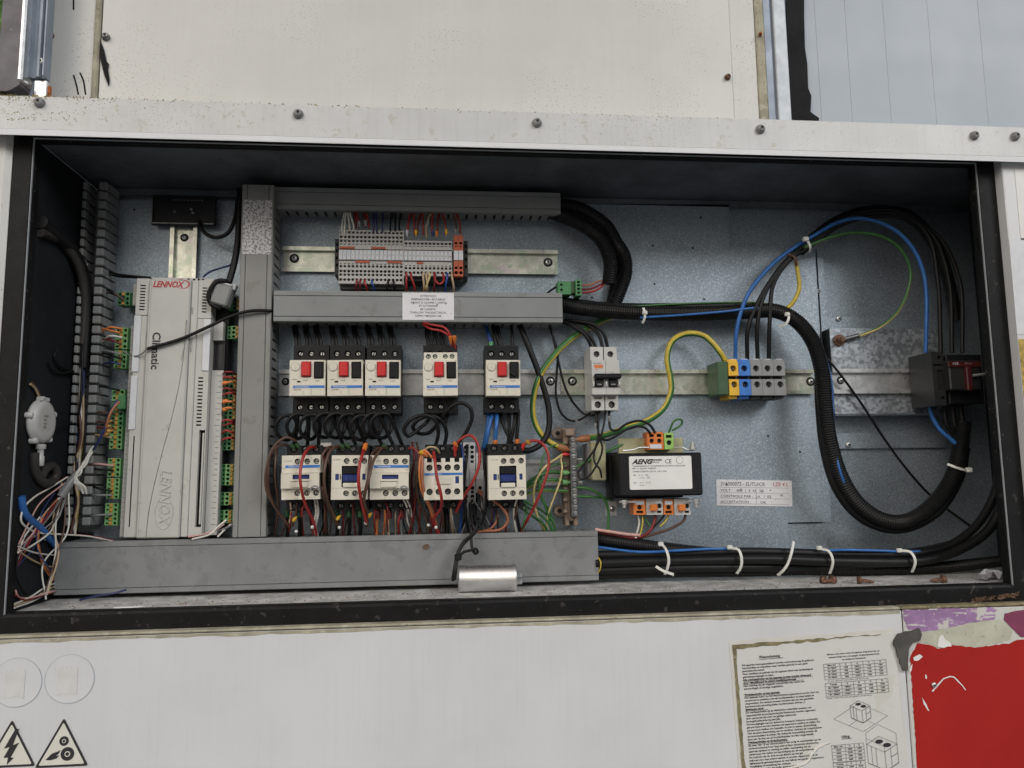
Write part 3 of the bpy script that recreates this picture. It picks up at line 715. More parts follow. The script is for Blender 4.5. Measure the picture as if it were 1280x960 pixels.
# open slotted duct in the left corner: every finger a piece of its own
od = thing('open_wiring_duct', 'open grey slotted duct without a lid, full of wires, left of the controller', 'wiring duct', (at(110, 450, .03).x, D, at(110, 450, .03).z), 'grey wiring ducts')
o = od.location; dF = .040
xR = at(118.3, 440, dF).x - o.x; xL = at(91.5, 440, dF).x - o.x
zT = at(122, 226, dF).z - o.z; zB = at(105, 668, dF).z - o.z
MB().box(xL, xR, -.0018, -.0002, zB, zT).build('base', 'duct_grey', od)
P_ = .01265; n = int((zT - zB) / P_)
fr = MB(); fr.box(-.0018, 0, -.028, -.002, -.0050, .0050); fr.box(-.0100, .0, -dF + 0, -.0285, -.0050, .0050, b=.0012)
fl = MB(); fl.box(0, .0018, -.028, -.002, -.0050, .0050); fl.box(0, .0052, -dF, -.0285, -.0050, .0050, b=.0012)
fR = fr.build('finger', 'duct_grey', od); fL = fl.build('finger', 'duct_grey', od)
for k in range(n):
    a = fR if k == 0 else fR.copy(); b = fL if k == 0 else fL.copy()
    if k: COL.objects.link(a); COL.objects.link(b)
    a.location = (xR + .0045, 0, zT - .006 - k * P_); b.location = (xL, 0, zT - .006 - k * P_)

# ------------------------------------------------------------ motor circuit breakers
SCREW = {}
def screws(parent, hs, y, r, m='steel'):
    """one slotted terminal screw per spot, all sharing a mesh"""
    k = (round(r, 5), m)
    for x, z in hs:
        if k not in SCREW:
            mb = MB(); mb.lathe((0, 0, 0), (0, -1, 0), ((r, 0), (r, .0007), (r * .7, .0010)), 12); mb.box(-r * .8, r * .8, -.0016, -.0009, -r * .18, r * .18, m=1)
            o = mb.build('terminal_screw', [m, 'dark_hole']); SCREW[k] = o.data
        else:
            o = bpy.data.objects.new('terminal_screw', SCREW[k]); COL.objects.link(o)
        o.parent = parent; o.location = (x, y, z); o.rotation_euler = (0, random.uniform(0, 3), 0)
def breaker(label, px0, px1, aux=False, popped=False):
    dF, dS = .080, .056
    cx, cz, w, h = span(px0, 450, px1, 494.5, dF)
    o = thing('motor_circuit_breaker', label, 'circuit breaker', (cx, D, cz), 'motor circuit breakers on the middle rail')
    o.rotation_euler = (0, radians(random.uniform(-.6, .6)), radians(random.uniform(-.8, .8)))
    w = .0442; zt = at(400, 431.5, dS).z - cz; zb = at(400, 517, dS).z - cz; hw = w / 2
    zc1 = h / 2; zc0 = -h / 2
    hx = [-.0135, 0, .0135]
    mb = MB()
    mb.panel(-hw, hw, zc1 - .002, zt, -dS, -.008, [('o', x, (zc1 + zt) / 2 + .0005, .0041, .004) for x in hx])
    mb.panel(-hw, hw, zb, zc0 + .002, -dS, -.008, [('o', x, (zc0 + zb) / 2 - .002, .0041, .004) for x in hx])
    mb.box(-hw + .0008, hw - .0008, -dS - .003, -.008, zc0 + .001, zc1 - .001)
    mb.build('body', ['black_plastic', 'dark_hole'], o)
    screws(o, [(x, (zc1 + zt) / 2 + .0005) for x in hx] + [(x, (zc0 + zb) / 2 - .002) for x in hx], -dS + .0035, .0032, 'steel')
    fc = MB(); fw = hw - .0004
    fc.panel(-fw, fw, zc0, zc1, -dF, -dS - .002, [('r', .0138, .0095, .0122, .0215, .0016), ('r', -.0015, .0105, .0122, .0195, .0010), ('r', -.0105, -.0048, .0046, .0022, .002)], hm=1)
    f_ = fc.build('face', ['cream', 'dark_grey_plastic'], o)
    MB().box(-.0072, .0042, -dF - .0042, -dF + .0005, .0015, .0200, b=.0014).build('stop_button', 'red_button', o)
    yb = -.0055 if popped else -.0022
    b = MB(); b.box(.0082, .0195, -dF + yb, -dF + .0010, -.0008 if not popped else .004, .0200, b=.0012); b.lathe((.0138, -dF + yb - .0001, .0055), (0, -1, 0), ((.0040, 0), (.0036, .0004), (.0030, .0001)), 16); b.build('start_button', 'black_plastic', o)
    dl = MB(); dl.lathe((-.0148, -dF + .0001, .0135), (0, -1, 0), ((.0052, 0), (.0052, .0006), (.0046, .0010)), 18); dl.box(-.0149 - .0007, -.0149 + .0007, -dF - .0016, -dF - .0009, .0095, .0175); dl.build('setting_dial', 'cream', o); dr = MB(); dr.lathe((-.0148, -dF + .0002, .0135), (0, -1, 0), ((.0058, 0), (.0058, .0003)), 18); dr.build('dial_ring', 'pale_ink', o)
    st = MB(); st.box(-fw + .0006, fw - .0006, -dF - .0003, -dF - .00005, -.0128, -.0096); st.box(-fw + .0006, -fw + .0046, -dF - .0005, -dF - .00035, -.0130, -.0094, m=1); s_ = st.build('blue_stripe', ['blue_print', 'cream'], o)
    text('Telemecanique', .0030, 'white_ink', s_, (-.0150, -dF - .0005, -.0112), sx=.95)
    text('GV2 ME', .0026, 'grey_ink', s_, (-.0165, -dF - .0003, -.0148))
    text('STOP', .0024, 'grey_ink', s_, (-.0055, -dF - .0003, -.0035)); text('RESET', .0020, 'grey_ink', s_, (-.0180, -dF - .0003, -.0020)); text('START', .0020, 'grey_ink', s_, (.0095, -dF - .0003, -.0042))
    g = MB(); g.box(.0044, .0050, -dF - .0002, -dF - .00005, zc0 + .001, -.0132); g.build('seam', 'pale_ink', o)
    if aux:
        a = MB(); zA = at(550, 440.5, dF - .004).z - cz
        a.panel(-fw + .001, fw, zc1 + .0002, zA, -dF + .004, -dS - .002, [('o', x, (zc1 + zA) / 2, .0031, .004) for x in (-.0150, -.0065, .0065, .0150)])
        a.build('auxiliary_block', ['cream', 'dark_hole'], o)
        screws(o, [(x, (zc1 + zA) / 2) for x in (-.0150, -.0065, .0065, .0150)], -dF + .007, .0024, 'steel')
    return o
breaker('motor circuit breaker with red stop button, nearest the upright duct', 362, 408)
breaker('motor circuit breaker with red stop button, middle of the three side by side', 409, 453.8)
breaker('motor circuit breaker with red stop button, right one of the three side by side', 455, 500)
breaker('motor circuit breaker with four extra screws above its face, standing apart', 529, 573.5, aux=True)
breaker('motor circuit breaker with raised black start button and blue wires below', 608, 650.5, popped=True)

# ------------------------------------------------------------ contactors
def contactor(label, px0, px1, kind):
    dF, dS = .086, .058
    cx, cz, w, h = span(px0, 569, px1, 624.5, dF)
    o = thing('contactor', label, 'contactor', (cx, D, cz), 'contactors on the lower rail')
    o.rotation_euler = (0, radians(random.uniform(-.8, .8)), radians(random.uniform(-.8, .8)))
    hw, hh = w / 2, h / 2; zt = at(400, 557, dS).z - cz; zb = at(400, 638, dS).z - cz
    hx = [-.0135, 0, .0135]
    mb = MB()
    mb.panel(-hw + .001, hw - .001, hh - .003, zt, -dS, -.008, [('o', x, (hh + zt) / 2 + .002, .0042, .004) for x in hx])
    mb.panel(-hw + .001, hw - .001, zb, -hh + .003, -dS, -.008, [('o', x, (-hh + zb) / 2 - .002, .0042, .004) for x in hx])
    mb.box(-hw + .0015, hw - .0015, -dS - .003, -.008, -hh + .002, hh - .002)
    mb.build('base', ['black_plastic', 'dark_hole'], o)
    screws(o, [(x, (hh + zt) / 2 + .002) for x in hx] + [(x, (-hh + zb) / 2 - .002) for x in hx], -dS + .0035, .0033, 'dark_steel')
    F = -dF; yb = -dS - .002
    z = lambda t: hh - 2 * hh * t                 # t from the top of the face
    if kind == 'cover':
        tx = [-.0045, .0070, .0185]; tz = z(.14); bz = z(.86)
        f = MB(); f.panel(-hw, hw, z(.40), hh, F + .004, yb, [('o', min(x, hw - .005), tz, .0036, .006) for x in tx])
        f.panel(-hw, hw, -hh, z(.74), F + .004, yb, [('o', min(x, hw - .005), bz, .0036, .006) for x in tx])
        f.build('face', ['cream', 'dark_hole'], o)
        c = MB(); c.panel(-hw + .0004, hw - .0004, z(.745), z(.405), F - .002, F + .0045, [('r', .001, z(.49), .0200, .0055, .003)]); c.box(-.0105, .0095, F - .0034, F - .0019, z(.725), z(.60), b=.0008); c.box(-.0105, .0105, F - .0042, F - .0019, z(.59), z(.555), b=.0004)
        c.build('cover', ['cream', 'navy_plastic'], o)
        st = MB(); st.box(-hw + .0006, hw - .0006, F + .0036, F + .00395, z(.285), z(.225)); st.box(-hw + .0006, -hw + .0044, F + .0032, F + .0035, z(.29), z(.22), m=1); s_ = st.build('blue_stripe', ['blue_print', 'cream'], o)
        text('Telemecanique', .0029, 'white_ink', s_, (-.0155, F + .0034, z(.255)), sx=.95)
        text('LC1D09', .0026, 'pale_ink', s_, (-.020, F + .0036, z(.13)))
        screws(o, [(min(x, hw - .005), q) for x in tx for q in (tz, bz)], F + .009, .0028, 'steel')
        k = MB(); k.prism([(.0178 + r * cos(a), z(.80) + r * sin(a)) for r, a in [(.0062, pi * i / 10) for i in range(11)] + [(.0044, pi - pi * i / 10) for i in range(11)]], 'xz', F + .0038, F - .0024); k.build('boss', 'grey_plastic', o)
    elif kind == 'coil':
        tx = [-.0040, .0068, .0178]; tz = z(.13); bz = z(.86)
        f = MB(); f.panel(-hw, hw, -hh, hh, F, yb, [('o', min(x, hw - .0045), q, .0036, .006) for x in tx for q in (tz, bz)] + [('r', .001, z(.48), .0215, z(.24) - z(.72), .007), ('r', -.0150, z(.49), .0044, .0075, .0012), ('r', .0172, z(.49), .0040, .0075, .0012), ('r', -.0112, z(.49), .0013, .0065, .003)])
        f.build('face', ['cream', 'navy_plastic'], o)
        c = MB(); c.box(-.0085, .0105, F - .0005, F + .008, z(.60), z(.44), b=.001); c.box(-.006, -.001, F - .0018, F + .0005, z(.585), z(.455), b=.0008); c.box(.003, .008, F - .0018, F + .0005, z(.585), z(.455), b=.0008); c.box(-.001, .003, F - .0010, F + .0005, z(.55), z(.49)); c.build('coil_slide', 'navy_plastic', o)
        c = MB(); c.box(-.0088, .0108, F + .0015, F + .0075, z(.43), z(.26), b=.0008); c.build('coil_hood', 'black_plastic', o)
        c = MB(); c.box(-.0078, .0098, F - .0022, F + .007, z(.73), z(.625), b=.0010); c.build('latch', 'cream', o)
        g = MB(); g.box(-hw + .0008, hw - .0008, F - .0001, F + .0001, z(.745), z(.738)); g.build('seam', 'pale_ink', o)
        text('LC1D09', .0026, 'pale_ink', o, (-.020, F - .0003, z(.10)))
        screws(o, [(min(x, hw - .0045), q) for x in tx for q in (tz, bz)], F + .0055, .0028, 'steel')
    else:
        tx = [-.0170, -.0058, .0054, .0166]; tz = z(.28); bz = z(.82)
        f = MB(); f.panel(-hw, hw, -hh, hh - .004, F - .006, yb, [('o', x, q, .0039, .007) for x in tx for q in (tz, bz)] + [('r', .0168, z(.56), .0046, .0085, .0012)] + [('r', x, z(.115), .006, .005, .003) for x in tx])
        f.build('auxiliary_block', ['cream', 'dark_hole'], o)
        c = MB(); c.box(.0146, .0190, F - .0056, F - .0046, z(.635), z(.485)); c.build('flag', 'navy_plastic', o)
        st = MB(); st.box(-hw + .0006, hw - .0006, F - .0064, F - .00605, z(.45), z(.40)); s_ = st.build('blue_stripe', 'blue_print', o)
        text('Telemecanique', .0027, 'white_ink', s_, (-.0175, F - .0066, z(.425)), sx=.95)
        c = MB(); c.box(-.0100, .0090, F - .0076, F - .0058, z(.655), z(.485), b=.0006); c.build('name_tag', 'cream', o)
        screws(o, [(x, q) for x in tx for q in (tz, bz)], F - .0005, .0030, 'dark_steel')
    return o
contactor('cream contactor with covered front, nearest the upright duct', 351, 399.5, 'cover')
contactor('cream contactor with open blue coil, wedged against the covered one on its right', 414, 459.5, 'coil')
contactor('cream contactor with covered front and light blue stripe, right of an open one', 461, 510, 'cover')
contactor('cream contactor with eight big screw holes and a blank name tag', 529, 577.5, 'aux')
contactor('cream contactor with open blue coil, standing alone beside the earth bar', 610.5, 657.5, 'coil')

# ------------------------------------------------------------ two pole breaker
def two_pole():
    dF = .060
    cx, cz, w, h = span(740, 450, 774.5, 493, dF)
    o = thing('two_pole_breaker', 'light grey two pole circuit breaker with black toggles on the middle rail', 'circuit breaker', (cx, D, cz))
    hw = w / 2; hh = h / 2; zt = at(750, 434, dF - .012).z - cz; zb = at(750, 513, dF - .012).z - cz
    for k in (-1, 1):                                   # one case per pole
        x0, x1 = (-hw, -.0002) if k < 0 else (.0002, hw)
        xm = (x0 + x1) / 2; mb = MB()
        mb.panel(x0 + .0005, x1 - .0005, hh - .001, zt, -dF + .010, -.006, [('o', xm, (hh + zt) / 2, .0042, .006)])
        mb.panel(x0 + .0005, x1 - .0005, zb, -hh + .001, -dF + .010, -.006, [('o', xm, (-hh + zb) / 2 - .0025, .0046, .006), ('r', xm, -hh - .0025, .0115, .0010, .001), ('r', xm, -hh - .0045, .0115, .0010, .001)])
        mb.panel(x0, x1, -hh, hh, -dF, -dF + .012, [('r', xm, -.0075, .0120, .0115, .004)])
        mb.box(x0 + .0004, x1 - .0004, -dF + .012, -.006, -hh, hh)
        mb.build('pole_case', ['light_grey_plastic', 'dark_hole'], o)
        screws(o, [(xm, (hh + zt) / 2), (xm, (-hh + zb) / 2 - .0025)], -dF + .0155, .0034, 'dark_steel')
        t = MB(); t.box(xm - .0055, xm + .0055, -dF - .003, -dF + .003, -.0130, -.0030, b=.0008); t.build('toggle', 'black_plastic', o)
        text('I ON', .0026, 'white_ink', o, (xm - .003, -dF - .0033, -.0100))
        if k < 0: text('C4', .0030, 'ink', o, (x0 + .003, -dF - .0003, .0035)); text('merlin gerin', .0022, 'grey_ink', o, (x0 + .002, -dF - .0003, .0185)); text('C60N', .0020, 'orange_ink', o, (x0 + .004, -dF - .0003, .0100))
    t = MB(); t.box(-hw + .002, hw + .001, -dF - .0085, -dF - .0005, -.0030, .0040, b=.002); t.build('handle_bar', 'black_plastic', o)
    t = MB(); t.box(-hw + .0035, -hw + .0150, -dF - .0003, -dF - .00005, .0120, .0165); t.build('orange_print', 'orange_ink', o)
    for x in (-hw + .0012, -.0001, hw - .0012):
        g = MB(); g.lathe((x - .0011, -dF + .001, -.0090), (1, 0, 0), ((.0050, 0), (.0050, .0022)), 18); g.build('toggle_guard', 'light_grey_plastic', o)
    text('1 2', .0038, 'grey_ink', o, (.006, -dF - .0003, .0060), bold=.0)
    return o
two_pole()

# ------------------------------------------------------------ long terminal strip
def terminal_strip():
    dF = .042
    cx, cz, w, h = span(422, 291, 578, 358, dF)
    o = thing('terminal_strip', 'long grey spring terminal strip with white number markers and an orange end pair', 'terminal strip', (cx, D, cz))
    X_ = lambda px: at(px, 322, dF).x - cx
    Zt = lambda py: at(500, py, dF).z - cz
    n1, n2 = 16, 12
    x0, x1, x2, x3 = X_(423.5), X_(504), X_(505), X_(565)
    p1 = (x1 - x0) / n1; p2 = (x3 - x2) / n2
    def sl(nme, p, rows, zt, zb, m, marker, dpt=0.0):
        """one terminal: a slice p wide with its funnels and pockets"""
        mb = MB(); hs = []
        for kind, py in rows:
            if kind == 's': hs.append(('r', 0, Zt(py), p * .62, .0032, .004))
            if kind == 'o': hs.append(('o', 0, Zt(py), p * .37, .004))
            if kind == 't': hs.append(('r', 0, Zt(py), p * .45, .0014, .002))
        mb.panel(-p / 2 + .00012, p / 2 - .00012, Zt(zb), Zt(zt), -dF, -.006, hs)
        t = mb.build(nme, [m, 'dark_hole'], o)
        k = MB(); k.box(-p / 2 + .0002, p / 2 - .0002, -dF - .0012, -dF + .0004, Zt(325.5) if True else 0, Zt(313.5), b=.0003); k = k.build('marker', marker, t)
        return t
    r1 = [('s', 291.5), ('o', 297), ('s', 302), ('t', 306), ('t', 330.5), ('s', 333.5), ('o', 339.5), ('s', 344), ('o', 350)]
    r2 = [('s', 304), ('t', 307.5), ('t', 332), ('s', 335), ('o', 340.5)]
    a = sl('terminal', p1, r1, 288.5, 355, 'terminal_grey', 'marker_white'); b = sl('terminal', p2, r2, 300.5, 344.5, 'terminal_grey', 'marker_white')
    def rep(src, x, k):
        t = src if k == 0 else copy_tree(src, o); t.location.x = x; return t
    for k in range(n1): rep(a, x0 + p1 * (k + .5), k)
    for k in range(n2): rep(b, x2 + p2 * (k + .5), k)
    for k in range(n1): text(str(k + 1), .0026, 'grey_ink', o, (x0 + p1 * (k + .5), -dF - .0015, Zt(319.5)), align='CENTER', name='number')
    for k in range(n2): text(str(k + 17), .0024, 'grey_ink', o, (x2 + p2 * (k + .5), -dF - .0015, Zt(320)), align='CENTER', name='number')
    pb = X_(567); pw = (X_(579) - pb) / 2
    c = sl('orange_terminal', pw, [('s', 304), ('t', 308), ('s', 335), ('o', 341)], 294, 345.5, 'rust_orange', 'marker_white', .004)
    for k in range(2): t = rep(c, pb + pw * (k + .5), k); t.location.y = -.004
    # orange bridges, dark grooves beside the marker row, end brackets
    for (q0, q1, py) in ((424.5, 443, 310.5), (464, 482, 310.5), (444.5, 462, 328), (484, 502, 328), (521, 529, 328.5)):
        m = MB(); m.box(X_(q0), X_(q1), -dF - .0010, -dF + .0006, Zt(py + 1.3), Zt(py - 1.3), b=.0003); m.build('bridge', 'rust_orange', o)
    g = MB(); g.box(x0, x3, -dF - .0002, -dF + .0002, Zt(312.9), Zt(312.0)); g.build('groove', 'dark_hole', o); g = MB(); g.box(x0, x3, -dF - .0002, -dF + .0002, Zt(327), Zt(326.1)); g.build('groove', 'dark_hole', o)
    for q0, q1 in ((417.5, 423), (580, 585)):
        e = MB(); e.panel(X_(q0), X_(q1), Zt(343), Zt(298), -dF + .006, -.002, [('r', (X_(q0) + X_(q1)) / 2, Zt(py), .003, .004, .003) for py in (305, 313, 322, 331)]); e.build('end_bracket', ['dark_grey_plastic', 'dark_hole'], o)
    e = MB(); e.box(x0 + .001, x1, -dF + .007, -.004, Zt(360), Zt(355.3)); e.build('foot', 'dark_grey_plastic', o); e = MB(); e.box(x1 + .001, X_(579), -dF + .007, -.004, Zt(349), Zt(346)); e.build('foot', 'dark_grey_plastic', o)
    # partition plate between the two kinds of terminal
    e = MB(); e.box(x1 + .0001, x2 - .0001, -dF - .001, -.004, Zt(356), Zt(288)); e.build('partition', 'light_grey_plastic', o)
terminal_strip()

# ------------------------------------------------------------ five big screw terminals
dF = .048
edges = [911, 923.5, 938.5, 953, 967.5, 982]
def big_terminal(label, k, m, earth=False):
    cx, cz, w, h = span(edges[k], 452, edges[k + 1], 494, dF)
    o = thing('screw_terminal', label, 'terminal', (cx, D, cz), 'large screw terminals on the middle rail')
    hw, hh = w / 2 - .0002, h / 2
    Zt = lambda py: at(945, py, dF).z - cz
    mb = MB(); mb.panel(-hw, hw, Zt(469.5), hh, -dF, -.007, [('o', 0, Zt(460.5), .0043, .007)]); mb.panel(-hw, hw, -hh, Zt(474), -dF, -.007, [('o', .0004, Zt(480.5), .0043, .007)])
    mb.box(-hw, hw, -dF + .008, -.007, Zt(474), Zt(469.5)); mb.box(-hw, hw, -dF + .003, -.006, hh, hh + .0035); mb.build('case', [m, 'dark_hole'], o)
    mb = MB(); mb.box(-hw + .001, hw - .001, -dF + .0075, -dF + .0082, Zt(473.6), Zt(469.8)); mb.build('groove', 'dark_hole', o)
    screws(o, [(0, Zt(460.5)), (.0004, Zt(480.5))], -dF + .0065, .0035, 'dark_steel' if k else 'steel')
    mb = MB(); mb.box(-hw + .001, hw - .001, -dF + .006, -.010, -hh - .004, -hh - .0002); mb.build('foot', 'dark_grey_plastic' if not earth and m != 'blue_plastic' else m, o)
    mb = MB(); mb.box(-hw * .2, hw * .8, -dF + .004, -dF + .010, hh + .0036, hh + .0044); mb.build('marker', 'marker_white', o)
    return o
et = big_terminal('yellow and green earth terminal at the left end of the row', 0, 'yellow_plastic', True)
cx = et.location.x; a = at(893.5, 472, dF).x - cx; b = at(910.8, 472, dF).x - cx; hh = .021
mb = MB(); mb.box(b - .0150, b - .0001, -dF + .001, -.007, -hh - .001, hh + .002, b=.0008); mb.build('green_side', 'dark_green_plastic', et)
big_terminal('blue neutral terminal next to the earth terminal', 1, 'blue_plastic')
big_terminal('grey screw terminal next to the blue one', 2, 'grey_plastic')
big_terminal('grey screw terminal between two other grey ones', 3, 'grey_plastic')
big_terminal('grey screw terminal at the right end of the row', 4, 'grey_plastic')

# ------------------------------------------------------------ isolator in the right corner
dF = .085
cx, cz, w, h = span(1141, 440, 1224, 508, .07)
iso = thing('isolator', 'dark grey isolator with red switch block in the right corner', 'isolator', (cx, D - .026, cz))
def I(px, py, d): q = at(px, py, d); return q.x - cx, q.z - cz
x0, zt = I(1163, 440, .075); x1, zb = I(1183, 507, .075)
mb = MB(); mb.panel(x0, x1, zb, zt, -.050, -.0005, [('o', x0 + .011, zt - .008, .003, .004), ('r', x0 + .009, zt - .018, .014, .0025, .004), ('r', x0 + .011, (zt + zb) / 2 - .002, .009, .028, .003), ('o', x0 + .012, zb + .010, .003, .004)]); mb.build('terminal_case', ['dark_grey_plastic', 'dark_hole'], iso)
xa, za = I(1184, 440, .075); xb, zc = I(1234, 508, .075)
mb = MB(); mb.box(xa, xb, -.046, -.0005, zc + .004, za - .003, b=.001); mb.build('pole_case', 'black_plastic', iso)
xa, za = I(1187, 450, .09); xb, zc = I(1229, 487, .09)
mb = MB(); mb.box(xa, xb, -.062, -.0462, zc, za, b=.0015); mb.build('switch_block', 'dark_grey_plastic', iso)
q0 = I(1188, 451, .095); q1 = I(1230, 458, .095); mb = MB(); mb.box(q0[0], q1[0], -.0645, -.0622, q1[1], q0[1], b=.0005); mb.build('red_strip', 'dark_red_plastic', iso)
q0 = I(1208, 458, .095); q1 = I(1217, 488, .095); mb = MB(); mb.box(q0[0], q1[0], -.069, -.0622, q1[1], q0[1] - .0003, b=.001); mb.build('red_lever', 'dark_red_plastic', iso)
text('ABB', .0050, 'pale_ink', iso, (I(1193, 454, .095)[0], -.0650, I(1193, 454, .095)[1]), bold=.0001)
text('OT 63', .0035, 'pale_ink', iso, (I(1209, 454, .095)[0], -.0650, I(1209, 454, .095)[1]))
mb = MB(); q = I(1218, 469, .095); mb.cyl((q[0], -.066, q[1]), (1, -.12, .1), .0020, .030, 10); mb.build('shaft', 'grey_plastic', iso)

# ------------------------------------------------------------ transformer
dF = .072
cx, cz, w, h = span(774, 566, 878, 620, dF)
tr = thing('transformer', 'black control transformer with white rating plate and orange terminals', 'transformer', (cx, D, cz))
def T(px, py, d): q = at(px, py, d); return q.x - cx, q.z - cz
hw, hh = w / 2, h / 2
mb = MB(); mb.box(-hw, hw, -dF, -.010, -hh, hh, b=.0018)
mb.build('core', 'black_core', tr)
mb = MB(); mb.box(-hw - .004, hw - .012, -.028, -.009, -hh - .004, hh + .002, b=.001); mb.build('mounting_frame', 'black_plastic', tr)
x0, z1 = T(786, 570.5, dF); x1, z0 = T(865.5, 611, dF)
def rrect(x0, x1, z0, z1, r, n=4):
    out = []
    for cx_, cz_, a0 in ((x1 - r, z1 - r, 0), (x0 + r, z1 - r, pi / 2), (x0 + r, z0 + r, pi), (x1 - r, z0 + r, 1.5 * pi)):
        out += [(cx_ + r * cos(a0 + pi / 2 * i / n), cz_ + r * sin(a0 + pi / 2 * i / n)) for i in range(n + 1)]
    return out
mb = MB(); mb.prism(rrect(x0, x1, z0, z1, .002), 'xz', -dF - .0001, -dF - .0005); rp_ = mb.build('rating_plate', 'paper', tr)
yt = -dF - .0008
lh = z1 - z0; lw = x1 - x0
tt = lambda s, u, v, size, **k: text(s, size, k.pop('m', 'ink'), rp_, (x0 + lw * u, yt, z1 - lh * v), **k)
tt('AENG', .05, .17, .0085, shear=.4, bold=.00035, sx=1.1)
tt('METZENHEIM', .30, .12, .0030, bold=.00008); tt('FRANCE', .36, .19, .0026); tt('CE', .57, .17, .0075)
tt('TRANSFORMATEUR MONOPHASE DE SECURITE CLASSE B IP00', .05, .30, .0025); tt('REF 111  0542101  49500/00', .05, .37, .0026); tt('230/400 V 50/60 Hz  250 VA  t 40 C  IP20', .05, .46, .0026)
for i, s in enumerate(('PRI :    0  V      230', '            1,1 A     0,55', '', 'SEC :    24  V    0   24', '           10,4 A')): tt(s, .06, .57 + i * .075, .0025)
mb = MB(); mb.lathe((x0 + lw * .81, -dF - .0005, z1 - lh * .13), (0, -1, 0), ((.0048, 0), (.0048, .0002)), 20); mb.lathe((x0 + lw * .81, -dF - .0008, z1 - lh * .13), (0, -1, 0), ((.0044, 0), (.0044, .0001)), 20, 1); mb.build('test_mark', ['grey_ink', 'paper'], rp_)
# bracket and terminals above
q0 = T(790, 556, .03); q1 = T(858, 566, .03)
mb = MB(); mb.box(T(772, 560, .03)[0], T(853, 560, .03)[0], -.034, -.030, hh - .001, T(790, 548, .03)[1], b=.001); mb.build('top_bobbin', 'olive_box', tr)
dT = .050
def tb_term(label, px0, px1, py0, py1, m, mk, rows, wire_in='top', d=dT):
    c0, c1, w, h = span(px0, py0, px1, py1, d)
    e = MB(); xo, zo = c0 - cx, c1 - cz; hs = [(a, xo + b * w, zo + c * h, *r) for a, b, c, *r in rows]
    e.panel(xo - w / 2, xo + w / 2, zo - h / 2, zo + h / 2, -d, -d + .022, hs)
    t = e.build('terminal', [m, 'dark_hole'], tr)
    if mk:
        mb = MB(); mb.box(xo - w * .36, xo + w * .36, -d - .0006, -d - .00005, zo + h * (mk - .12), zo + h * (mk + .12)); mb.build('marker', 'marker_white', t)
    return t
tb_term('', 809, 829.5, 540, 562, 'orange_plastic', -.32, [('r', -.22, .30, .0065, .0040, .004), ('r', .24, .30, .0065, .0040, .004), ('o', -.22, .0, .0030, .003), ('o', .24, .0, .0030, .003)])
tb_term('', 830.5, 842, 541, 561.5, 'lime_plastic', 0, [('r', 0, .28, .008, .0040, .004), ('o', 0, -.10, .0034, .003)])
for k, (a, b, m) in enumerate(((792, 807, 'orange_plastic'), (808, 828.5, 'light_grey_plastic'), (829.5, 842, 'orange_plastic'), (843, 863, 'light_grey_plastic'))):
    dl = .055
    if m == 'orange_plastic':
        tb_term('', a, b, 624, 643.5, m, .28, [('o', 0, -.02, .0032, .003), ('r', 0, -.32, .009, .0032, .003)], d=dl)
    else:
        t = tb_term('', a, b, 623.5, 643.5, m, 0, [('o', .30, .05, .0032, .003), ('r', .28, -.32, .006, .0030, .003)], d=dl)
        c0, c1, w, h = span(a, 624, b, 643, dl)
        mb = MB(); mb.box(c0 - cx - w * .32, c0 - cx + w * .12, -dl - .006, -dl - .0001, c1 - cz - h * .28, c1 - cz + h * .18, b=.001); mb.build('jumper', 'orange_plastic', t)
        mb = MB(); mb.box(c0 - cx + w * .1, c0 - cx + w * .42, -dl - .0006, -dl - .0001, c1 - cz + h * .22, c1 - cz + h * .42); mb.build('marker', 'marker_white', t)
for a, b in (((774, 627.5), (795, 627)), ((860, 626), (877, 626.5))):
    p, q = T(*a, .06), T(*b, .06); mb = MB(); mb.box(p[0], q[0], -.061, -.059, p[1] - .0012, p[1] + .0012); mb.build('fixing_strip', 'zinc_plain', tr)
p = [Vector((*T(778, 563.5, .06), 0)), Vector((*T(792, 562, .06), 0)), Vector((*T(799, 559.5, .055), 0)), Vector((*T(810, 559.5, .05), 0))]
mb = MB(); mb.tube([(v.x, -.062 + i * .003, v.y) for i, v in enumerate(p)], .0011, 6); mb.build('fixing_strip', 'zinc_plain', tr)
p = [Vector((*T(842, 559.5, .05), 0)), Vector((*T(852, 559.5, .05), 0)), Vector((*T(858, 562, .055), 0)), Vector((*T(866, 562.5, .055), 0))]
mb = MB(); mb.tube([(v.x, -.052 - i * .003, v.y) for i, v in enumerate(p)], .0011, 6); mb.build('fixing_strip', 'zinc_plain', tr)
for px, py, up_ in ((866, 562, 1), (870, 624, -1), (780, 625, -1)):
    q = T(px, py, .06); mb = MB(); mb.lathe((q[0], -.060, q[1]), (0, 0, up_), ((.0052, 0), (.0052, .0025), (.0042, .003), (.0042, .0055), (.0025, .006), (.0025, .010)), 6, smooth=False); mb.build('bolt', 'zinc_plain', tr)
# small olive relay box on the plate left of the transformer
c0, c1, w, h = span(746, 552, 757, 600.5, .040); w = .019
ob = thing('olive_box', 'small olive coloured box tucked behind the left end of the transformer', 'box', (c0 - .003, D, c1))
MB().box(-w / 2, w / 2, -.040, -.0005, -h / 2, h / 2, b=.0012).build('case', 'olive_box', ob)
MB().box(-w / 2 - .0035, -w / 2 - .0002, -.030, -.0005, -h / 2 + .003, h / 2 - .002).build('side_cheek', 'grey_plastic', ob)
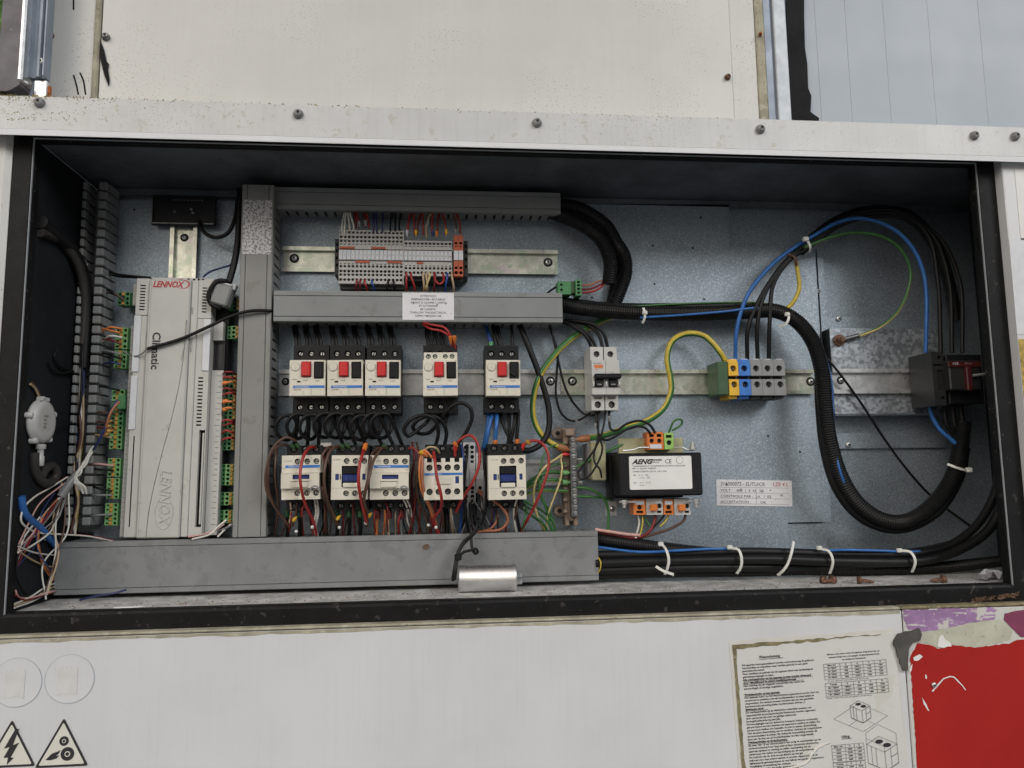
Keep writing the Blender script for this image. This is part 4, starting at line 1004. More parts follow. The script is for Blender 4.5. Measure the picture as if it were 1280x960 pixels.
# small bare bracket with a screw below
c0, c1, w, h = span(757, 627, 771, 645, .003)
sb = thing('small_foot', 'small metal foot with a screw under the transformer', 'bracket', (c0, D, c1))
MB().box(-w / 2, w / 2, -.002, -.0003, -h / 2, h / 2).build('sheet', 'zinc_plain', sb); mb = MB(); screw_head(mb, (0.002, -.002, 0), (0, -1, 0), .004); mb.build('screw', ['steel', 'dark_hole'], sb)

# white service label on the plate
c0, c1, w, h = span(895.5, 600, 990, 632.5, .0005)
sv = thing('service_label', 'white service label with faded handwriting on the mounting plate', 'label', (c0, D - .0004, c1), rot=(0, radians(1.8), 0))
flatpoly([[(-w / 2, -h / 2), (w / 2, -h / 2), (w / 2, h / 2), (-w / 2, h / 2)]], 0, 'sheet', 'paper_worn', sv)
text('316000072 - ELITU/CR', .0075, 'grey_ink', sv, (-w * .45, -.0006, h * .33), sx=.9, shear=.15); text('LZE 4 L', .0072, 'red_ink', sv, (w * .24, -.0006, h * .34), shear=.2)
for i, s in enumerate(('VOLT :   400  |  3  N   50', 'CONTROLE PAR :  LA   /  02', 'ACCEPTATION :        OK')): text(s, .0052, 'grey_ink', sv, (-w * .45, -.0006, h * (.08 - .22 * i)), sx=1.15)
for i in range(4):
    mb = MB(); mb.box(-w * .46, w * .46, -.0005, -.0003, h * (.2 - .21 * i), h * (.2 - .21 * i) + .0005); mb.build('ruled_line', 'pale_ink', sv)
mb = MB(); mb.box(w * .02, w * .02 + .0005, -.0005, -.0003, -h * .45, h * .2); mb.build('ruled_line', 'pale_ink', sv)

# ------------------------------------------------------------ earth bar
dF = .030
cx, cz, w, h = span(706, 536, 722, 656, dF)
eb = thing('earth_bar', 'tan earth bar with a column of screws and many green yellow wires', 'earth bar', (cx, D, cz), rot=(0, radians(.0), 0))
def E_(px, py, d=dF): q = at(px, py, d); return q.x - cx, q.z - cz
x0, z1 = E_(706, 535); x1, z0 = E_(722, 652)
mb = MB(); mb.box(x0 - .001, x1 + .002, -.020, -.0005, z0, z1, b=.001); mb.build('carrier', 'tan_plastic', eb)
xa = E_(713, 600)[0]; xb = E_(722.5, 600)[0]
mb = MB(); mb.box(xa, xb, -dF, -.0202, z0 + .006, z1 - .012, b=.0008); mb.build('bar', 'dark_steel', eb)
mb = MB(); mb.box(x0 + .001, x1 - .001, -.027, -.0202, z1 - .0105, z1 - .001, b=.001); mb.build('head', 'tan_plastic', eb)
for k in range(14):
    py = 549 + k * 7.1 - (3 if 0 else 0); q = E_(716 + k * .25, py)
    mb = MB(); mb.lathe((q[0], -dF, q[1]), (0, -1, 0), ((.0029, 0), (.0029, .0012), (.0022, .0018)), 12); mb.box(q[0] - .0022, q[0] + .0022, -dF - .0022, -dF - .0017, q[1] - .0004, q[1] + .0004, m=1)
    if k != 4: mb.build('clamp_screw', ['zinc_plain', 'dark_hole'], eb)
for k in range(13):
    if k % 2 == 0: q = E_(708, 553 + k * 7.2); mb = MB(); mb.box(q[0] - .003, q[0] + .003, -.024, -.0202, q[1] - .0022, q[1] + .0022, b=.0006); mb.build('clamp', 'tan_plastic', eb)
for px, py in ((697, 541.5), (699.5, 638.5)):
    q = E_(px, py, .01); mb = MB(); mb.prism([(q[0] + .0075 * cos(a), q[1] + .0075 * sin(a)) for a in [pi / 2 + pi * i / 8 for i in range(9)]] + [(x0, q[1] - .0075), (x0, q[1] + .0075)], 'xz', -.004, -.010); mb.cyl((q[0], -.0101, q[1]), (0, -1, 0), .003, .0003, 12, 1); mb.build('ear', ['tan_plastic', 'dark_hole'], eb)
for sx in (0, 1):
    q = E_(711 + sx * 11, 655); mb = MB(); mb.box(q[0] - .0035, q[0] + .0022, -.022, -.004, q[1] - .003, q[1] + .007, b=.0008); mb.build('foot', 'tan_plastic', eb)
for py, px in ((574, 724), (591, 722.5), (603, 724)):
    q = E_(px, py); mb = MB(); mb.cyl((q[0] - .002, -.024, q[1]), (1, 0, 0), .0013, .007, 8); mb.build('peg', 'light_grey_plastic', eb)

# ------------------------------------------------------------ small spring terminal column between two contactors
dF = .046
cx, cz, w, h = span(580, 555, 603, 631, dF)
sc_ = thing('spring_terminals', 'narrow light grey spring terminal group between two contactors', 'terminal strip', (cx, D, cz))
for k, (a, b, t, bo) in enumerate(((579, 586.2, 553, 630), (586.6, 594.2, 553, 630), (595, 605, 566, 616))):
    c0, c1, w, h = span(a, t, b, bo, dF); mb = MB(); xo = c0 - cx
    Zq = lambda py: at(592, py, dF).z - cz
    hs = [(('o' if i % 2 == 0 else 'r'), xo, Zq(py), *((.0026, .004) if i % 2 == 0 else (.0040, .0034, .004))) for i, py in enumerate((559, 565, 571, 577, 610, 615, 620.5, 626)) if t + 2 < py - 2 and py + 3 < bo]
    mb.panel(xo - w / 2, xo + w / 2, Zq(bo), Zq(t), -dF, -.007, hs + [('r', xo, Zq(594), w * .7, .010, .003)]); mb.build('terminal', ['light_grey_plastic', 'grey_plastic'] if 0 else ['light_grey_plastic', 'dark_hole'], sc_)
    mb = MB(); mb.box(xo - w / 2 + .0006, xo + w / 2 - .0006, -dF - .0008, -dF - .00005, Zq(599.5), Zq(588.5), b=.0003); mb.build('marker', 'marker_white', sc_)

# ------------------------------------------------------------ capacitor lying on the sill
cy = at(612, 720, .088)
cap = thing('capacitor', 'bare aluminium capacitor lying on its side at the front of the floor', 'capacitor', (at(609, 720, .088).x, D - .088, .0165))
l2 = (at(645, 720, .088).x - at(572.5, 720, .088).x) / 2; R_ = .0160
mb = MB(); mb.lathe((-l2, 0, 0), (1, 0, 0), ((R_ - .003, 0), (R_ - .0008, .0005), (R_, .0022), (R_, 2 * l2 - .004), (R_ + .0006, 2 * l2 - .0035), (R_ + .0006, 2 * l2 - .001), (R_ - .001, 2 * l2), (R_ - .002, 2 * l2 - .0012), (.002, 2 * l2 - .0015)), 40); mb.build('can', 'aluminium', cap)
for z in (.003, -.005):
    mb = MB(); mb.lathe((l2 - .002, -.003, z), (1, 0, 0), ((.0040, 0), (.0040, .003), (.0030, .0034), (.0030, .0085), (.0022, .009)), 10); mb.build('stud', 'zinc_plain', cap)
cap.rotation_euler = (0, radians(.3), 0)
# printed line round the can: follows the curve, so it is laid as thin letters on a narrow flat
text('40µF 450V  a.c. ± 5%  50/60Hz', .0040, 'grey_ink', cap, (-l2 + .014, -R_ * .52, R_ * .87), rot=(pi / 2 - radians(58), 0, 0), sx=1.1)
text('X', .0050, 'ink', cap, (-l2 + .009, -R_ * .52, R_ * .87), rot=(pi / 2 - radians(58), 0, 0))

# ------------------------------------------------------------ black sensor box, ferrite clamp, pressure switch, green plug
cx, cz, w, h = span(190, 245, 269, 281, .014)
bb = thing('black_box', 'flat black box with clear rim on the upright rail, top left', 'box', (cx, D - .0078, cz))
mb = MB(); mb.panel(-w / 2, w / 2, -h / 2, h / 2, -.0085, -.0005, [('r', 0, 0, w - .004, h - .005, .002)], hm=0); mb.build('case', ['black_core'], bb)
for x, z in ((-.012, -.002), (.012, -.003), (.010, .002)):
    mb = MB(); mb.lathe((x, -.0065, z), (0, -1, 0), ((.0026, 0), (.0024, .0008), (.001, .0012)), 10); mb.build('screw', 'dark_steel', bb)
for i in range(9): mb = MB(); mb.box(-.014 + i * .0045, -.0115 + i * .0045, -.0068, -.0063, h / 2 - .0065, h / 2 - .005); mb.build('contact', 'dark_steel', bb)
fx = [(-w / 2, -h / 2, w / 2, -h / 2 + .0009), (-w / 2, -h / 2, -w / 2 + .0009, h / 2)]
mb = MB(); mb.box(-w / 2 + .001, w / 2 - .001, -.0093, -.0086, -h / 2 + .0004, -h / 2 + .0016); mb.build('rim', 'dark_steel', bb); mb = MB(); mb.box(-w / 2 + .0004, -w / 2 + .0016, -.0093, -.0086, -h / 2 + .002, h / 2 - .001); mb.build('rim', 'dark_steel', bb)

c = at(279.5, 370, .045)
fe = thing('ferrite_clamp', 'grey clip-on ferrite block on the looped black cable', 'ferrite', c, rot=(0, radians(16), 0))
mb = MB(); mb.box(-.0115, .0105, -.011, .010, -.0140, .0130, b=.002); mb.build('shell', 'grey_plastic', fe); mb = MB(); mb.box(-.0095, .0085, -.009, .008, .0131, .0160, b=.001); mb.build('collar', 'light_grey_plastic', fe); mb = MB(); mb.box(.0085, .0125, -.006, .006, .010, .0180, b=.001); mb.build('latch', 'light_grey_plastic', fe)

# pressure switch on the left wall, its dial facing right
pc = Vector((.0, .031, at(45, 528, D - .04).z))
ps = thing('pressure_switch', 'round white pressure switch with a tube fitting on the left wall', 'pressure switch', pc)
mb = MB(); mb.lathe((0.0005, 0, 0), (1, 0, 0), ((.024, 0), (.026, .002), (.026, .005), (.024, .006), (.024, .009), (.020, .0105), (.017, .0108)), 28); mb.build('housing', 'light_grey_plastic', ps)
for k in range(5):
    a = k * 2 * pi / 5 + .4; mb = MB(); mb.lathe((.001, .026 * cos(a), .026 * sin(a)), (1, 0, 0), ((.0036, 0), (.0036, .007), (.0026, .008)), 10); mb.build('lug', 'light_grey_plastic', ps)
t_ = MB(); t_.box(.0109, .0114, -.0095, .0095, -.0095, .0095); t_.build('dial_plate', 'terminal_grey', ps)
for i, s in enumerate(('PS 500', '0.5-5', 'mbar', 'IP54')): text(s, .0034, 'ink', ps, (.0117, -.0075, .0060 - i * .0042), rot=(pi / 2, 0, pi / 2))
mb = MB(); mb.lathe((.006, 0, -.026), (0, 0, -1), ((.0055, 0), (.0055, .005), (.0035, .006), (.0035, .013), (.0045, .014), (.0045, .024), (.003, .025)), 12); mb.build('tube_fitting', 'light_grey_plastic', ps)
mb = MB(); mb.box(.002, .009, -.009, .009, .0235, .0285, b=.001); mb.build('cable_entry', 'light_grey_plastic', ps)

c = at(714, 361, .035)
gp = thing('green_plug', 'green pluggable connector with red wires above the middle duct', 'connector', c)
mb = MB(); mb.panel(-.020, -.002, -.010, .008, -.010, .010, [('o', -.015, -.004, .0018, .002), ('o', -.015, .003, .0018, .002)]); mb.build('header', ['green_plastic', 'dark_hole'], gp)
mb = MB(); mb.panel(.004, .012, -.012, .010, -.012, .010, [('r', .008, z, .004, .003, .003) for z in (-.008, -.003, .002, .0065)]); mb.build('plug', ['green_plastic', 'dark_hole'], gp)
mb = MB(); mb.box(-.002, .004, -.008, .008, -.008, .0085, b=.0006); mb.build('neck', 'dark_green_plastic', gp)

# ------------------------------------------------------------ the controller with its green plug-in connectors
dC = .050
ctop = at(213, 346, dC); cbot = at(196.5, 673, dC)
tilt = math.atan2(ctop.x - cbot.x, ctop.z - cbot.z)
ctl = thing('controller', 'tall beige electronic controller with green connectors down both sides', 'controller', ((ctop.x + cbot.x) / 2, D - .0078, (ctop.z + cbot.z) / 2), rot=(0, tilt, 0))
CI = Matrix.Translation(ctl.location) @ Matrix.Rotation(tilt, 4, 'Y'); CI = CI.inverted()
def C(px, py, d=dC): v = CI @ at(px, py, d); return v.x, v.z
hl = (ctop - cbot).length / 2
dy = lambda d: -(d - .0078)                        # proud of plate -> local y
S = .00104                                         # metres per photo pixel at the cover
mb = MB(); mb.box(-49 * S, 66 * S, dy(.026), -.0005, -hl + .002, hl - .006, b=.001); mb.build('base', 'black_plastic', ctl)
# vent slots are real recesses
zv = lambda py: C(200, py, .046)[1]
lv = [('r', -33.2 * S, zv(357.2 + i * 3.75), 6.3 * S, .0018, .003) for i in range(9)]
mb = MB(); mb.panel(-40.5 * S, -25.3 * S, zv(394), zv(348.5), dy(.046), dy(.020), lv); mb.build('vent_panel', ['controller_beige', 'dark_hole'], ctl)
mb = MB(); mb.box(-40.5 * S, -25.3 * S, dy(.0455), dy(.020), -hl + .001, zv(394.5), b=.0008); mb.build('side_panel', 'controller_beige', ctl)
mb = MB(); mb.box(-41 * S, -33 * S, dy(.0472), dy(.0457), zv(465), zv(394.8), b=.0004); mb.build('label_strip', 'marker_white', ctl)
mb = MB(); mb.box(-41 * S, -33.5 * S, dy(.0472), dy(.0457), zv(537), zv(470), b=.0004); mb.build('label_strip', 'marker_white', ctl)
mb = MB(); mb.box(-34.6 * S, -33.4 * S, dy(.0459), dy(.0454), -hl + .014, zv(545)); mb.build('slot', 'dark_hole', ctl)
rvh = [('r', 40.5 * S, zv(359 + i * 3.75), 6 * S, .0018, .003) for i in range(9)]
mb = MB(); mb.panel(33.3 * S, 49 * S, zv(397), zv(349), dy(.046), dy(.020), rvh); mb.build('vent_panel', ['controller_beige', 'dark_hole'], ctl)
r2 = [('r', 40.0 * S, zv(472 + i * 4.55), 6 * S, .0020, .003) for i in range(14)] + [('r', 44.5 * S, zv(598), 7 * S, zv(538) - zv(660), .006)]
mb = MB(); mb.panel(33.3 * S, 49 * S, -hl + .002, zv(397.5), dy(.0455), dy(.020), r2); mb.build('side_panel', ['controller_beige', 'dark_hole'], ctl)
mb = MB(); mb.box(45.2 * S, 47.3 * S, dy(.0462), dy(.040), zv(656), zv(541), b=.0005); mb.build('cover_rib', 'controller_beige', ctl)
mb = MB(); mb.box(41 * S, 49.5 * S, dy(.0472), dy(.0457), zv(463), zv(398.5), b=.0004); mb.build('label_strip', 'marker_white', ctl)
mb = MB(); mb.box(25.0 * S, 33.0 * S, dy(.047), dy(.020), -hl + .001, hl - .003, b=.0008); mb.build('side_rib', 'controller_beige', ctl)
mb = MB(); mb.box(-24.9 * S, 24.7 * S, dy(dC), dy(.020), -hl, hl - .003, b=.0016); cov = mb.build('cover', 'controller_beige', ctl)
mb = MB(); mb.box(-24.9 * S + .003, -24.9 * S + .0036, dy(dC) - .0001, dy(dC) + .0002, -hl + .004, hl - .006); mb.build('groove', 'pale_ink', cov)
mb = MB(); mb.box(-38 * S, 49 * S, dy(.040), -.004, hl - .0028, hl + .0015, b=.0006); mb.build('top_edge', 'light_grey_plastic', ctl)
for px in (236, 243, 249, 254): q = C(px, 346.5, .04); mb = MB(); mb.cyl((q[0], dy(.0401), hl - .0007), (0, -1, 0), .0016, .0008, 8); mb.build('jack', 'dark_hole', ctl)
# sweeping seam across the cover
p = [C(*q) for q in ((233.5, 400), (230, 440), (224, 480), (214, 525), (203, 565), (193, 605), (186, 640), (182.5, 671))]
mb = MB(); mb.tube([(x, dy(dC) + .0002, z) for x, z in p], .0005, 6); mb.build('seam', 'dark_steel', cov)
# printed and moulded lettering
y_ = dy(dC) - .0003
q = C(191.5, 355.5); text('LENNOX', .0112, 'red_ink', cov, (q[0] - .0005, y_, q[1]), shear=.3, bold=.0004, sx=.80)
q = C(226, 355.3)
arc = [(q[0] + .0115 * cos(a) * 1.0, q[1] + .0062 * sin(a)) for a in [radians(150 - 250 * i / 24) for i in range(25)]]
inn = [(q[0] - .0006 + .0100 * cos(a) * (1.0 if True else 1), q[1] + .0054 * sin(a)) for a in [radians(150 - 250 * i / 24) for i in range(25)]]
mb = MB()
for i in range(24):
    k = .35 + .65 * math.sin(pi * i / 24); A, B = Vector((*arc[i], 0)), Vector((*arc[i + 1], 0)); a_, b_ = Vector((*inn[i], 0)), Vector((*inn[i + 1], 0))
    mb.add([(A.x, y_, A.y), (B.x, y_, B.y), (B.lerp(b_, k).x, y_, B.lerp(b_, k).y), (A.lerp(a_, k).x, y_, A.lerp(a_, k).y)], [(0, 1, 2, 3)])
mb.build('swoosh', 'red_ink', cov)
q = C(195.5, 415); text('Climatic', .0140, 'ink', cov, (q[0], y_, q[1]), rot=(pi / 2, pi / 2, 0), bold=.0003, sx=1.03)
q = C(182, 413); text('Analog Sensor 24V', .0032, 'grey_ink', ctl, (q[0], dy(.0458), q[1]), rot=(pi / 2, pi / 2, 0))
q = C(238.5, 422); text('Clock Card', .0038, 'grey_ink', ctl, (q[0], dy(.0473), q[1]), rot=(pi / 2, pi / 2, 0))
q = C(239.5, 384); text('pLAN', .0034, 'grey_ink', ctl, (q[0], dy(.0473), q[1]), rot=(pi / 2, pi / 2, 0))
q = C(179, 494); text('Serial Card', .0032, 'grey_ink', ctl, (q[0], dy(.0458), q[1]), rot=(pi / 2, pi / 2, 0))
q = C(207.5, 586); e = text('LENNOX', .0180, 'controller_beige', cov, (q[0], y_, q[1]), rot=(pi / 2, pi / 2, 0), sx=.90, shear=.25); e.name = 'moulded_lettering'
md = e.modifiers.new('relief', 'SOLIDIFY'); md.thickness = .0018; md.offset = 0
q = C(205, 643); mb = MB(); pts = [(q[0] + .0115 * cos(a), y_ + .0003, q[1] - .006 + .024 * sin(a)) for a in [radians(200 + 260 * i / 30 - 40) for i in range(31)]]
pts = [(q[0] + .0105 * sin(a), y_ + .0002, q[1] + .002 - .020 * cos(a)) for a in [radians(-150 + 300 * i / 30) for i in range(31)]]
mb.tube(pts, .0006, 6); mb.build('moulded_oval', 'controller_beige', cov)
# ledges carrying the connectors, with tick marks
mb = MB(); mb.box(-48.5 * S, -41 * S, dy(.036), dy(.020), zv(380), zv(353), b=.0006); mb.build('ledge', 'controller_beige', ctl)
mb = MB(); mb.box(-48.5 * S, -41 * S, dy(.036), dy(.020), -hl + .001, zv(406), b=.0006); led = mb.build('ledge', 'controller_beige', ctl)
for i in range(40):
    z = zv(412 + i * 6); mb = MB() if i == 0 else mb
    mb.box(-47.5 * S, -44 * S - (.0015 if i % 3 else 0), dy(.0363), dy(.0361), z - .0002, z + .0002)
o_ = mb.build('tick_marks', 'grey_ink', led); o_['kind'] = 'stuff'
mb = MB(); mb.box(49.5 * S, 61.5 * S, dy(.036), dy(.020), zv(423), zv(399), b=.0006); mb.build('ledge', 'controller_beige', ctl)
mb = MB(); mb.box(49.5 * S, 64.0 * S, dy(.036), dy(.020), -hl + .002, zv(461), b=.0006); led = mb.build('ledge', 'controller_beige', ctl)
for i in range(28):
    z = zv(468 + i * 7); mb = MB() if i == 0 else mb
    mb.box(58 * S - (0 if i % 3 else .002), 61.5 * S, dy(.0363), dy(.0361), z - .0003, z + .0003)
o_ = mb.build('tick_marks', 'grey_ink', led); o_['kind'] = 'stuff'
mb = MB(); mb.panel(49.5 * S, 63 * S, zv(460), zv(424), dy(.030), dy(.020), [('r', 56 * S, zv(442), 9 * S, zv(426) - zv(458), .002)], hm=1); mb.build('card_window', ['dark_grey_plastic', 'smoked_window'], ctl)
def connector(side, py0, py1, poles, col='light_green_plastic', d=.030, wd=20, dx=0):
    z1, z0 = zv(py0), zv(py1); p = (z1 - z0) / poles
    e = -48.7 * S if side < 0 else 64.2 * S
    a, b = (e - wd * S, e) if side < 0 else (e, e + wd * S)
    a += dx * S; b += dx * S; w = b - a
    f = lambda t: (b - w * t) if side < 0 else (a + w * t)          # t: 0 at the controller, 1 outwards
    mb = MB(); hs = []
    for k in range(poles):
        z = z1 - p * (k + .5); hs += [('o', f(.42), z, min(p, .0062) * .34, .004), ('o', f(.87), z, min(p, .006) * .26, .002)]
    x0, x1 = sorted((f(.26), f(1))); mb.panel(x0, x1, z0 + .0002, z1 - .0002, dy(d), dy(.012), hs)
    o = mb.build('connector', [col, 'dark_hole'], ctl)
    hs = [('r', f(.12), z1 - p * (k + .5), .0022, p * .5, .003) for k in range(poles)]
    x0, x1 = sorted((f(0), f(.255))); mb = MB(); mb.panel(x0, x1, z0 + .0002, z1 - .0002, dy(d - .003), dy(.012), hs); mb.build('header', ['green_plastic', 'dark_hole'], o)
    mb = MB(); x0, x1 = sorted((f(.56), f(.74)))
    for k in range(poles):
        z = z1 - p * (k + .5); mb.box(x0, x1, dy(d + .0018), dy(d) - .0001, z - p * .40, z + p * .40, b=.0006)
    l = mb.build('lever_row', 'amber_plastic', o); l['kind'] = 'stuff'
for a in ((362, 379, 3, 'green_plastic'), (407, 434.5, 4), (436, 459, 4), (485, 500, 2), (502, 531, 5, 'green_plastic'), (531, 561, 5), (572, 596, 4), (597.5, 624, 5), (629, 657.5, 5)): connector(-1, *a)
for a in ((367, 383, 3, 'dark_green_plastic'), (403, 419.5, 3), (466, 489, 4, 'green_plastic'), (490, 523, 6, 'green_plastic'), (524, 562.5, 7, 'green_plastic'), (580, 607.5, 5), (616, 633, 3), (639, 656, 3)): connector(1, *a)
mb = MB(); mb.box(-58 * S, -49 * S, dy(.040), dy(.0305), zv(511), zv(494), b=.0006); mb.build('coding_plug', 'green_plastic', ctl)

# ------------------------------------------------------------ prints and films on the outer panels
yl = YL - .0004
def LP(px, py): v = aty(px, py, yl); return v.x, v.z
c = aty(1018, 799, yl)
top = .0985
sg = thing('warning_sign', 'weathered white warning sheet with Dutch text, tables and unit drawings', 'sign', (c.x, yl, c.z - .0985 * .80), rot=(0, -radians(2.0), 0))
sg.scale = (.80, 1, .80)
a = [LP(*q) for q in ((913, 806), (1121, 792))]
wS = a[1][0] - a[0][0]; wS = .236; hS = .26
# clear backing film with brown dirt creeping in at its edge, then the sheet
flatpoly([[(-wS / 2 - .006, -hS), (wS / 2 + .008, -hS), (wS / 2 + .008, top + .006), (-wS / 2 - .006, top + .006)]], .0002, 'backing_film', 'clear_tape', sg)
flatpoly([[(-wS / 2, -hS), (wS / 2 + .006, -hS), (wS / 2 + .006, top), (-wS / 2, top)]], -.0002, 'sheet', 'sign_paper', sg)
rr = random.Random(11)
tp = [(-wS / 2 - .002 + i * (wS / 30) * .95, top - .0040 - .0028 * rr.random()) for i in range(31)]; bt = [(x, top - .0005 + .002 * rr.random()) for x, _ in tp]
tp = [(x, z + i * .00016) for i, (x, z) in enumerate(tp)]
flatpoly([tp + bt[::-1]], -.0006, 'dirt_edge', 'moss', sg)
l1 = [(-wS / 2 + .0022 + .0018 * rr.random(), top - .005 - i * .009) for i in range(30)]; l0 = [(-wS / 2 - .001 - .001 * rr.random(), z) for _, z in l1]
flatpoly([l0 + l1[::-1]], -.0006, 'dirt_edge', 'moss', sg)
yi = -.0010
def wr(s, u, v, size, m='ink', **k): return text(s, size, m, sg, (u, yi, v), **k)
wr('Waarschuwing', -.082, top - .0190, .0052, bold=.0001)
flatpoly([[(-.082, top - .0222), (-.046, top - .0222), (-.046, top - .0218), (-.082, top - .0218)]], yi, 'underline', 'ink', sg)
para = ['Dit apparaat moet geinstalleerd worden overeenkomstig de geldende', 'voorschriften en mag alleen maar worden gebruikt in een goed', 'geventileerde ruimte.', 'Voor installatie en gebruik van dit apparaat dient men aandachtig de', 'gebruiksaanwijzingen te lezen.',
        '#Alle werkzaamheden op het apparaat moeten worden uitgevoerd', '#door gekwalificeerd en erkend installatiepersoneel.', 'Niet naleving van de volgende voorschriften kan leiden tot', 'verwondingen of ernstige ongelukken.', '', '#Werkzaamheden op het apparaat:',
        'Het apparaat moet van het electriciteitsnet geisoleerd worden door de', 'stroom uit te schakelen met de hoofdschakelaar en deze laatste te', 'vergrendelen. De technici moeten voorzien zijn van een geschikte', 'beschermende uitrusting (helm, handschoenen, bril etc...).', '#Elektrische uitval:',
        'De werkzaamheden op de elektrische onderdelen moeten met', 'uitgeschakelde stroomspanning (zie hierboven) worden uitgevoerd', 'door personeel dat over een geldige elektrische', 'bevoegdheidsverklaring beschikt.', 'De bevestigingen kunnen tijdens het transport loskomen en moeten',
        'gecontroleerd worden alvorens het apparaat in werking te stellen. De', 'compressors hebben een bepaalde, in acht te nemen, draairichting.', 'Test de juiste draairichting van de ventilator alvorens de compressoren', 'stroomwisselaars te sluiten. Bij verkeerde draairichting moeten de',
        'fasen aan de kop van de hoofdschakelaar worden omgewisseld.', '#Werkzaamheden op de koelsectie(s):', 'Bij meer dan 12 uur stroomuitval is het nodig de weerstanden van de', 'carterverwarming 8 uur lang weer te laten opwarmen alvorens het', 'apparaat opnieuw in werking te stellen. Inschakeling van de',
        'compressor kan leiden tot beschadiging van de compressoren.', 'De controle van de druk en het aflezen van het gas', 'behoren door een erkend vakman te worden uitgevoerd, met de', 'bijbehorende gereedschappen en met behulp van geschikte apparatuur.', 'Vergiftiging of verstikking kan ontstaan.', 'Het gas is zwaarder dan lucht, goed ventileren.', 'Draag altijd beschermende kleding en een bril.']
z = top - .0285
for s in para:
    b = s.startswith('#'); s = s.lstrip('#')
    if s: wr(s, -.1095 + .0014, z, .0035, 'ink', bold=.00014 if b else .00008, sx=1.09)
    if b: flatpoly([[(-.108, z - .0020), (-.108 + len(s) * .00175, z - .0020), (-.108 + len(s) * .00175, z - .0017), (-.108, z - .0017)]], yi, 'underline', 'ink', sg)
    z -= .00405
for i, s in enumerate(('Minimum vrije ruimte rondom het apparaat. Zorg ervoor dat u er', 'overeenkomstige voor, met ingangen, de plaatsing buiten bereik', 'van werking van de koelsectie.')): wr(s, .060, top - .0225 - i * .0042, .0030, bold=.00007, align='CENTER')
def table(x0, x1, z1, rows, cols, rh, head, vals, first=.26):
    g = []; n = rows; zz = z1 - rh * n; xs = [x0, x0 + (x1 - x0) * first] + [x0 + (x1 - x0) * (first + (1 - first) * (k + 1) / (cols - 1)) for k in range(cols - 1)]
    for i in range(n + 1): g.append([(x0, z1 - rh * i - .00012), (x1, z1 - rh * i - .00012), (x1, z1 - rh * i + .00012), (x0, z1 - rh * i + .00012)])
    for x in xs: g.append([(x - .00012, zz), (x + .00012, zz), (x + .00012, z1), (x - .00012, z1)])
    o = flatpoly(g, yi, 'table_lines', 'grey_ink', sg); o['kind'] = 'stuff'
    for i in range(n):
        for k in range(cols):
            s = (head[k] if i == 0 else (vals[(i - 1) % len(vals)][k]))
            wr(s, (xs[k] + xs[k + 1]) / 2, z1 - rh * (i + .5), rh * .72, 'ink', align='CENTER', bold=.00008)
V = [('20 / 25kW', '1500', '1300(*)', '1100', '1200'), ('30 / 35kW', '1500', '1300(*)', '1100', '1200'), ('45 / 55kW', '1600', '1300(*)', '1100', '1200'), ('70 / 85kW', '1600', '1300(*)', '1300', '1300')]
table(.013, .108, top - .0355, 5, 5, .0043, ('Maat / Ser', 'A', 'B', 'C', 'D'), V)
wr('(*) voor machines F with or filter, add 300 mm top', .017, top - .0595, .0030, 'grey_ink')
V2 = [('85 / 100kW', '1900(*)', '1500', '1400', '1500'), ('120 / 150kW', '1900(*)', '1500', '1400', '1500'), ('170 / 200kW', '2100(*)', '1500', '1400', '1500')]
table(.013, .108, top - .0620, 4, 5, .0047, ('F series', 'A', 'B', 'C', 'D'), V2)
wr('(*) add 1 meter if the units are equipped with gas burner', .013, top - .0830, .0030, 'grey_ink')
def iso(cx_, cz_, s, w=.0003, plan=True, lift=False):
    P = lambda x, y, z: (cx_ + (x - y) * .87 * s, cz_ + (x + y) * -.42 * s + z * s)
    g = []; 
    def ln(a, b, t=w):
        a, b = Vector(a), Vector(b); d = (b - a).normalized() * t / 2; n_ = Vector((-d.y, d.x)); g.append([tuple(a - n_), tuple(b - n_), tuple(b + n_), tuple(a + n_)])
    x, y, h = 1.0, .75, .85
    for q0, q1 in (((0, 0, h), (x, 0, h)), ((x, 0, h), (x, y, h)), ((x, y, h), (0, y, h)), ((0, y, h), (0, 0, h)), ((x, y, 0), (x, y, h)), ((x, 0, 0), (x, 0, h)), ((0, y, 0), (0, y, h)), ((x, 0, 0), (x, y, 0)), ((x, y, 0), (0, y, 0)), ((.5, y, 0), (.5, y, h)), ((x, .4, .05), (x, .4, h)), ((x, 0, .45), (x, .4, .45)), ((.25, y, 0), (.25, y, h))): ln(P(*q0), P(*q1), w * (2 if q0[2] == 0 and q1[2] == 0 else 1))
    if plan:
        for q0, q1 in (((-.8, -.8, 0), (1.7, -.8, 0)), ((1.7, -.8, 0), (1.7, 1.5, 0)), ((1.7, 1.5, 0), (-.8, 1.5, 0)), ((-.8, 1.5, 0), (-.8, -.8, 0)), ((.5, y, 0), (.5, 1.5, 0)), ((x, .4, 0), (1.7, .4, 0))): ln(P(*q0), P(*q1), w * .6)
        g = [p for p in g]
    if lift:
        for q0, q1 in (((0, y, h), (0, y, h + .5)), ((x, 0, h), (x, 0, h + .5)), ((0, 0, h + .55), (0, y, h + .5)), ((0, 0, h + .55), (x, 0, h + .5)), ((x, y, h), (x, y, h + .25)), ((0, y, h + .28), (x, y, h + .25))): ln(P(*q0), P(*q1), w * .6)
    for fx in (.28, .72): g.append([P(fx + .16 * cos(a), .3 + .16 * sin(a), h + .002) for a in [2 * pi * k / 14 for k in range(14)]])
    o = flatpoly(g, yi, 'unit_drawing', 'ink', sg); o['kind'] = 'stuff'
iso(.0600, top - .1060, .0195); iso(.0860, top - .1660, .0300, plan=False, lift=True)
wr('Lifting', .0300, top - .1370, .0050, bold=.0001)
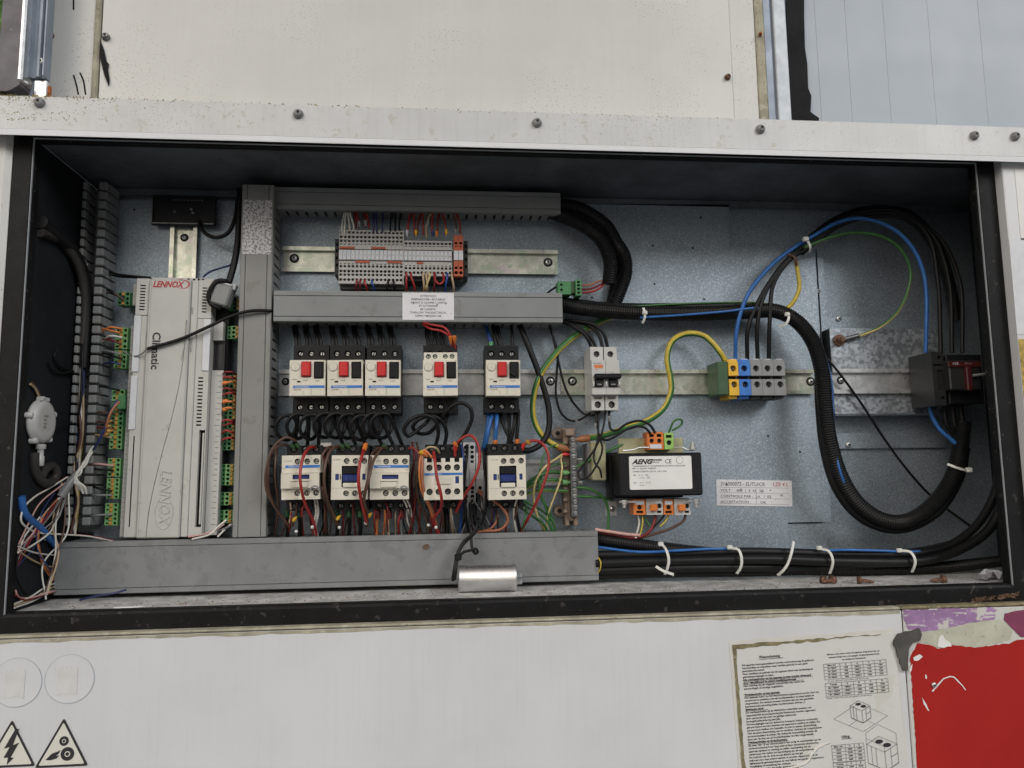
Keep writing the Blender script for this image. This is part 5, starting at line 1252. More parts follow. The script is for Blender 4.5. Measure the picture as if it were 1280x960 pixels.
flatpoly([[(.0300, top - .1400), (.0450, top - .1400), (.0450, top - .1396), (.0300, top - .1396)]], yi, 'underline', 'ink', sg)
table(.0140, .0620, top - .1475, 5, 3, .0046, ('Maat / Ser', 'A', 'B'), [('20/25', '2000', '1200'), ('30/35', '2250', '1300'), ('45/55', '2400', '1400'), ('70/85', '2600', '1500')], .42)
table(.0140, .0620, top - .1715, 5, 3, .0046, ('F series', 'A', 'B'), [('85/100', '3200', '2200'), ('120/150', '3600', '2200'), ('170/200', '4100', '2250'), ('250', '4700', '2250')], .42)
# the peeled crease across the sheet
cr = [(-.112, top - .179), (-.085, top - .1755), (-.050, top - .172), (-.026, top - .167), (-.016, top - .156), (-.006, top - .148), (.012, top - .142)]
mb = MB(); mb.tube([(x, -.0004, z) for x, z in cr], .0021, 8, flat=.5); mb.build('crease', 'clear_tape', sg)

# red film, purple film, bare scuffed strip, magenta scrap, smoky tape
def film(name, m, label, cat, pts, t=.0004, lift=.0, jag=.8):
    rj = random.Random(name + label); out = []
    for a, b in zip(pts, pts[1:] + type(pts)(pts[:1])):                    # ragged torn outline
        n = max(1, int(math.hypot(b[0] - a[0], b[1] - a[1]) / 4)) if max(a[0], b[0]) < 1285 and max(a[1], b[1]) < 965 else 1
        out += [(a[0] + (b[0] - a[0]) * k / n + (rj.uniform(-jag, jag) if k else 0), a[1] + (b[1] - a[1]) * k / n + (rj.uniform(-jag, jag) if k else 0)) for k in range(n)]
    pts = out
    q = [aty(x, y, yl - .001 - lift) for x, y in pts]; c = sum(q, Vector()) / len(q)
    mb = MB(); mb.prism([(v.x - c.x, v.z - c.z) for v in q], 'xz', 0, -t); o = mb.build(name, m); o.location = (c.x, YL - .0007 - lift, c.z); return tag(o, label, cat)
film('red_film', 'red_film', 'bright red film on the lower right corner panel', 'film', [(1138, 822), (1147, 804), (1165, 807), (1172, 811), (1190, 806), (1208, 809), (1225, 809), (1245, 806), (1262, 805), (1272, 800), (1290, 799), (1400, 796), (1400, 1010), (1149, 1010), (1145, 930), (1141, 870)])
film('purple_film', 'purple_film', 'scratched purple film strip above the red film', 'film', [(1129, 762), (1180, 761), (1240, 759), (1246, 762), (1243, 775), (1215, 778), (1195, 783), (1170, 788), (1148, 790), (1136, 788), (1130, 775)])
film('bare_patch', 'bare_grime', 'grimy bare patch between the purple and red films', 'film', [(1131, 790), (1148, 790.5), (1170, 788.5), (1196, 783.5), (1215, 778.5), (1250, 774), (1258, 780), (1266, 790), (1263, 800), (1245, 805), (1225, 808), (1208, 808), (1190, 805), (1172, 810), (1165, 806), (1147, 803), (1138, 806)])
film('magenta_film', 'magenta_film', 'dark magenta scrap of film at the right edge', 'film', [(1256, 767), (1268, 764), (1300, 760), (1300, 800), (1276, 796), (1268, 788), (1260, 780), (1255, 775)], lift=.0002)
film('white_scrap', 'paper', 'small white torn paper scrap above the red film', 'scrap', [(1172, 808), (1174, 797), (1178, 793), (1182, 800), (1188, 803), (1190, 808), (1180, 810)], lift=.0006)
film('smoky_tape', 'smoke_tape', 'burnt grey lump of tape between the warning sheet and red film', 'tape', [(1117, 800), (1122, 792), (1132, 789), (1140, 788), (1148, 785), (1151, 793), (1149, 800), (1140, 803), (1136, 808), (1134, 820), (1133, 838), (1128, 838), (1124, 828), (1120, 812), (1116, 806)], t=.003, lift=.0006)
for i, pts in enumerate((((1165, 864), (1166.5, 865), (1180, 849.2), (1188, 846.4), (1193, 847.4), (1203, 857.5), (1207, 863), (1208, 862.6), (1203.6, 856.4), (1193.4, 846), (1188, 845), (1179.4, 848)), ((1142, 822), (1150, 818), (1154, 821), (1148, 826), (1143, 826)), ((1137, 836), (1141, 830), (1140, 838), (1137, 842)), ((1157, 843), (1159, 845), (1159, 849), (1157, 848)), ((1153, 872), (1158, 880), (1162, 889), (1160, 888), (1155, 880)))):
    film('scratch', 'paper', ('white curved scratch across the red film', 'white chip near the corner of the red film', 'small white nick on the left edge of the red film', 'tiny white chip left of the curved scratch', 'thin white nick below the curved scratch')[i], 'scratch', pts, t=.0002, lift=.0006, jag=.3)
mb = MB(); q = aty(1167, 856, YL - .0016); screw_head(mb, (q.x, q.y, q.z), (0, -1, 0), .0030); tag(mb.build('screw', ['zinc_plain', 'dark_hole']), 'single screw in the red film', 'screw')

# circular stickers and warning triangles at lower left
for px, py, lab in ((21, 853, 'worn round sticker outline at the left edge of the lower panel'), (87, 848.5, 'worn round sticker outline above the roller warning triangle')):
    c = aty(px, py, yl); o = thing('round_sticker', lab, 'sticker', c, 'worn round stickers'); R_ = .0248
    mb = MB(); mb.prism([(R_ * cos(2 * pi * k / 48), R_ * sin(2 * pi * k / 48)) for k in range(48)], 'xz', 0, -.0002); mb.build('disc', 'white_paint', o)
    mb = MB(); n = 48
    vs = [(R_ * k * cos(2 * pi * i / n), -.0003, R_ * k * sin(2 * pi * i / n)) for k in (1.004, .992) for i in range(n)]
    mb.add(vs, [(i, (i + 1) % n, n + (i + 1) % n, n + i) for i in range(n)]); mb.build('outline', 'blue_grey_ink', o)
    rr = random.Random(px); flatpoly([ragged(-.012, .008, -.015, .012, 10, .002, px, True)], -.00035, 'faded_print', 'faded_print', o)
def triangle(px, py, s, label, symbol):
    c = aty(px, py, yl); o = thing('warning_triangle', label, 'warning sign', c, 'warning triangles'); h = s * .92
    def tri(k): return [(-s / 2 * k, -h / 3 * k), (s / 2 * k, -h / 3 * k), (0, h * 2 / 3 * k)]
    def rt(k, r):
        out = []; P = tri(k); n = 4
        for i in range(3):
            a, b, c_ = Vector(P[i - 1]), Vector(P[i]), Vector(P[(i + 1) % 3])
            for j in range(n + 1):
                t = j / n; p0 = b + (a - b).normalized() * r; p1 = b + (c_ - b).normalized() * r
                out.append(tuple(p0 * (1 - t) ** 2 + b * 2 * t * (1 - t) + p1 * t * t))
        return out
    mb = MB(); mb.prism(rt(1, .003), 'xz', 0, -.0003); mb.build('border', 'ink', o); mb = MB(); mb.prism(rt(.86, .002), 'xz', -.0003, -.0005); mb.build('field', 'sign_cream', o)
    if symbol == 'bolt':
        flatpoly([[(.004, .022), (-.006, .003), (-.0005, .0045), (-.006, -.006), (-.0015, -.006), (-.0025, -.013), (.004, -.0065), (.001, -.006), (.0085, .0085), (.0025, .006), (.0075, .022)]], -.0006, 'bolt', 'ink', o)
    else:
        g = MB()
        for x, z, r in ((.0015, .0095, .0048), (.0055, -.0035, .0068)):
            g.cyl((x, -.0006, z), (0, -1, 0), r, .0002, 20); g.cyl((x, -.0008, z), (0, -1, 0), r * .42, .0001, 14, 1); g.cyl((x, -.0010, z), (0, -1, 0), r * .28, .0001, 12)
        g.build('rollers', ['ink', 'sign_cream'], o)
        flatpoly([[(-.016, -.0085), (-.010, -.0025), (-.004, -.0005), (-.0015, .001), (-.003, -.003), (-.006, -.0050), (-.0025, -.0045), (-.005, -.0075), (-.011, -.0090)]], -.0006, 'hand', 'ink', o)
triangle(13, 939, .051, 'cream warning triangle with a lightning bolt', 'bolt')
triangle(78, 938, .053, 'cream warning triangle with two rollers and a caught hand', 'rollers')
# stickers on the right post
for pts, m, lab in (((((1268, 212), (1320, 212), (1320, 300), (1276, 300))), 'paper', 'white label with a circle high on the right post'), ((1258, 304), (1320, 304), (1320, 420), (1270, 420)) and ((((1261, 298), (1320, 298), (1320, 418), (1271, 418))), 'marker_white', 'plain white sheet below the label on the right post'), ((((1273, 424), (1320, 424), (1320, 510), (1281, 510))), 'gold_sticker', 'gold and olive sticker at the right edge of the post')):
    q = [aty(x, y, YP - .001) for x, y in pts]; c = q[0]; mb = MB(); mb.prism([(v.x - c.x, v.z - c.z) for v in q], 'xz', 0, -.0004); o = mb.build('post_label', m); o.location = (c.x, YP - .0010, c.z); tag(o, lab, 'label', 'labels on the right post')

# ------------------------------------------------------------ corrugated conduits and heavy cables
def conduit(label, pts, r, name='corrugated_conduit', rib=.09, pitch=.0032, m='corrugated_black', group='black corrugated conduits'):
    P = [at(*p) for p in pts]; mb = MB(); mb.tube(P, r, 20, rib=rib, pitch=pitch)
    return tag(mb.build(name, m, origin=P[0]), label, 'conduit', group)
def cable(label, pts, r, m='black', name='cable', cat='cable', **k): return wire(label, pts, r, m, name, cat, n=12, **k)
conduit('outer corrugated conduit curving out of the top duct end', [(694, 256, .018), (718, 259, .03), (738, 268, .032), (758, 283, .03), (770, 303, .028), (780, 320, .024), (782, 340, .022), (776, 360, .022), (766, 384, .02)], .0098)
conduit('inner corrugated conduit that ends open beside the green plug', [(692, 266, .020), (715, 275, .036), (735, 286, .04), (752, 301, .04), (761, 320, .04), (763, 336, .04), (761, 355, .038)], .0098)
conduit('corrugated conduit squeezed between the other two at the top duct end', [(694, 261, .012), (722, 266, .018), (745, 280, .018), (762, 298, .016), (769, 318, .014), (771, 345, .012), (764, 386, .012)], .0090)
conduit('long corrugated conduit running from the middle duct and looping down right', [(698, 381, .030), (730, 386, .033), (790, 391, .034), (860, 392, .034), (930, 390, .034), (970, 389, .036), (995, 401, .038), (1015, 425, .044), (1027, 462, .050), (1031, 505, .052), (1037, 550, .052), (1052, 598, .052), (1075, 632, .052), (1103, 650, .052), (1132, 652, .052), (1165, 632, .056), (1190, 598, .058), (1200, 562, .052), (1204, 528, .048)], .0105)
cable('smooth black cable hugging the long looping conduit', [(698, 376, .022), (760, 383, .024), (860, 384, .024), (950, 383, .026), (985, 392, .03), (1010, 415, .036), (1022, 450, .042), (1024, 500, .045), (1030, 560, .045), (1045, 610, .045), (1070, 643, .045), (1103, 660, .045), (1135, 660, .045), (1172, 640, .05), (1198, 600, .05), (1207, 560, .045)], .0058)
cable('blue cable showing along the long looping conduit', [(800, 397, .041), (850, 394, .046), (905, 389.5, .046), (950, 385, .042), (990, 391, .036), (1020, 420, .040), (1038, 470, .046), (1042, 530, .052), (1046, 572, .060), (1052, 595, .062), (1062, 618, .054)], .0016, 'blue')
wire('thin green yellow wire lying on top of the long conduit', [(790, 383, .036), (860, 379.5, .03), (930, 378, .03), (960, 380, .03)], .0013, stripe=('green', 'yellow'))
conduit('corrugated conduit at the top of the floor bundle', [(744, 674, .040), (790, 680, .044), (840, 687, .045), (900, 693, .040), (1000, 697, .036), (1090, 697, .036), (1150, 692, .04), (1200, 681, .045)], .0088)
cable('smooth black cable at the back of the floor bundle, bending up right', [(744, 694, .050), (850, 692, .056), (930, 689.5, .058), (1000, 691, .058), (1080, 693, .058), (1150, 691, .058), (1190, 680, .056), (1222, 655, .052), (1244, 615, .046), (1252, 560, .04)], .0056)
cable('smooth black cable in the middle of the floor bundle', [(744, 704, .056), (860, 701, .064), (960, 699, .066), (1060, 702, .066), (1150, 701, .066), (1195, 689, .064), (1236, 662, .062), (1258, 615, .058)], .0062)
cable('smooth black cable along the front of the floor bundle', [(744, 713, .052), (860, 710, .062), (950, 709, .058), (1010, 709, .052), (1060, 708, .048), (1120, 706, .046)], .0058)
conduit('corrugated conduit at the right end of the floor bundle', [(900, 713, .040), (1000, 712, .044), (1100, 713, .046), (1180, 709, .05), (1262, 700, .055)], .0078)
cable('blue cable on top of the floor bundle', [(748, 684, .05), (800, 690, .058), (850, 688, .064), (900, 686, .062), (960, 689, .054), (1010, 690, .056), (1050, 687.5, .066), (1090, 688, .066), (1140, 689.5, .062), (1190, 687, .056)], .0018, 'blue')
cable('black cable lowest against the floor', [(744, 720, .046), (830, 717, .05), (930, 716, .046), (1020, 714, .04)], .0050)
# cables sweeping over to the isolator
cable('blue cable arching from the blue terminal over to the isolator', [(919, 449, .030), (921, 411, .040), (935, 368, .045), (967, 329, .045), (998, 306, .045), (1020, 293, .045), (1045, 279, .045), (1070, 273, .045), (1096, 277, .048), (1122, 290, .052), (1142, 312, .055), (1154, 340, .056), (1158, 371, .056), (1158, 404, .054), (1157, 441, .050)], .0028, 'blue')
for k, (lab, xs4, xe) in enumerate((('left', [(934, 449), (935, 411), (951, 371), (975, 335), (1001, 309)], 1176), ('middle', [(947, 449), (947, 404), (957, 365), (983, 328), (1003, 311)], 1190), ('right', [(961, 449), (962, 404), (967, 355), (988, 324), (1005, 313)], 1203))):
    cable(lab + ' black cable arching from the grey terminals over to the isolator', [(x, y, .030 + .012 * min(i, 1)) for i, (x, y) in enumerate(xs4)] + [(1022, 297 + k * 2, .042), (1050, 276 + k * 3, .042), (1088, 263 + k * 4, .044), (1130, 267 + k * 3, .048), (1160 + k * 6, 295, .05), (xe - 4, 350, .05), (xe, 441, .05)], .0029)
conduit('dark conduit arching behind the blue cable at upper right', [(1000, 313, .030), (1022, 294, .030), (1050, 275, .030), (1090, 264, .032), (1135, 270, .035), (1165, 300, .035), (1185, 350, .03), (1195, 400, .02)], .0085, rib=0.04)
wire('thin green yellow earth lead arching to the bolted lug', [(1005, 309, .048), (1044, 295, .046), (1073, 291, .044), (1103, 296, .044), (1126, 312, .044), (1138, 338, .042), (1134, 366, .040), (1121, 391, .036), (1100, 409, .030), (1074, 420, .026)], .0022, stripe=('green', 'pale_yellow'), cat='wire')
lg = thing('earth_lug', 'brass coloured ring lug bolted to the galvanised bracket', 'lug', at(1050, 425, .022))
mb = MB(); mb.lathe((0, .002, 0), (0, -1, 0), ((.0085, 0), (.0085, .0015), (.0055, .0018), (.0055, .006), (.0035, .0065), (.0035, .010)), 10, smooth=False); mb.build('bolt', 'rusty_screw', lg); mb = MB(); mb.tube([(.004, -.002, .0005), (.014, -.003, .003), (.026, -.004, .006)], .0032, 8); mb.build('barrel', 'dark_steel', lg)
wire('yellow sleeved wire dropping from the cable arch to the conduit', [(995, 327, .040), (998, 345, .042), (999, 360, .042), (992, 377, .040), (979, 390, .036)], .0030, 'yellow'); 
wire('brown wire stub above the yellow sleeve', [(985, 318, .044), (993, 322, .046), (996, 332, .045)], .0022, 'brown')
wire('long thin black cable crossing the galvanised bracket diagonally', [(1012, 420, .030), (1024, 437, .030), (1044, 460, .032), (1073, 499, .026), (1103, 545, .016), (1129, 581, .012), (1165, 621, .010), (1216, 660, .02)], .0018, 'black', 'cable', 'cable')
cable('blue cable leaving the bottom of the isolator', [(1161, 505, .045), (1165, 520, .045), (1175, 537, .048), (1193, 553, .052), (1204, 567, .05)], .0028, 'blue')
for k, x in enumerate((1180, 1190, 1200)): cable(('left', 'middle', 'right')[k] + ' black cable dropping from the isolator', [(x, 505, .045), (x + 3, 530, .045), (1203 + k * 2, 560, .042), (1202 + k * 2, 590, .04)], .0036)

# ------------------------------------------------------------ cable ties
def tie(label, pts, head, r=.0016, w=2.0, hs=.0034):
    P = [at(*p) for p in pts]; c = P[0]; o = thing('cable_tie', label, 'cable tie', c, 'white cable ties')
    mb = MB(); Q = smooth_path(P, .003); n = len(Q)           # a flat strap
    vs = []
    for i, p in enumerate(Q):
        t = (Q[min(i + 1, n - 1)] - Q[max(i - 1, 0)]).normalized(); nn = Vector((0, -1, 0)); s_ = t.cross(nn).normalized() * r
        up = s_.cross(t).normalized() * .0006
        vs += [p - s_ - up - c, p + s_ - up - c, p + s_ + up - c, p - s_ + up - c]
    fs = [[i * 4 + k, i * 4 + (k + 1) % 4, i * 4 + 4 + (k + 1) % 4, i * 4 + 4 + k] for i in range(n - 1) for k in range(4)] + [[3, 2, 1, 0], [n * 4 - 4, n * 4 - 3, n * 4 - 2, n * 4 - 1]]
    mb.add(vs, fs); mb.build('strap', 'tie_white', o)
    h = at(*head) - c; mb = MB(); mb.box(h.x - hs, h.x + hs, h.y - hs * .7, h.y + hs * .7, h.z - hs * .8, h.z + hs * .8, b=.001); mb.build('head', 'tie_white', o)
    return o
tie('white cable tie round the floor bundle, nearest the wide duct', [(828, 681, .062), (833, 688, .074), (836, 700, .078), (834, 711, .076), (831, 718, .07)], (826, 680, .062))
tie('white cable tie round the floor bundle below the service label', [(914, 685, .066), (923, 687, .074), (927, 698, .078), (926, 709, .076), (921, 717, .07)], (912, 684, .066))
tie('white cable tie with its straight tail standing up from the floor bundle', [(992, 677, .07), (989, 692, .078), (984, 706, .078), (978, 714, .076), (972, 719, .07)], (974, 718, .068), hs=.002)
tie('white cable tie round the floor bundle under the back plate notch', [(1026, 686, .066), (1036, 689, .074), (1041, 700, .078), (1040, 709, .076), (1037, 717, .07)], (1024, 685, .066))
tie('rightmost white cable tie round the floor bundle', [(1126, 688, .066), (1138, 690, .074), (1144, 700, .078), (1143, 708, .076), (1140, 715, .07)], (1124, 688, .066))
tie('white cable tie lying cut at the front of the floor bundle', [(820, 708, .082), (830, 714, .09), (842, 718, .092)], (841, 719, .09), hs=.0016)
tie('white cable tie on the horizontal run of the long conduit', [(804, 385, .047), (806, 390, .050), (806, 397, .050), (803, 404, .046)], (806, 391, .050))
tie('white cable tie where the long conduit turns down', [(984, 391, .046), (986, 397, .052), (982, 405, .052), (974, 408, .046)], (984, 393, .050))
tie('white cable tie on the cable arch at upper right', [(1006, 297, .052), (1010, 302, .056), (1013, 310, .056), (1012, 315, .05)], (1007, 299, .055), hs=.004)
tie('white cable tie round the conduit below the isolator', [(1184, 580, .066), (1194, 584, .072), (1204, 587, .072), (1210, 588, .068)], (1211, 587.5, .068), hs=.004)
tie('faint white cable tie on the floor at the right corner', [(1188, 675, .03), (1192, 680, .03), (1198, 683, .03)], (1189, 677, .03), hs=.003)
for i, (px, py, d) in enumerate(((370, 664, .055), (390, 658.5, .06), (424, 659, .058), (457, 653.5, .06), (535.5, 656, .055), (545, 659, .058), (795, 671, .05))):
    lab = ('below the contactor nearest the upright duct', 'on the red and white wires under the first covered contactor', 'below the contactor wedged in the middle', 'under the red wire between two contactors', 'left one under the eight hole contactor', 'right one under the eight hole contactor', 'under the transformer wires')[i]
    c = at(px, py, d); o = thing('tie_knot', 'small white cable tie knot ' + lab, 'cable tie', c, 'white cable tie knots'); mb = MB(); mb.lathe((0, .002, -.0024), (0, -.2, 1), ((.0010, 0), (.0020, .001), (.0022, .0024), (.0014, .0038)), 10); mb.build('head', 'tie_white', o)

# ------------------------------------------------------------ black power wires of the motor circuits
BR = (('first', (373, 386.5, 399.5)), ('second', (419, 433, 447)), ('third', (464, 478, 491.5)))
ct = {'first': (367, 384, 398), 'second': (429, 445, 457), 'third': (478, 492, 503)}
rr = random.Random(21)
for nm, xs in BR:
    for k, x in enumerate(xs):
        pole = ('left', 'middle', 'right')[k]
        for s, sd in ((-1, 'left'), (1, 'right')):
            wire(f'{sd} black wire of the pair entering the {pole} top pole of the {nm} breaker', [(x - 5 + s * 1.5, 403, .020), (x - 3.5 + s * 2, 415, .026), (x - 1 + s * 2.2, 424, .034), (x + s * 2.2, 434, .036)], .0021, group='black feeds above the breakers')
        x1 = ct[nm][k]; jx = rr.uniform(-2, 2); jy = rr.uniform(-2, 2); Rl = 13 + rr.uniform(-1.5, 1.5)
        wire(f'black looped wire below the {pole} pole of the {nm} breaker', [(x - 1, 512, .040), (x - 1, 524, .038), (x - 4 + jx, 540, .040), (x - Rl * .9 + jx, 549 + jy, .054), (x - Rl * 1.75 + jx, 544 + jy, .066), (x - Rl * 2.0 + jx, 532 + jy, .072), (x - Rl * 1.4 + jx, 520 + jy, .074), (x - Rl * .5 + jx, 519 + jy, .072), (x - 1 + jx, 528 + jy, .066), ((x * .4 + x1 * .6), 546, .056), (x1, 558, .050), (x1, 563, .046)], .0024, group='black looped motor wires')
for i in range(6):
    x = 533 + i * 4.2
    wire(f'{("leftmost", "second", "third", "fourth", "fifth", "rightmost")[i]} of the six black wires above the fourth breaker', [(x - 1, 403, .018), (x + rr.uniform(-1, 1), 418, .028), (536 + i * 4.6, 435, .034)], .0019, group='black feeds above the breakers')
wire('black looped wire making the wide left ring below the fourth breaker', [(536, 512, .04), (536, 524, .05), (525, 535, .06), (510, 545, .066), (505, 538, .07), (512, 526, .074), (528, 519, .076), (543, 524, .074), (548, 540, .066), (544, 558, .052), (542, 563, .046)], .0025, group='black looped motor wires')
wire('black looped wire curling behind the wide ring below the fourth breaker', [(550, 512, .04), (549, 526, .038), (536, 541, .04), (522, 541, .05), (516, 533, .058), (524, 524, .06), (540, 520, .062), (552, 526, .06), (558, 540, .055), (555, 560, .048)], .0025, group='black looped motor wires')
wire('black looped wire arching out to the right of the fourth breaker', [(561, 512, .04), (555, 530, .05), (553, 522, .062), (562, 510, .070), (575, 503.5, .074), (587, 509, .074), (590, 522, .072), (584, 538, .066), (574, 552, .058), (566, 561, .048)], .0025, group='black looped motor wires')
wire('blue and green feed wire entering the last breaker at its left pole', [(606, 404, .02), (610, 416, .028), (615, 434, .036)], .0026, 'navy'); 
mb = MB(); p = at(614, 428, .034); mb.cyl(p, at(613, 432, .036) - at(614, 425, .034), .0034, .006, 10); tag(mb.build('wire_sleeve', 'green_plastic', origin=p), 'green sleeve above the last breaker', 'sleeve')
for i, (x0, x1) in enumerate(((615, 621), (618, 626), (622, 628), (638, 640))):
    wire(f'{("first", "second", "third", "rightmost")[i]} black feed wire dropping into the last breaker', [(x0, 404, .02), (x0 + 2, 416, .03), (x1, 434, .036)], .0022, group='black feeds above the breakers')
wire('left blue wire below the last breaker', [(612, 512, .04), (610, 528, .048), (607, 545, .05), (603.5, 563, .04)], .0026, 'blue', group='blue wires below the last breaker')
wire('middle blue wire below the last breaker', [(618, 513, .04), (613, 526, .052), (609, 545, .054), (606, 562, .044)], .0026, 'blue', group='blue wires below the last breaker')
wire('right blue wire below the last breaker ending in an orange sleeve', [(621, 512, .04), (621, 528, .056), (619.5, 542, .056), (619, 556, .05)], .0026, 'blue', group='blue wires below the last breaker')
for i, P in enumerate(([(625, 514, .04), (630, 533, .048), (637, 548, .05), (643, 560, .046)], [(636, 513, .04), (636.5, 530, .042), (636.5, 545, .046), (634, 560, .046)], [(644, 512, .04), (643, 528, .056), (640, 545, .056), (636, 560, .05)], [(648, 512, .04), (647.5, 530, .05), (646, 545, .052), (646, 560, .05)])):
    wire(f'{("first", "second", "third", "fourth")[i]} black wire from the left below the last breaker', P, .0024, group='black wires below the last breaker')
def sleeve(label, p0, p1, r, m, name='wire_sleeve'):
    a, b = at(*p0), at(*p1); mb = MB(); L_ = (b - a).length; mb.lathe(a, b - a, ((r, 0), (r, L_ * .55), (r * .55, L_ * .7), (r * .45, L_)), 12)
    return tag(mb.build(name, m, origin=a), label, 'sleeve', 'wire end sleeves')
sleeve('orange wire end sleeve on the left pole of the lone open contactor', (619, 550, .053), (619, 560, .052), .0032, 'orange_plastic')
sleeve('orange wire end sleeve on the right pole of the lone open contactor', (646.5, 549, .053), (646.5, 560, .052), .0032, 'orange_plastic')
cable('heavy black cable bowing from the middle duct round to the lone contactor', [(645, 400, .02), (652, 412, .03), (663, 439, .034), (677, 477, .034), (686, 512, .034), (685, 540, .036), (675, 556, .040), (662, 563, .044), (652, 563, .046)], .0040)
wire('thin black wire dipping from the middle duct to the two pole breaker', [(686, 402, .02), (689, 414, .02), (697, 440, .02), (696, 466, .02), (695, 494, .018), (702, 517, .018), (714, 526, .02), (724, 525, .022), (738, 516, .03)], .0016)
wire('second thin black wire running straighter to the two pole breaker', [(686, 402, .024), (691, 420, .024), (698, 452, .024), (708, 488, .022), (722, 510, .022), (732, 518, .026), (742, 519, .03), (752, 513, .03)], .0016)
for i, P in enumerate(([(696, 400, .02), (718, 409, .034), (733, 421, .036), (740, 436, .034)], [(700, 400, .02), (724, 410, .03), (738, 421, .034), (746, 437, .034)], [(704, 401, .016), (734, 406, .026), (748, 418, .032), (754, 437, .034)], [(706, 400, .02), (740, 405, .032), (754, 416, .036), (760, 437, .034)])):
    wire(f'{("leftmost", "second", "third", "rightmost")[i]} of the four black feeds curving into the two pole breaker', P, .0024, group='black feeds of the two pole breaker')

# ------------------------------------------------------------ earth wiring
GY = ('green', 'yellow')
cable('thick green yellow earth cable bowing down from the conduit to the earth bar', [(770, 393, .012), (744, 405, .018), (713, 424, .026), (691, 446, .032), (673, 474, .034), (666, 505, .034), (669, 529, .034), (682, 549, .032), (703, 561, .028)], .0040, stripe=GY)
cable('thick green yellow earth cable arching from the earth terminal to the earth bar', [(907, 452, .03), (900, 440, .032), (880, 420, .028), (858, 417, .026), (840, 427, .026), (834, 447, .026), (838, 472, .026), (839, 488, .026), (830, 510, .026), (811, 525, .026), (779, 536, .028), (752, 545, .028), (726, 549, .028)], .0040, stripe=GY)
sleeve('brown sleeve of the upper thick earth cable', (737, 547.5, .0285), (717, 550, .028), .0050, 'brown_plastic')
sleeve('brown sleeve of the lower thick earth cable', (697, 558.5, .030), (714, 563, .026), .0050, 'brown_plastic')
EW = [('thin green earth wire bowing far left of the earth bar', 'g', .0013, [(706, 555, .026), (692, 556.5, .034), (682, 565, .04), (676.5, 580, .044), (673.5, 601, .046), (676, 620, .046), (684, 640, .042), (689, 664, .03)]),
      ('pale yellow wire with a red sleeve bowing left of the earth bar', 'p', .0015, [(703, 568, .028), (696, 573, .04), (682, 583, .05), (670, 601, .054), (667, 620, .054), (671, 643, .046), (683, 666, .03)]),
      ('pale yellow wire dropping close to the earth bar', 'p', .0013, [(703, 568, .026), (701, 574, .034), (702.5, 583, .038), (700, 601, .04), (692, 623, .042), (685, 643, .04), (683, 666, .03)]),
      ('green earth wire with a green sleeve sweeping to the lone contactor', 'G', .0026, [(704, 591, .028), (688, 590, .036), (671, 596, .044), (656, 607, .04)]),
      ('yellow earth wire with a green sleeve sweeping to the lone contactor', 'y', .0024, [(704, 601, .028), (690, 600, .036), (679, 601, .04), (665, 606, .042), (652, 614, .038)]),
      ('green yellow earth wire without sleeve sweeping to the lone contactor', 'y', .0022, [(709, 614, .026), (692, 613, .032), (674, 613, .04), (658, 618, .04), (650, 624, .036)]),
      ('dark green earth wire behind the red wire', 'g', .0014, [(707, 579, .026), (694, 581, .032), (682, 588, .036), (675, 602, .036), (678, 622, .036), (688, 642, .034), (694, 664, .03)]),
      ('topmost green yellow wire of the sagging bundle', 'y', .0017, [(646, 622, .034), (663, 630, .036), (680, 640, .036), (691, 652, .034), (694, 666, .03)]),
      ('second green yellow wire of the sagging bundle', 'y', .0017, [(646, 626, .04), (660, 634, .042), (676, 644, .04), (687, 655, .036), (690, 666, .03)]),
      ('third green yellow wire of the sagging bundle', 'y', .0017, [(647, 629, .044), (658, 639, .046), (672, 648, .044), (680, 656, .04), (685, 666, .03)]),
      ('lowest green wire of the sagging bundle', 'G', .0015, [(647, 632, .04), (660, 641, .04), (674, 652, .038), (682, 667, .03)]),
      ('yellow green wire climbing from the earth bar behind the transformer', 'y', .0019, [(718, 585, .028), (742, 572, .034), (764, 562, .036), (786, 552, .03)]),
      ('green wire curving from the earth bar down to the floor bundle', 'G', .0019, [(719, 609, .028), (738, 611.5, .032), (753, 621, .032), (760, 636, .03), (760, 667, .03)]),
      ('green wire running level from the earth bar to the transformer foot', 'G', .0017, [(719, 620, .028), (735, 621, .03), (752, 622, .026), (766, 625, .016)]),
      ('lime green wire looping above the transformer', 'l', .0015, [(836, 541, .04), (839, 533, .044), (843, 526, .046), (850, 524, .046), (853, 528, .044), (849, 533, .042), (840, 538, .04)])]
for lab, c, r, P in EW:
    if c == 'y': wire(lab, P, r, stripe=GY)
    else: wire(lab, P, r, {'g': 'green', 'p': 'pale_yellow', 'G': 'green', 'l': 'green'}[c])
sleeve('upper green sleeve on the earth bar', (703, 591, .029), (713, 591, .027), .0036, 'light_green_plastic'); sleeve('lower green sleeve on the earth bar', (703, 603, .029), (713, 603, .027), .0036, 'light_green_plastic'); sleeve('red sleeve on the earth bar', (703, 568, .028), (712, 568, .027), .0026, 'red_button')

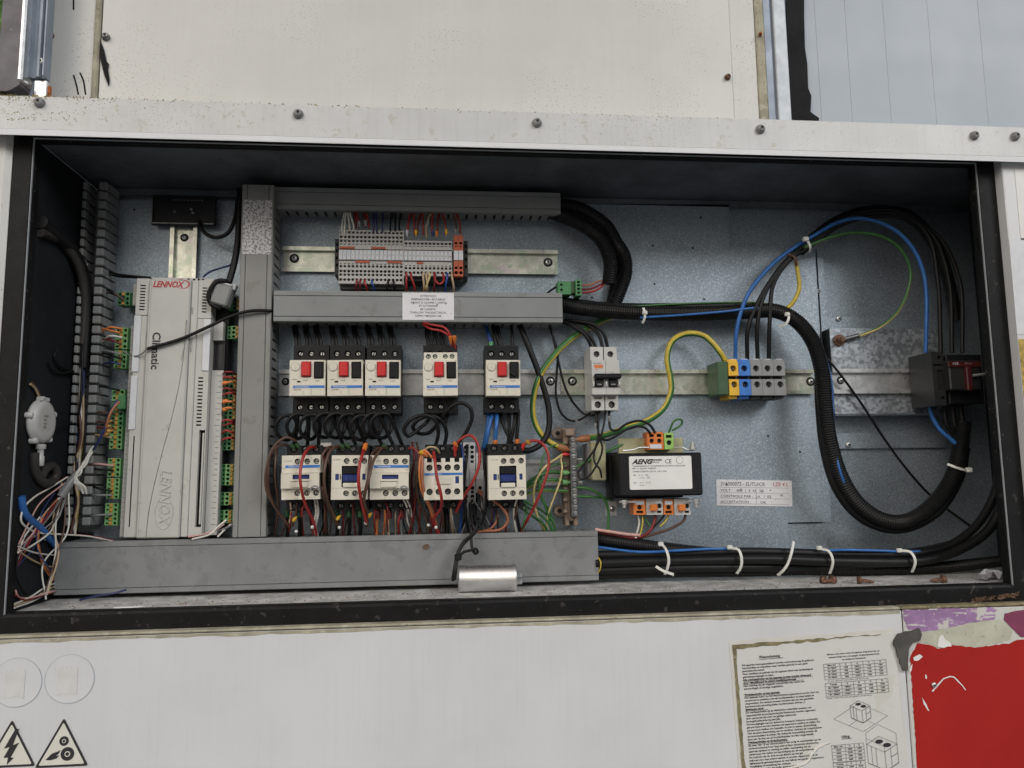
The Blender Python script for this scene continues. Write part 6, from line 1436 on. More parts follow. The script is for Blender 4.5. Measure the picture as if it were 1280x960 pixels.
# ------------------------------------------------------------ control wiring in front of the contactors
CW = [('brown wire arching widest left of the first contactor', 'brown', .0017, [(372, 558, .05), (369, 551, .064), (357, 547, .072), (342, 559, .078), (333, 586, .08), (333, 612, .076), (345, 636, .064), (362, 658, .05)]),
      ('brown wire arching just inside the widest one', 'brown', .0017, [(365, 560, .05), (356, 556, .06), (345, 559, .068), (337, 572, .072), (335, 592, .074), (336, 614, .07), (347, 638, .058), (363, 660, .046)]),
      ('red wire hanging across the first contactor', 'red', .0019, [(394, 560, .054), (390, 558, .068), (381, 567, .088), (375.5, 588, .098), (376, 607, .1), (383, 634, .08), (391, 650, .06), (396, 670, .04)]),
      ('brown wire hanging left in the gap beside the first contactor', 'brown', .0018, [(418, 560, .05), (411, 559, .064), (403, 569, .074), (398.5, 590, .08), (401, 612, .078), (413, 638, .06), (424, 660, .045)]),
      ('brown wire hanging right in the gap beside the first contactor', 'brown', .0018, [(429, 560, .054), (421, 558, .068), (412, 565, .08), (406, 586, .09), (406, 612, .088), (416, 640, .064), (425, 662, .045)]),
      ('red wire hanging across the open middle contactor', 'red', .0020, [(457, 558, .066), (453, 568, .088), (449, 585, .098), (448.5, 607, .098), (453.5, 634, .08), (458, 653, .06)]),
      ('brown wire crossing between the middle contactors, left strand', 'brown', .0017, [(474, 559, .054), (464, 570, .08), (460, 597, .095), (455, 623, .09), (459, 642, .068), (457, 656, .05)]),
      ('brown wire crossing between the middle contactors, right strand', 'brown', .0017, [(484, 559, .054), (476, 562, .074), (467, 576, .09), (461, 600, .1), (455.5, 622, .09), (456, 642, .066), (459, 658, .05)]),
      ('left white wire under the first contactor', 'white', .0013, [(393, 622, .06), (395, 640, .058), (392.5, 656, .05), (395, 670, .04)]),
      ('right white wire under the first contactor', 'white', .0013, [(396, 622, .06), (398, 640, .058), (394.5, 658, .05), (397, 670, .04)]),
      ('left white wire under the third contactor', 'white', .0012, [(503, 622, .06), (508, 632, .058), (513, 645, .05)]),
      ('right white wire under the third contactor', 'white', .0012, [(507, 622, .06), (512, 632, .058), (515, 646, .05)]),
      ('dark red wire hanging right of the third contactor', 'dark_red', .0018, [(508, 562, .054), (516, 560, .06), (523, 568, .062), (521, 592, .062), (520, 616, .06), (517.5, 642, .052), (511, 670, .036)]),
      ('orange wire hanging left of the eight hole contactor, left strand', 'orange', .0016, [(540, 572, .09), (530, 563, .09), (526, 572, .092), (524.5, 592, .094), (527, 612, .09), (537, 634, .07), (544, 655, .05)]),
      ('copper brown wire hanging left of the eight hole contactor', 'copper', .0016, [(536, 570, .088), (529, 566, .092), (528, 580, .096), (528, 600, .096), (531, 616, .09), (540, 636, .07), (546, 657, .05)]),
      ('dark brown wire hanging behind the orange ones', 'brown', .0016, [(527, 566, .07), (521, 590, .072), (522, 620, .066), (533, 648, .05), (537, 664, .04)]),
      ('olive wire looping over the top of the eight hole contactor', 'tan', .0013, [(527, 566, .07), (536, 559, .074), (545, 560, .072), (549, 566, .06)]),
      ('red wire hanging across the eight hole contactor', 'red', .0019, [(542, 565, .086), (543.5, 575, .1), (546, 596, .106), (551.5, 620, .104), (551, 636, .084), (542, 650, .06), (550, 670, .04)]),
      ('dark red wire under the eight hole contactor', 'dark_red', .0018, [(545, 624, .06), (544, 636, .058), (539, 648, .05), (548, 668, .04)]),
      ('red wire arching right over the spring terminals', 'red', .0018, [(569, 570, .06), (569, 558, .066), (576, 549, .07), (587, 544, .072), (597, 554, .074), (599, 580, .076), (591, 602, .076), (577, 625, .07), (570, 640, .06)]),
      ('red wire arching from the lone contactor down to the floor duct', 'red', .0019, [(650, 563, .05), (655, 556, .058), (665, 551, .062), (676, 553, .064), (684, 564, .066), (686, 580, .068), (681, 601, .07), (668, 633, .064), (650, 666, .04)]),
      ('white wire under the lone contactor', 'white', .0014, [(647, 622, .06), (643, 634, .056), (642.5, 648, .05), (646, 668, .04)]),
      ('black wire under the lone contactor', 'black', .0022, [(644, 628, .052), (646, 645, .05), (651, 668, .04)]),
      ('outer copper wire bowing under the spring terminals', 'copper', .0018, [(598, 612, .045), (612, 623, .055), (627, 634, .06), (635, 649, .06), (627, 661, .056), (606, 664, .05), (590, 665, .045)]),
      ('inner copper wire bowing under the spring terminals', 'copper', .0016, [(597, 614, .045), (608, 624, .05), (620, 637, .052), (621, 651, .052), (613, 661, .05), (602, 664, .046)]),
      ('blue wire under the lone contactor', 'navy', .0018, [(618, 625, .04), (617, 640, .044), (614, 658, .04), (611, 668, .036)]),
      ('blue wire hanging between the eight hole contactor and spring terminals', 'navy', .0018, [(576, 556, .05), (579, 572, .056), (579.5, 590, .056), (577, 636, .05), (575, 668, .04)]),
      ('black wire hanging left over the spring terminals', 'black', .0018, [(584, 556, .05), (583.5, 572, .06), (581, 595, .062), (580, 620, .06), (582, 645, .054), (586, 668, .046)]),
      ('black wire hanging right of the spring terminals', 'black', .0016, [(604, 560, .048), (605, 580, .056), (608, 612, .056), (607, 638, .052), (602, 656, .05)]),
      ('grey wire curving under the spring terminals', 'grey', .0014, [(583, 626, .05), (585, 640, .052), (583, 652, .05), (576, 668, .04)]),
      ('second grey wire under the spring terminals', 'grey', .0012, [(590, 622, .05), (598, 634, .052), (607, 646, .05), (612, 656, .046)]),
      ('black wire twisting from the spring terminals down to the capacitor', 'black', .0019, [(588, 628, .05), (589, 645, .06), (592, 658, .07), (594, 665, .072), (585, 674, .074), (576, 685, .078), (572, 697, .082), (570, 712, .088), (568, 725, .088)]),
      ('second black wire twisting beside it to the capacitor', 'black', .0019, [(592, 630, .05), (594, 645, .06), (596, 657, .07), (590, 668, .074), (580, 677, .076), (573, 689, .08), (570, 700, .084), (567, 716, .088), (566, 726, .086)]),
      ('black wire with a small curl in front of the floor duct', 'black', .0018, [(598, 648, .05), (589, 660, .07), (589, 675, .074), (590, 684, .076), (594, 692, .078), (597, 690, .08), (595, 686, .082), (588, 688, .08), (580, 690, .08), (574, 695, .082)]),
      ('black wire looping under the copper ones', 'black', .0014, [(604, 652, .05), (594, 657, .056), (592, 660, .06)]),
      ('black wire descending into the floor duct beside the curl', 'black', .0016, [(598, 632, .05), (603, 640, .052), (606, 650, .052), (600, 660, .056), (592, 666, .06)])]
for lab, c, r, P in CW: wire(lab, P, r, c)
mb = MB(); p = at(572.5, 696, .083); mb.box(p.x - .0045, p.x + .0045, p.y - .004, p.y + .004, p.z - .004, p.z + .003, b=.001); tag(mb.build('black_clip', 'black_plastic', origin=p), 'black cable clip gathering the capacitor wires', 'clip')
sleeve('orange sleeve on the red wire over the open middle contactor', (457, 556, .066), (454, 567, .086), .0030, 'orange_plastic')
for i, (x, y, c) in enumerate(((569, 555, 'orange_plastic'), (527, 566, 'yellow_plastic'), (660, 553, 'amber_plastic'), (531, 568, 'orange_plastic'))):
    sleeve(('orange tag on the red wire beside the spring terminals', 'yellow tag where the orange wires gather', 'amber tag on the red wire of the lone contactor', 'orange tag beside the gathered orange wires')[i], (x - 2, y - 2, .076 + .02 * (i in (1, 3))), (x + 3, y + 3, .074 + .02 * (i in (1, 3))), .0026, c)
sleeve('red sleeve entering the lone contactor at its right pole', (655, 555, .058), (650, 567, .052), .0028, 'red_button'); sleeve('red sleeve entering the eight hole contactor at its right pole', (569, 557, .068), (569, 567, .06), .0024, 'red_button')
for i, (x, y) in enumerate(((366, 557), (372, 556), (428, 557), (435, 556), (481, 557), (547, 562))):
    sleeve(f'green sleeve on top of the {("first contactor, left one", "first contactor, right one", "second contactor, left one", "second contactor, right one", "third contactor", "eight hole contactor")[i]}', (x - 2, y - 1, .062), (x + 3, y + 5, .058), .0026, 'dark_green_plastic')
for i, (x, nm) in enumerate(((359, 'first contactor at its left pole'), (374, 'first contactor at its middle pole'), (421, 'second contactor at its left pole'), (436, 'second contactor at its middle pole'), (450, 'second contactor at its right pole'))):
    sleeve('green sleeve under the ' + nm, (x, 646, .046), (x, 632, .048), .0036, 'sleeve_green', 'wire_sleeve')
    wire('black motor wire leaving the ' + nm, [(x, 644, .046), (x + 1, 656, .044), (x, 670, .036)], .0024, group='black motor wires into the floor duct')
for i, x in enumerate((472, 486, 502)):
    sleeve(f'dark red sleeve under the third contactor at its {("left", "middle", "right")[i]} pole', (x, 648, .046), (x, 630, .048), .0040, 'sleeve_red')
    wire(f'{("orange", "tan", "grey")[i]} wire leaving the third contactor', [(x, 646, .046), (x - 1, 656, .044), (x - 1 + i, 670, .036)], .0016, ('orange', 'tan', 'grey')[i])
wire('tan wire in front of the first contactor outlet', [(363, 628, .06), (364, 640, .056), (361, 657, .05)], .0013, 'tan'); wire('dark tan wire beside it at the first contactor outlet', [(371, 628, .06), (370, 642, .056), (366, 658, .05)], .0013, 'brown')
for i, (x, y) in enumerate(((368, 649), (423, 647), (462, 644))): sleeve('yellow sleeve under the ' + ('first contactor', 'second contactor', 'red wire between two contactors')[i], (x - 2, y + 2, .056), (x + 3, y - 3, .058), .0024, 'yellow_plastic')
for i, x in enumerate((407, 559)): cable(('thick black cable dropping in the gap beside the first contactor', 'thick black cable dropping under the eight hole contactor')[i], [(x - 3, 625, .03), (x - 1, 645, .034), (x, 672, .034)], .0034)
c = at(408, 556, .05); o = thing('wire_clip', 'small pale clip between the first two contactors', 'clip', c); MB().box(-.007, .007, -.004, .004, -.003, .003, b=.001).build('block', 'terminal_grey', o)

# ------------------------------------------------------------ transformer and two pole breaker wiring
TW = [('black wire bending from the two pole breaker over to the transformer', 'black', .0017, [(761.5, 511, .04), (761.5, 527, .044), (764, 537, .046), (771, 538, .048), (783, 530, .048), (800, 526, .05), (812, 531, .052), (819, 541, .05)]),
      ('second black wire bending over to the transformer', 'black', .0017, [(748, 548, .04), (758, 550, .044), (770, 545, .048), (785, 536, .048), (800, 533, .05), (808, 536, .052), (813, 542, .05)]),
      ('thin black wire looping down beside the olive box', 'black', .0014, [(744, 511, .04), (746, 530, .044), (750, 548, .048), (753, 561, .05), (748, 577, .05), (736, 595, .05), (726, 599, .048), (723, 592, .046), (730, 580, .046), (743, 562, .05), (751, 545, .052), (755, 530, .048), (757, 511, .04)]),
      ('thin black wire with a loose tail on the olive box', 'black', .0014, [(748, 512, .04), (748, 530, .046), (747, 550, .05), (742, 570, .05), (744, 579, .052), (750, 587, .054), (752, 597, .052)]),
      ('white wire leaving the left orange terminal of the transformer', 'white', .0013, [(797, 642, .045), (799, 653, .046), (797, 663, .046), (794, 671, .044)]),
      ('dark green wire under the transformer', 'green', .0013, [(804, 643, .045), (808, 651, .046), (814, 659, .046)]),
      ('dark red wire under the transformer', 'dark_red', .0020, [(820, 642, .045), (817, 655, .047), (810, 666, .048), (795, 672, .048), (772, 669, .046), (744, 665, .04)]),
      ('brown wire sweeping from the far right transformer terminal', 'brown', .0018, [(857, 643, .045), (855, 650, .046), (842, 659, .047), (823, 666, .048), (805, 671, .047), (792, 674, .046)]),
      ('black wire under the second orange transformer terminal', 'black', .0013, [(832, 642, .045), (824, 652, .046), (815, 661, .046), (808, 668, .046)])]
for lab, c, r, P in TW: wire(lab, P, r, c)
wire('green yellow wire leaving the left orange transformer terminal', [(803, 642, .046), (803, 655, .048), (800, 669, .046)], .0013, stripe=GY); wire('green yellow wire leaving the second orange transformer terminal', [(836, 642, .046), (832, 651, .048), (825, 658, .047)], .0013, stripe=GY)
wire('pink striped wire running from the floor duct to the transformer', [(744, 662, .044), (765, 665, .05), (785, 668, .05), (800, 669, .05)], .0022, stripe=('pink', 'red'))
for i, (x, y) in enumerate(((744, 533), (761.5, 524), (731, 518), (719, 527))): sleeve('grey numbered sleeve ' + ('below the left outlet of the two pole breaker', 'below the right outlet of the two pole breaker', 'on the straighter thin wire', 'on the dipping thin wire')[i], (x, y - 4, .046 if i < 2 else .024), (x + (0 if i < 2 else 4), y + 3, .046 if i < 2 else .024), .0021, 'grey_plastic')
wire('yellow wire end poking from the floor duct', [(748, 697, .058), (751, 703, .066), (750, 712, .064), (747, 716, .058)], .0009, 'yellow')

# ------------------------------------------------------------ terminal strip wiring
TS = [(431, 427.5, 295, 'white'), (433, 431, 295, 'white'), (434, 437, 289, 'white'), (436, 442, 289, 'white'), (443, 445, 284, 'dark_red'), (445, 449, 284, 'red'), (455, 456, 284, 'dark_red'), (457, 461, 285, 'red'), (467, 467, 294, 'dark_blue'), (470, 471, 294, 'dark_blue'), (479, 478, 294, 'dark_blue'), (490, 488, 292, 'black'), (494, 494, 292, 'black'), (501, 499, 288, 'black'), (514, 510, 294, 'red'), (517, 518, 294, 'red'), (527, 522, 294, 'dark_red'), (528, 529, 294, 'red'), (540, 533, 297, 'tan'), (541, 540, 294, 'red'), (549, 547, 294, 'dark_red'), (552, 557, 294, 'red'), (566, 570, 292, 'brown'), (569, 575, 292, 'red')]
for i, (xa, xb, y, c) in enumerate(TS):
    cn = c.replace('_', ' '); o_ = ('first', 'second', 'third', 'fourth', 'fifth', 'sixth', 'seventh', 'eighth')
    k = sum(1 for q in TS[:i] if q[3] == c); wire(f'{cn} wire from the top duct to the terminal strip, {o_[k]} of its colour', [(xa, 259, .016), (xa + (xb - xa) * .3, 268, .032), (xb, 282, .043), (xb, y, .040)], .0013, c, group='wires above the terminal strip')
for i, (x, y, c) in enumerate(((509, 291, 'marker_white'), (520, 291, 'yellow_plastic'), (535, 279, 'grey_plastic'), (541, 292, 'navy_plastic'), (546, 292, 'orange_plastic'), (558, 290, 'yellow_plastic'), (570, 290, 'grey_plastic'), (449, 280, 'grey_plastic'), (457, 279, 'grey_plastic'))):
    sleeve(f'{("white", "yellow", "grey", "navy", "orange", "pale yellow", "grey", "grey", "grey")[i]} numbered sleeve {("next to the partition", "above the right half", "on the tan wire above", "beside the tan wire above", "right of the navy one above", "near the orange end pair", "above the orange end pair", "on the first red wires above", "on the next red wires above")[i]} of the terminal strip', (x, y - 3, .045), (x, y + 4, .045), .0021, c)
TB = [(446, 445, 'dark_red'), (450, 450, 'dark_red'), (456, 458, 'red'), (465, 467, 'navy'), (485, 484, 'black'), (492, 493, 'black'), (508, 508, 'red'), (514, 518, 'red'), (529, 530, 'tan'), (533, 534, 'tan'), (537, 533, 'pale_yellow'), (544, 543, 'dark_red'), (559, 557, 'navy'), (565, 567, 'tan')]
for i, (xa, xb, c) in enumerate(TB):
    k = sum(1 for q in TB[:i] if q[2] == c); y0 = 350 if xa < 505 else 341
    wire(f'{c.replace("_", " ")} wire hanging below the terminal strip, {("first", "second", "third")[k]} of its colour', [(xa, y0, .040), (xa, y0 + 5, .048), (xb, 358, .046), (xb, 369, .03)], .0014, c, group='wires below the terminal strip')
wire('red jumper loop below the right half of the terminal strip', [(543, 341, .04), (544, 350, .05), (549, 355, .052), (554, 352, .05), (554, 341, .04)], .0014, 'red')
for i, (y0, y1) in enumerate(((355, 353), (360, 358), (364, 362))): wire(f'{("upper", "middle", "lower")[i]} red wire from the green plug into the open conduit', [(724, y0 + 2, .035), (738, y0 + 1, .038), (750, y1 - 2, .038), (760, 352 - i * 2, .036)], .0014, ('copper', 'dark_red', 'red')[i])
wire('dark wire behind the green plug', [(682, 368, .02), (690, 362, .03), (698, 357, .034)], .0014, 'black')
wire('red wire arching over to the fourth breaker, upper strand', [(528, 403, .05), (540, 406, .062), (556, 410, .066), (563, 420, .064), (565, 431, .056), (562, 443, .05)], .0016, 'red')
wire('red wire arching over to the fourth breaker, lower strand', [(528, 404, .046), (538, 411, .06), (552, 414, .064), (566, 424, .062), (569, 434, .056), (570, 443, .05)], .0016, 'red')
for i, x in enumerate((563, 568)): sleeve(('left', 'right')[i] + ' orange tag on the red wires of the fourth breaker', (x, 420, .066), (x + .5, 429, .062), .0026, 'orange_plastic')

# a denser tangle of thin wires under and between the contactors
rr = random.Random(77)
TG = [(356, 'brown'), (364, 'dark_red'), (378, 'black'), (384, 'red'), (388, 'dark_red'), (402, 'brown'), (405, 'black'), (411, 'brown'), (429, 'dark_red'), (433, 'brown'), (443, 'dark_red'), (447, 'brown'), (466, 'red'), (476, 'orange'), (481, 'dark_red'), (491, 'tan'), (497, 'red'), (507, 'black'), (513, 'brown'), (517, 'white'), (524, 'dark_red'), (531, 'brown'), (541, 'red'), (548, 'dark_red'), (555, 'brown'), (562, 'tan'), (567, 'grey'), (571, 'dark_red'), (589, 'black'), (596, 'black'), (601, 'grey'), (615, 'brown'), (623, 'black'), (634, 'dark_red'), (640, 'brown'), (654, 'green')]
DN = {}
for x, c in TG:
    DN[c] = DN.get(c, 0) + 1
    n_ = ('first', 'second', 'third', 'fourth', 'fifth', 'sixth', 'seventh', 'eighth', 'ninth', 'tenth', 'eleventh')[DN[c] - 1]
    j = rr.uniform(-7, 7); d0 = rr.uniform(.030, .052)
    wire(f'thin {c.replace("_", " ")} wire in the tangle above the floor duct, {n_} of its colour', [(x, 622 + rr.uniform(-3, 3), d0), (x + j, 634 + rr.uniform(-3, 3), d0 + rr.uniform(.002, .016)), (x + j * rr.uniform(.2, 1.3), 648 + rr.uniform(-4, 4), d0 + rr.uniform(.002, .014)), (x + rr.uniform(-6, 6), 669, .034)], rr.uniform(.0009, .0014), c, group='tangle of thin wires above the floor duct')
for i, (x, c) in enumerate(((346, 'brown'), (404, 'dark_red'), (412, 'brown'), (516, 'dark_red'), (522, 'brown'), (579, 'black'), (603, 'grey'), (606, 'black'))):
    wire(f'{c.replace("_", " ")} wire hanging upright in the gap {("beside the upright duct", "right of the first contactor, front", "right of the first contactor, back", "right of the third contactor, back", "left of the orange wires, back", "left of the spring terminals, back", "right of the spring terminals, front", "right of the spring terminals, back")[i]}', [(x + rr.uniform(-3, 3), 553, .036), (x + rr.uniform(-3, 3), 572, .052), (x + rr.uniform(-3, 3), 600, .056), (x + rr.uniform(-4, 4), 632, .05), (x + rr.uniform(-4, 6), 669, .034)], .0014, c)

# ------------------------------------------------------------ left corner: cables, loose wires, controller wiring
cable('thick black cable entering the open duct from the left wall', [(50, 277, .09), (58, 284, .085), (72, 296, .066), (92, 318, .05), (104, 345, .036), (108, 390, .028), (104, 460, .026)], .0085)
cable('dusty dark hose beside the thick black cable', [(50, 290, .095), (60, 293, .085), (80, 306, .07), (98, 332, .05), (106, 372, .034), (103, 430, .03)], .0055, 'dust')
rr = random.Random(9)
for i, c in enumerate(('black', 'brown', 'white', 'red', 'black', 'tan', 'brown', 'white', 'dark_blue', 'yellow', 'black', 'grey')):
    o1 = rr.uniform(-5, 5); o2 = rr.uniform(-5, 5); d_ = rr.uniform(.012, .034); y0 = rr.choice((330, 400, 455, 470, 480))
    P = [(103 + o1 * .6 - (y0 - 440) * .03, y0, d_ - .006)] + [(104 - (y - 460) * .06 + (o1 if k % 2 else o2), y, d_ + rr.uniform(-.003, .003)) for k, y in enumerate((500, 545, 590, 630, 668)) if y > y0 + 20]
    wire(f'{c.replace("_", " ")} wire running down inside the open duct, {("first", "second", "third", "fourth", "fifth", "sixth", "seventh", "eighth", "ninth", "tenth", "eleventh", "twelfth")[i]} strand', P, rr.uniform(.0012, .002), c, group='wires inside the open duct')
cable('blue hose slanting across the lower left corner', [(13, 621, .13), (30, 640, .085), (52, 662, .07), (78, 690, .05)], .0042, 'blue')
wire('black cable tail curling out of the open duct, upper', [(72, 435, .06), (68, 446, .066), (74, 457, .06), (90, 463, .04)], .0014); wire('black cable tail curling out of the open duct, lower', [(60, 453, .07), (66, 463, .064), (78, 466, .056), (92, 464, .04)], .0013)
wire('copper wire entering the pressure switch', [(38, 480, .09), (44, 486, .09), (49, 497, .088)], .0013, 'tan'); wire('brown wire entering the pressure switch', [(40, 478, .094), (47, 488, .092), (51, 498, .09)], .0013, 'brown')
wire('thin black wire from the pressure switch to the open duct', [(60, 536, .085), (72, 535, .07), (90, 527, .04)], .0009)
cable('dusty grey rubber tube coiling under the pressure switch', [(43, 566, .088), (43, 582, .084), (47, 596, .08), (57, 604, .074), (67, 600, .068), (71, 591, .066), (66, 583, .066), (57, 586, .07), (50, 597, .074)], .0052, 'dust')
cable('pale cable sheath stub below the twisted white wires', [(97, 592, .052), (88, 603, .06), (80, 615, .064), (76, 621, .066)], .0050, 'grey')
for i in range(4):
    wire(f'{("first", "second", "third", "fourth")[i]} of the white wires twisted beside the open duct', [(117 - i, 558 + i, .045), (112 + rr.uniform(-2, 2), 568, .05), (106 + rr.uniform(-3, 3), 580, .054), (98 + rr.uniform(-3, 3), 592, .058), (90 + i * 2, 600, .06), (97 + i * 3, 606 + i, .06), (102 + i * 2, 614 + (i % 2) * 3, .056)], .0013, 'white', group='twisted white wires')
wire('white and red striped wire looping round the lower left corner', [(84, 596, .06), (62, 610, .07), (42, 622, .078), (29, 636, .084), (26, 650, .086), (34, 660, .084), (50, 666, .078), (80, 668, .07), (110, 670, .066), (142, 676, .05)], .0012, stripe=('white', 'dark_red'))
LW = [('white', [(76, 621), (60, 636), (45, 652), (30, 672), (16, 692)]), ('grey', [(78, 620), (66, 640), (50, 660), (34, 676), (17, 700)]), ('dark_red', [(75, 622), (64, 642), (46, 664), (30, 684), (15, 697)]), ('pink', [(74, 620), (56, 640), (40, 668), (26, 682), (16, 688)]), ('brown', [(78, 622), (71, 640), (62, 660), (44, 680), (20, 696)]),
      ('copper', [(72, 624), (58, 640), (49, 660), (50, 690), (60, 712), (72, 727)]), ('dark_blue', [(73, 626), (56, 646), (46, 664), (48, 690), (58, 706), (72, 720)]), ('orange', [(66, 630), (54, 646), (47, 668), (49, 692), (58, 714), (72, 730)]), ('white', [(20, 683), (40, 690), (56, 693), (74, 694)]), ('grey', [(74, 626), (72, 645), (66, 660), (56, 675)]), ('white', [(79, 624), (76, 640), (68, 655), (62, 666), (40, 682), (20, 690)]),
      ('white', [(72, 728), (55, 735), (40, 745), (14, 755)]), ('tan', [(72, 732), (58, 738), (42, 748), (13, 757)]), ('white', [(72, 736), (60, 740), (44, 750), (13, 760)]), ('pink', [(14, 738), (22, 745), (38, 747), (60, 741), (72, 738)]), ('dark_red', [(13, 744), (30, 750), (48, 746), (70, 740)]), ('black', [(20, 692), (21, 720), (28, 735), (36, 745)]), ('tan', [(24, 690), (44, 702), (60, 708), (74, 708)])]
for i, (c, P) in enumerate(LW):
    k = sum(1 for q in LW[:i] if q[0] == c)
    wire(f'{c.replace("_", " ")} loose wire in the lower left corner, {("first", "second", "third", "fourth", "fifth", "sixth", "seventh")[k]} of its colour', [(x, y, .040 if x >= 68 and y > 682 else .066 + .012 * math.sin(i * 1.7 + j) + .004 * j + (.01 if y > 720 else 0)) for j, (x, y) in enumerate(P)], .0010, c, group='loose wires in the lower left corner')
# from the open duct to the left connectors
CL = [('orange', (126, 416), (138, 409), (152, 411)), ('white', (128, 427), (138, 420), (153, 422)), ('dark_red', (127, 424), (138, 425), (152, 430)), ('orange', (125, 410), (137, 413), (150, 416)), ('black', (127, 441), (140, 444), (153, 449)), ('dark_blue', (129, 455), (140, 453), (152, 456)), ('grey', (127, 438), (140, 440), (151, 443)), ('black', (134, 362), (143, 368), (156, 372)), ('brown', (134, 366), (144, 368), (156, 375)), ('black', (118, 482), (132, 484), (150, 488)), ('brown', (116, 514), (130, 516), (143, 517)), ('brown', (116, 525), (130, 528), (143, 527)), ('dark_red', (116, 533), (128, 535), (142, 537)), ('tan', (114, 542), (128, 545), (140, 547)), ('pink', (110, 581), (122, 580), (142, 582)), ('black', (110, 584), (124, 587), (142, 588)), ('black', (110, 606), (122, 610), (140, 614)), ('grey', (110, 619), (122, 619), (140, 619)), ('grey', (110, 646), (122, 644), (140, 643))]
for i, (c, a, b, e) in enumerate(CL):
    k = sum(1 for q in CL[:i] if q[0] == c); wire(f'{c.replace("_", " ")} wire from the open duct to the controller, {("topmost", "second", "third", "fourth", "fifth", "sixth", "seventh")[k]} of its colour', [(*a, .028), (*b, .038), (*e, .035)], .0014, c, group='wires to the left connectors')
wire('dark violet wire bowing up along the left connectors', [(147, 500, .05), (138, 515, .056), (131, 535, .056), (124, 550, .054), (117, 562, .05)], .0016, 'dark_blue'); wire('copper wire bowing up along the left connectors', [(149, 502, .05), (140, 513, .058), (134, 528, .058), (130, 545, .05)], .0015, 'copper')
for i, (x, y) in enumerate(((136, 527), (135, 533), (137, 539), (133, 543))): sleeve('amber sleeve at the left connectors, ' + ('topmost', 'second', 'third', 'lowest')[i], (x - 3, y, .048), (x + 4, y - 1, .046), .0026, 'amber_plastic')
# controller, right side
ORD = ('first', 'second', 'third', 'fourth', 'fifth', 'sixth', 'seventh', 'eighth', 'ninth', 'tenth', 'eleventh')
for i, (y, c) in enumerate(((468, 'dark_red'), (473, 'red'), (480, 'orange'), (488, 'dark_red'), (494, 'red'), (503, 'orange'), (513, 'orange'), (527, 'red'), (532, 'dark_red'), (541, 'red'), (550, 'red'))):
    wire(f'{c.replace("_", " ")} wire right of the controller, {ORD[i]} from the top', [(278, y, .032), (283, y - 3 + (i % 3), .044), (289, y - 3 + (i % 2) * 2, .044), (297, y + 1, .030)], .0015, c, group='red wires right of the controller')
    if c == 'orange': sleeve(f'orange sleeve beside the controller on the {ORD[i]} wire from the top', (280, y - 1, .04), (286, y - 2, .044), .0028, 'orange_plastic')
for i, (c, P) in enumerate((('white', [(283, 650), (273, 658), (262, 668), (240, 674)]), ('pink', [(280, 655), (270, 662), (258, 667), (235, 671)]), ('white', [(289, 655), (280, 663), (272, 671)]), ('grey', [(272, 664), (280, 661), (290, 656)]))):
    wire(('white wire curling from the lowest right connector', 'pink wire curling from the lowest right connector', 'white wire slanting beside the upright duct', 'grey wire slanting beside the upright duct')[i], [(x, y, .045 + .006 * j) for j, (x, y) in enumerate(P)], .0012, c)
wire('black cable lying slantwise across the upright duct and controller', [(341, 389, .040), (336, 388.5, .058), (322, 388, .060), (306, 390, .061), (285, 397, .058), (255, 411, .054), (225, 424, .0535), (184, 436, .0545)], .0021, 'black', 'cable', 'cable')
wire('bare grey core beyond the end of the black cable', [(184, 436, .0545), (180, 440, .052), (174, 444, .05), (166, 445, .046), (158, 442, .04), (154, 438, .036)], .0009, 'grey')
wire('fine grey hair wire on the controller cover', [(233, 400, .0515), (232, 425, .053), (227, 450, .053)], .0004, 'grey')
wire('navy wire running from the controller top into the upright duct', [(254, 346, .043), (262, 340, .044), (276, 335, .04), (297, 329, .03)], .0014, 'dark_blue')
wire('black wire lying on the left of the controller top, upper strand', [(136, 340, .02), (148, 343, .03), (165, 345, .04), (188, 347, .044)], .0015); wire('black wire lying on the left of the controller top, lower strand', [(136, 343, .02), (150, 346, .03), (168, 347, .04), (189, 348, .044)], .0012)
cable('flat black cable dropping beside the upright duct to the ferrite', [(300, 236, .03), (299, 270, .034), (297, 305, .038), (292, 332, .042), (286, 353, .046)], .0042)
cable('black cable loop round the ferrite clamp', [(286, 356, .046), (280, 351, .054), (271, 352, .056), (263, 362, .056), (261, 374, .054), (266, 382, .052), (276, 385, .048)], .0030)
cable('black cable drooping from the flat black box', [(249, 276, .02), (252, 286, .024), (260, 294, .026), (272, 297, .028), (285, 291, .03), (293, 275, .03), (297, 250, .026)], .0026)
wire('dark wire end lying on the front of the floor duct', [(100, 750, .074), (120, 745, .078), (145, 741, .08), (158, 737, .078)], .0012, 'dark_blue')

# ------------------------------------------------------------ debris on the floor
def floor_screw(label, px, py, d, rot):
    p = at(px, py, d); o = thing('loose_screw', label, 'screw', (p.x, p.y, .0042), 'loose screws on the cabinet floor', rot=(0, 0, rot))
    mb = MB(); mb.lathe((0, 0, 0), (1, 0, .0), ((.0020, 0), (.0058, .0005), (.0058, .0016), (.0048, .0018), (.0046, .0052), (.003, .0056)), 12); mb.build('head', 'rusty_screw', o)
    mb = MB(); mb.lathe((.0002, 0, 0), (-1, 0, -.10), ((.0024, 0),) + tuple((.0024 - .0006 * (i % 2), .002 + i * .0010) for i in range(10)) + ((.0006, .0145),), 8); mb.build('shank', 'rusty_screw', o)
floor_screw('rusty loose screw below the upright cable tie, left of a pair', 1031, 722, .10, 2.2); floor_screw('rusty loose screw touching another one on the floor', 1039, 721, .10, .3)
floor_screw('greyish loose screw lying alone near the middle of the right floor', 1077, 725, .11, 2.6); floor_screw('rusty loose screw nearest the right corner', 1177, 727, .12, -.2)
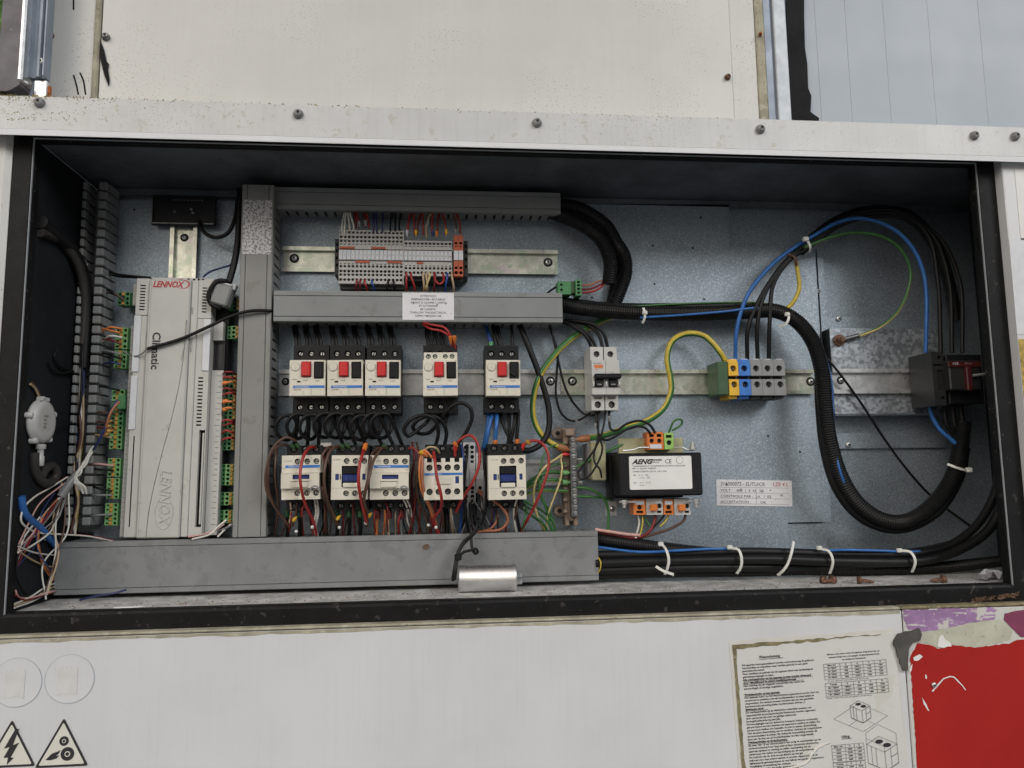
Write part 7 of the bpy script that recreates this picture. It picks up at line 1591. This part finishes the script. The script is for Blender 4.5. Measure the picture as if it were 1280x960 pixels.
p = at(1240, 716, .11); mb = MB(); rr = random.Random(3); g = [[Vector((i * .006 - .016, j * .007 - .008 + rr.uniform(-.002, .002), rr.uniform(.0004, .013) * (1 if 0 < i < 5 else .2))) for j in range(4)] for i in range(6)]
mb.add([v for r_ in g for v in r_], [(i * 4 + j, i * 4 + j + 1, (i + 1) * 4 + j + 1, (i + 1) * 4 + j) for i in range(5) for j in range(3)]); o = mb.build('foil_scrap', 'foil'); o.location = (p.x, p.y, .0005); tag(o, 'crumpled scrap of foil in the right corner of the floor', 'foil')
p = at(533, 683, .0608); mb = MB(); mb.prism([(-.004, -.002), (0, -.0035), (.0035, -.001), (.003, .0025), (-.001, .003), (-.004, .001)], 'xz', 0, -.0012); o = mb.build('dead_leaf', 'leaf_brown'); o.location = p; tag(o, 'tiny brown leaf fragment stuck on the floor duct', 'leaf')
for i, (px, py, w_, lab) in enumerate(((155, 757, .020, 'white flake of paint on the floor in front of the wide duct'), (173, 757.5, .010, 'small white flake beside the larger one'))):
    p = at(px, py, .125 - i * .002); mb = MB(); mb.prism(ragged(-w_ / 2, w_ / 2, -.003, .003, 6, .0015, 30 + i, True), 'xy', .0002, .0010); o = mb.build('paint_flake', 'paper'); o.location = (p.x, p.y, 0); tag(o, lab, 'flake', 'white flakes on the floor')
mb = MB(); rr = random.Random(17)
for i in range(420):                                   # grit along the sill
    x = rr.uniform(.02, W - .02); y = rr.uniform(.004, .06); s = rr.uniform(.0004, .0013); a = rr.uniform(0, 6)
    mb.add([(x + s * cos(a + q * 2.1), y + s * sin(a + q * 2.1), .0002) for q in range(3)] + [(x, y, s * .9)], [(0, 1, 3), (1, 2, 3), (2, 0, 3)])
tag(mb.build('grit', 'rusty_screw'), 'fine dark grit scattered along the cabinet floor', 'grit', kind='stuff')
# dead leaf litter and moss at the lower right corner of the seal
mb = MB(); rr = random.Random(31)
for i in range(70):
    t = rr.random(); px = 1215 + 62 * t; py = 752 - 10 * t + rr.uniform(-3, 2); p = aty(px, py, -.014 + rr.uniform(-.006, .004)); a = rr.uniform(-.6, .6); u = Vector((cos(a), rr.uniform(-.3, .3), sin(a))) * rr.uniform(.001, .005); v = Vector((0, rr.uniform(-.5, .5), 1)) * rr.uniform(.0005, .0016)
    mb.add([p - u, p + v, p + u, p - v], [(0, 1, 2, 3)])
tag(mb.build('leaf_litter', 'leaf_brown'), 'brown leaf litter caught at the lower right of the seal', 'leaf litter', kind='stuff')

rr = random.Random(5)
for i, c in enumerate(('white', 'brown', 'dark_red', 'tan', 'grey', 'pink', 'white', 'black', 'dark_blue', 'brown')):
    a = (84 + rr.uniform(-8, 8), 612 + rr.uniform(-12, 8)); e = ((13.5, 690 + rr.uniform(-14, 20)) if i % 3 else (40 + rr.uniform(-8, 24), 742 + rr.uniform(-4, 8)))
    P = [(*a, .058), (a[0] * .7 + e[0] * .3 + rr.uniform(-12, 12), a[1] * .7 + e[1] * .3 + rr.uniform(-4, 14), .075), (a[0] * .35 + e[0] * .65 + rr.uniform(-14, 10), a[1] * .35 + e[1] * .65 + rr.uniform(-4, 10), .09), (*e, .10)]
    wire(f'thin {c.replace("_", " ")} wire fanning out below the pale sheath, {("first", "second", "third", "fourth", "fifth", "sixth", "seventh", "eighth", "ninth", "tenth")[i]} strand', P, rr.uniform(.0007, .0010), c, group='wires fanning out in the lower left corner')
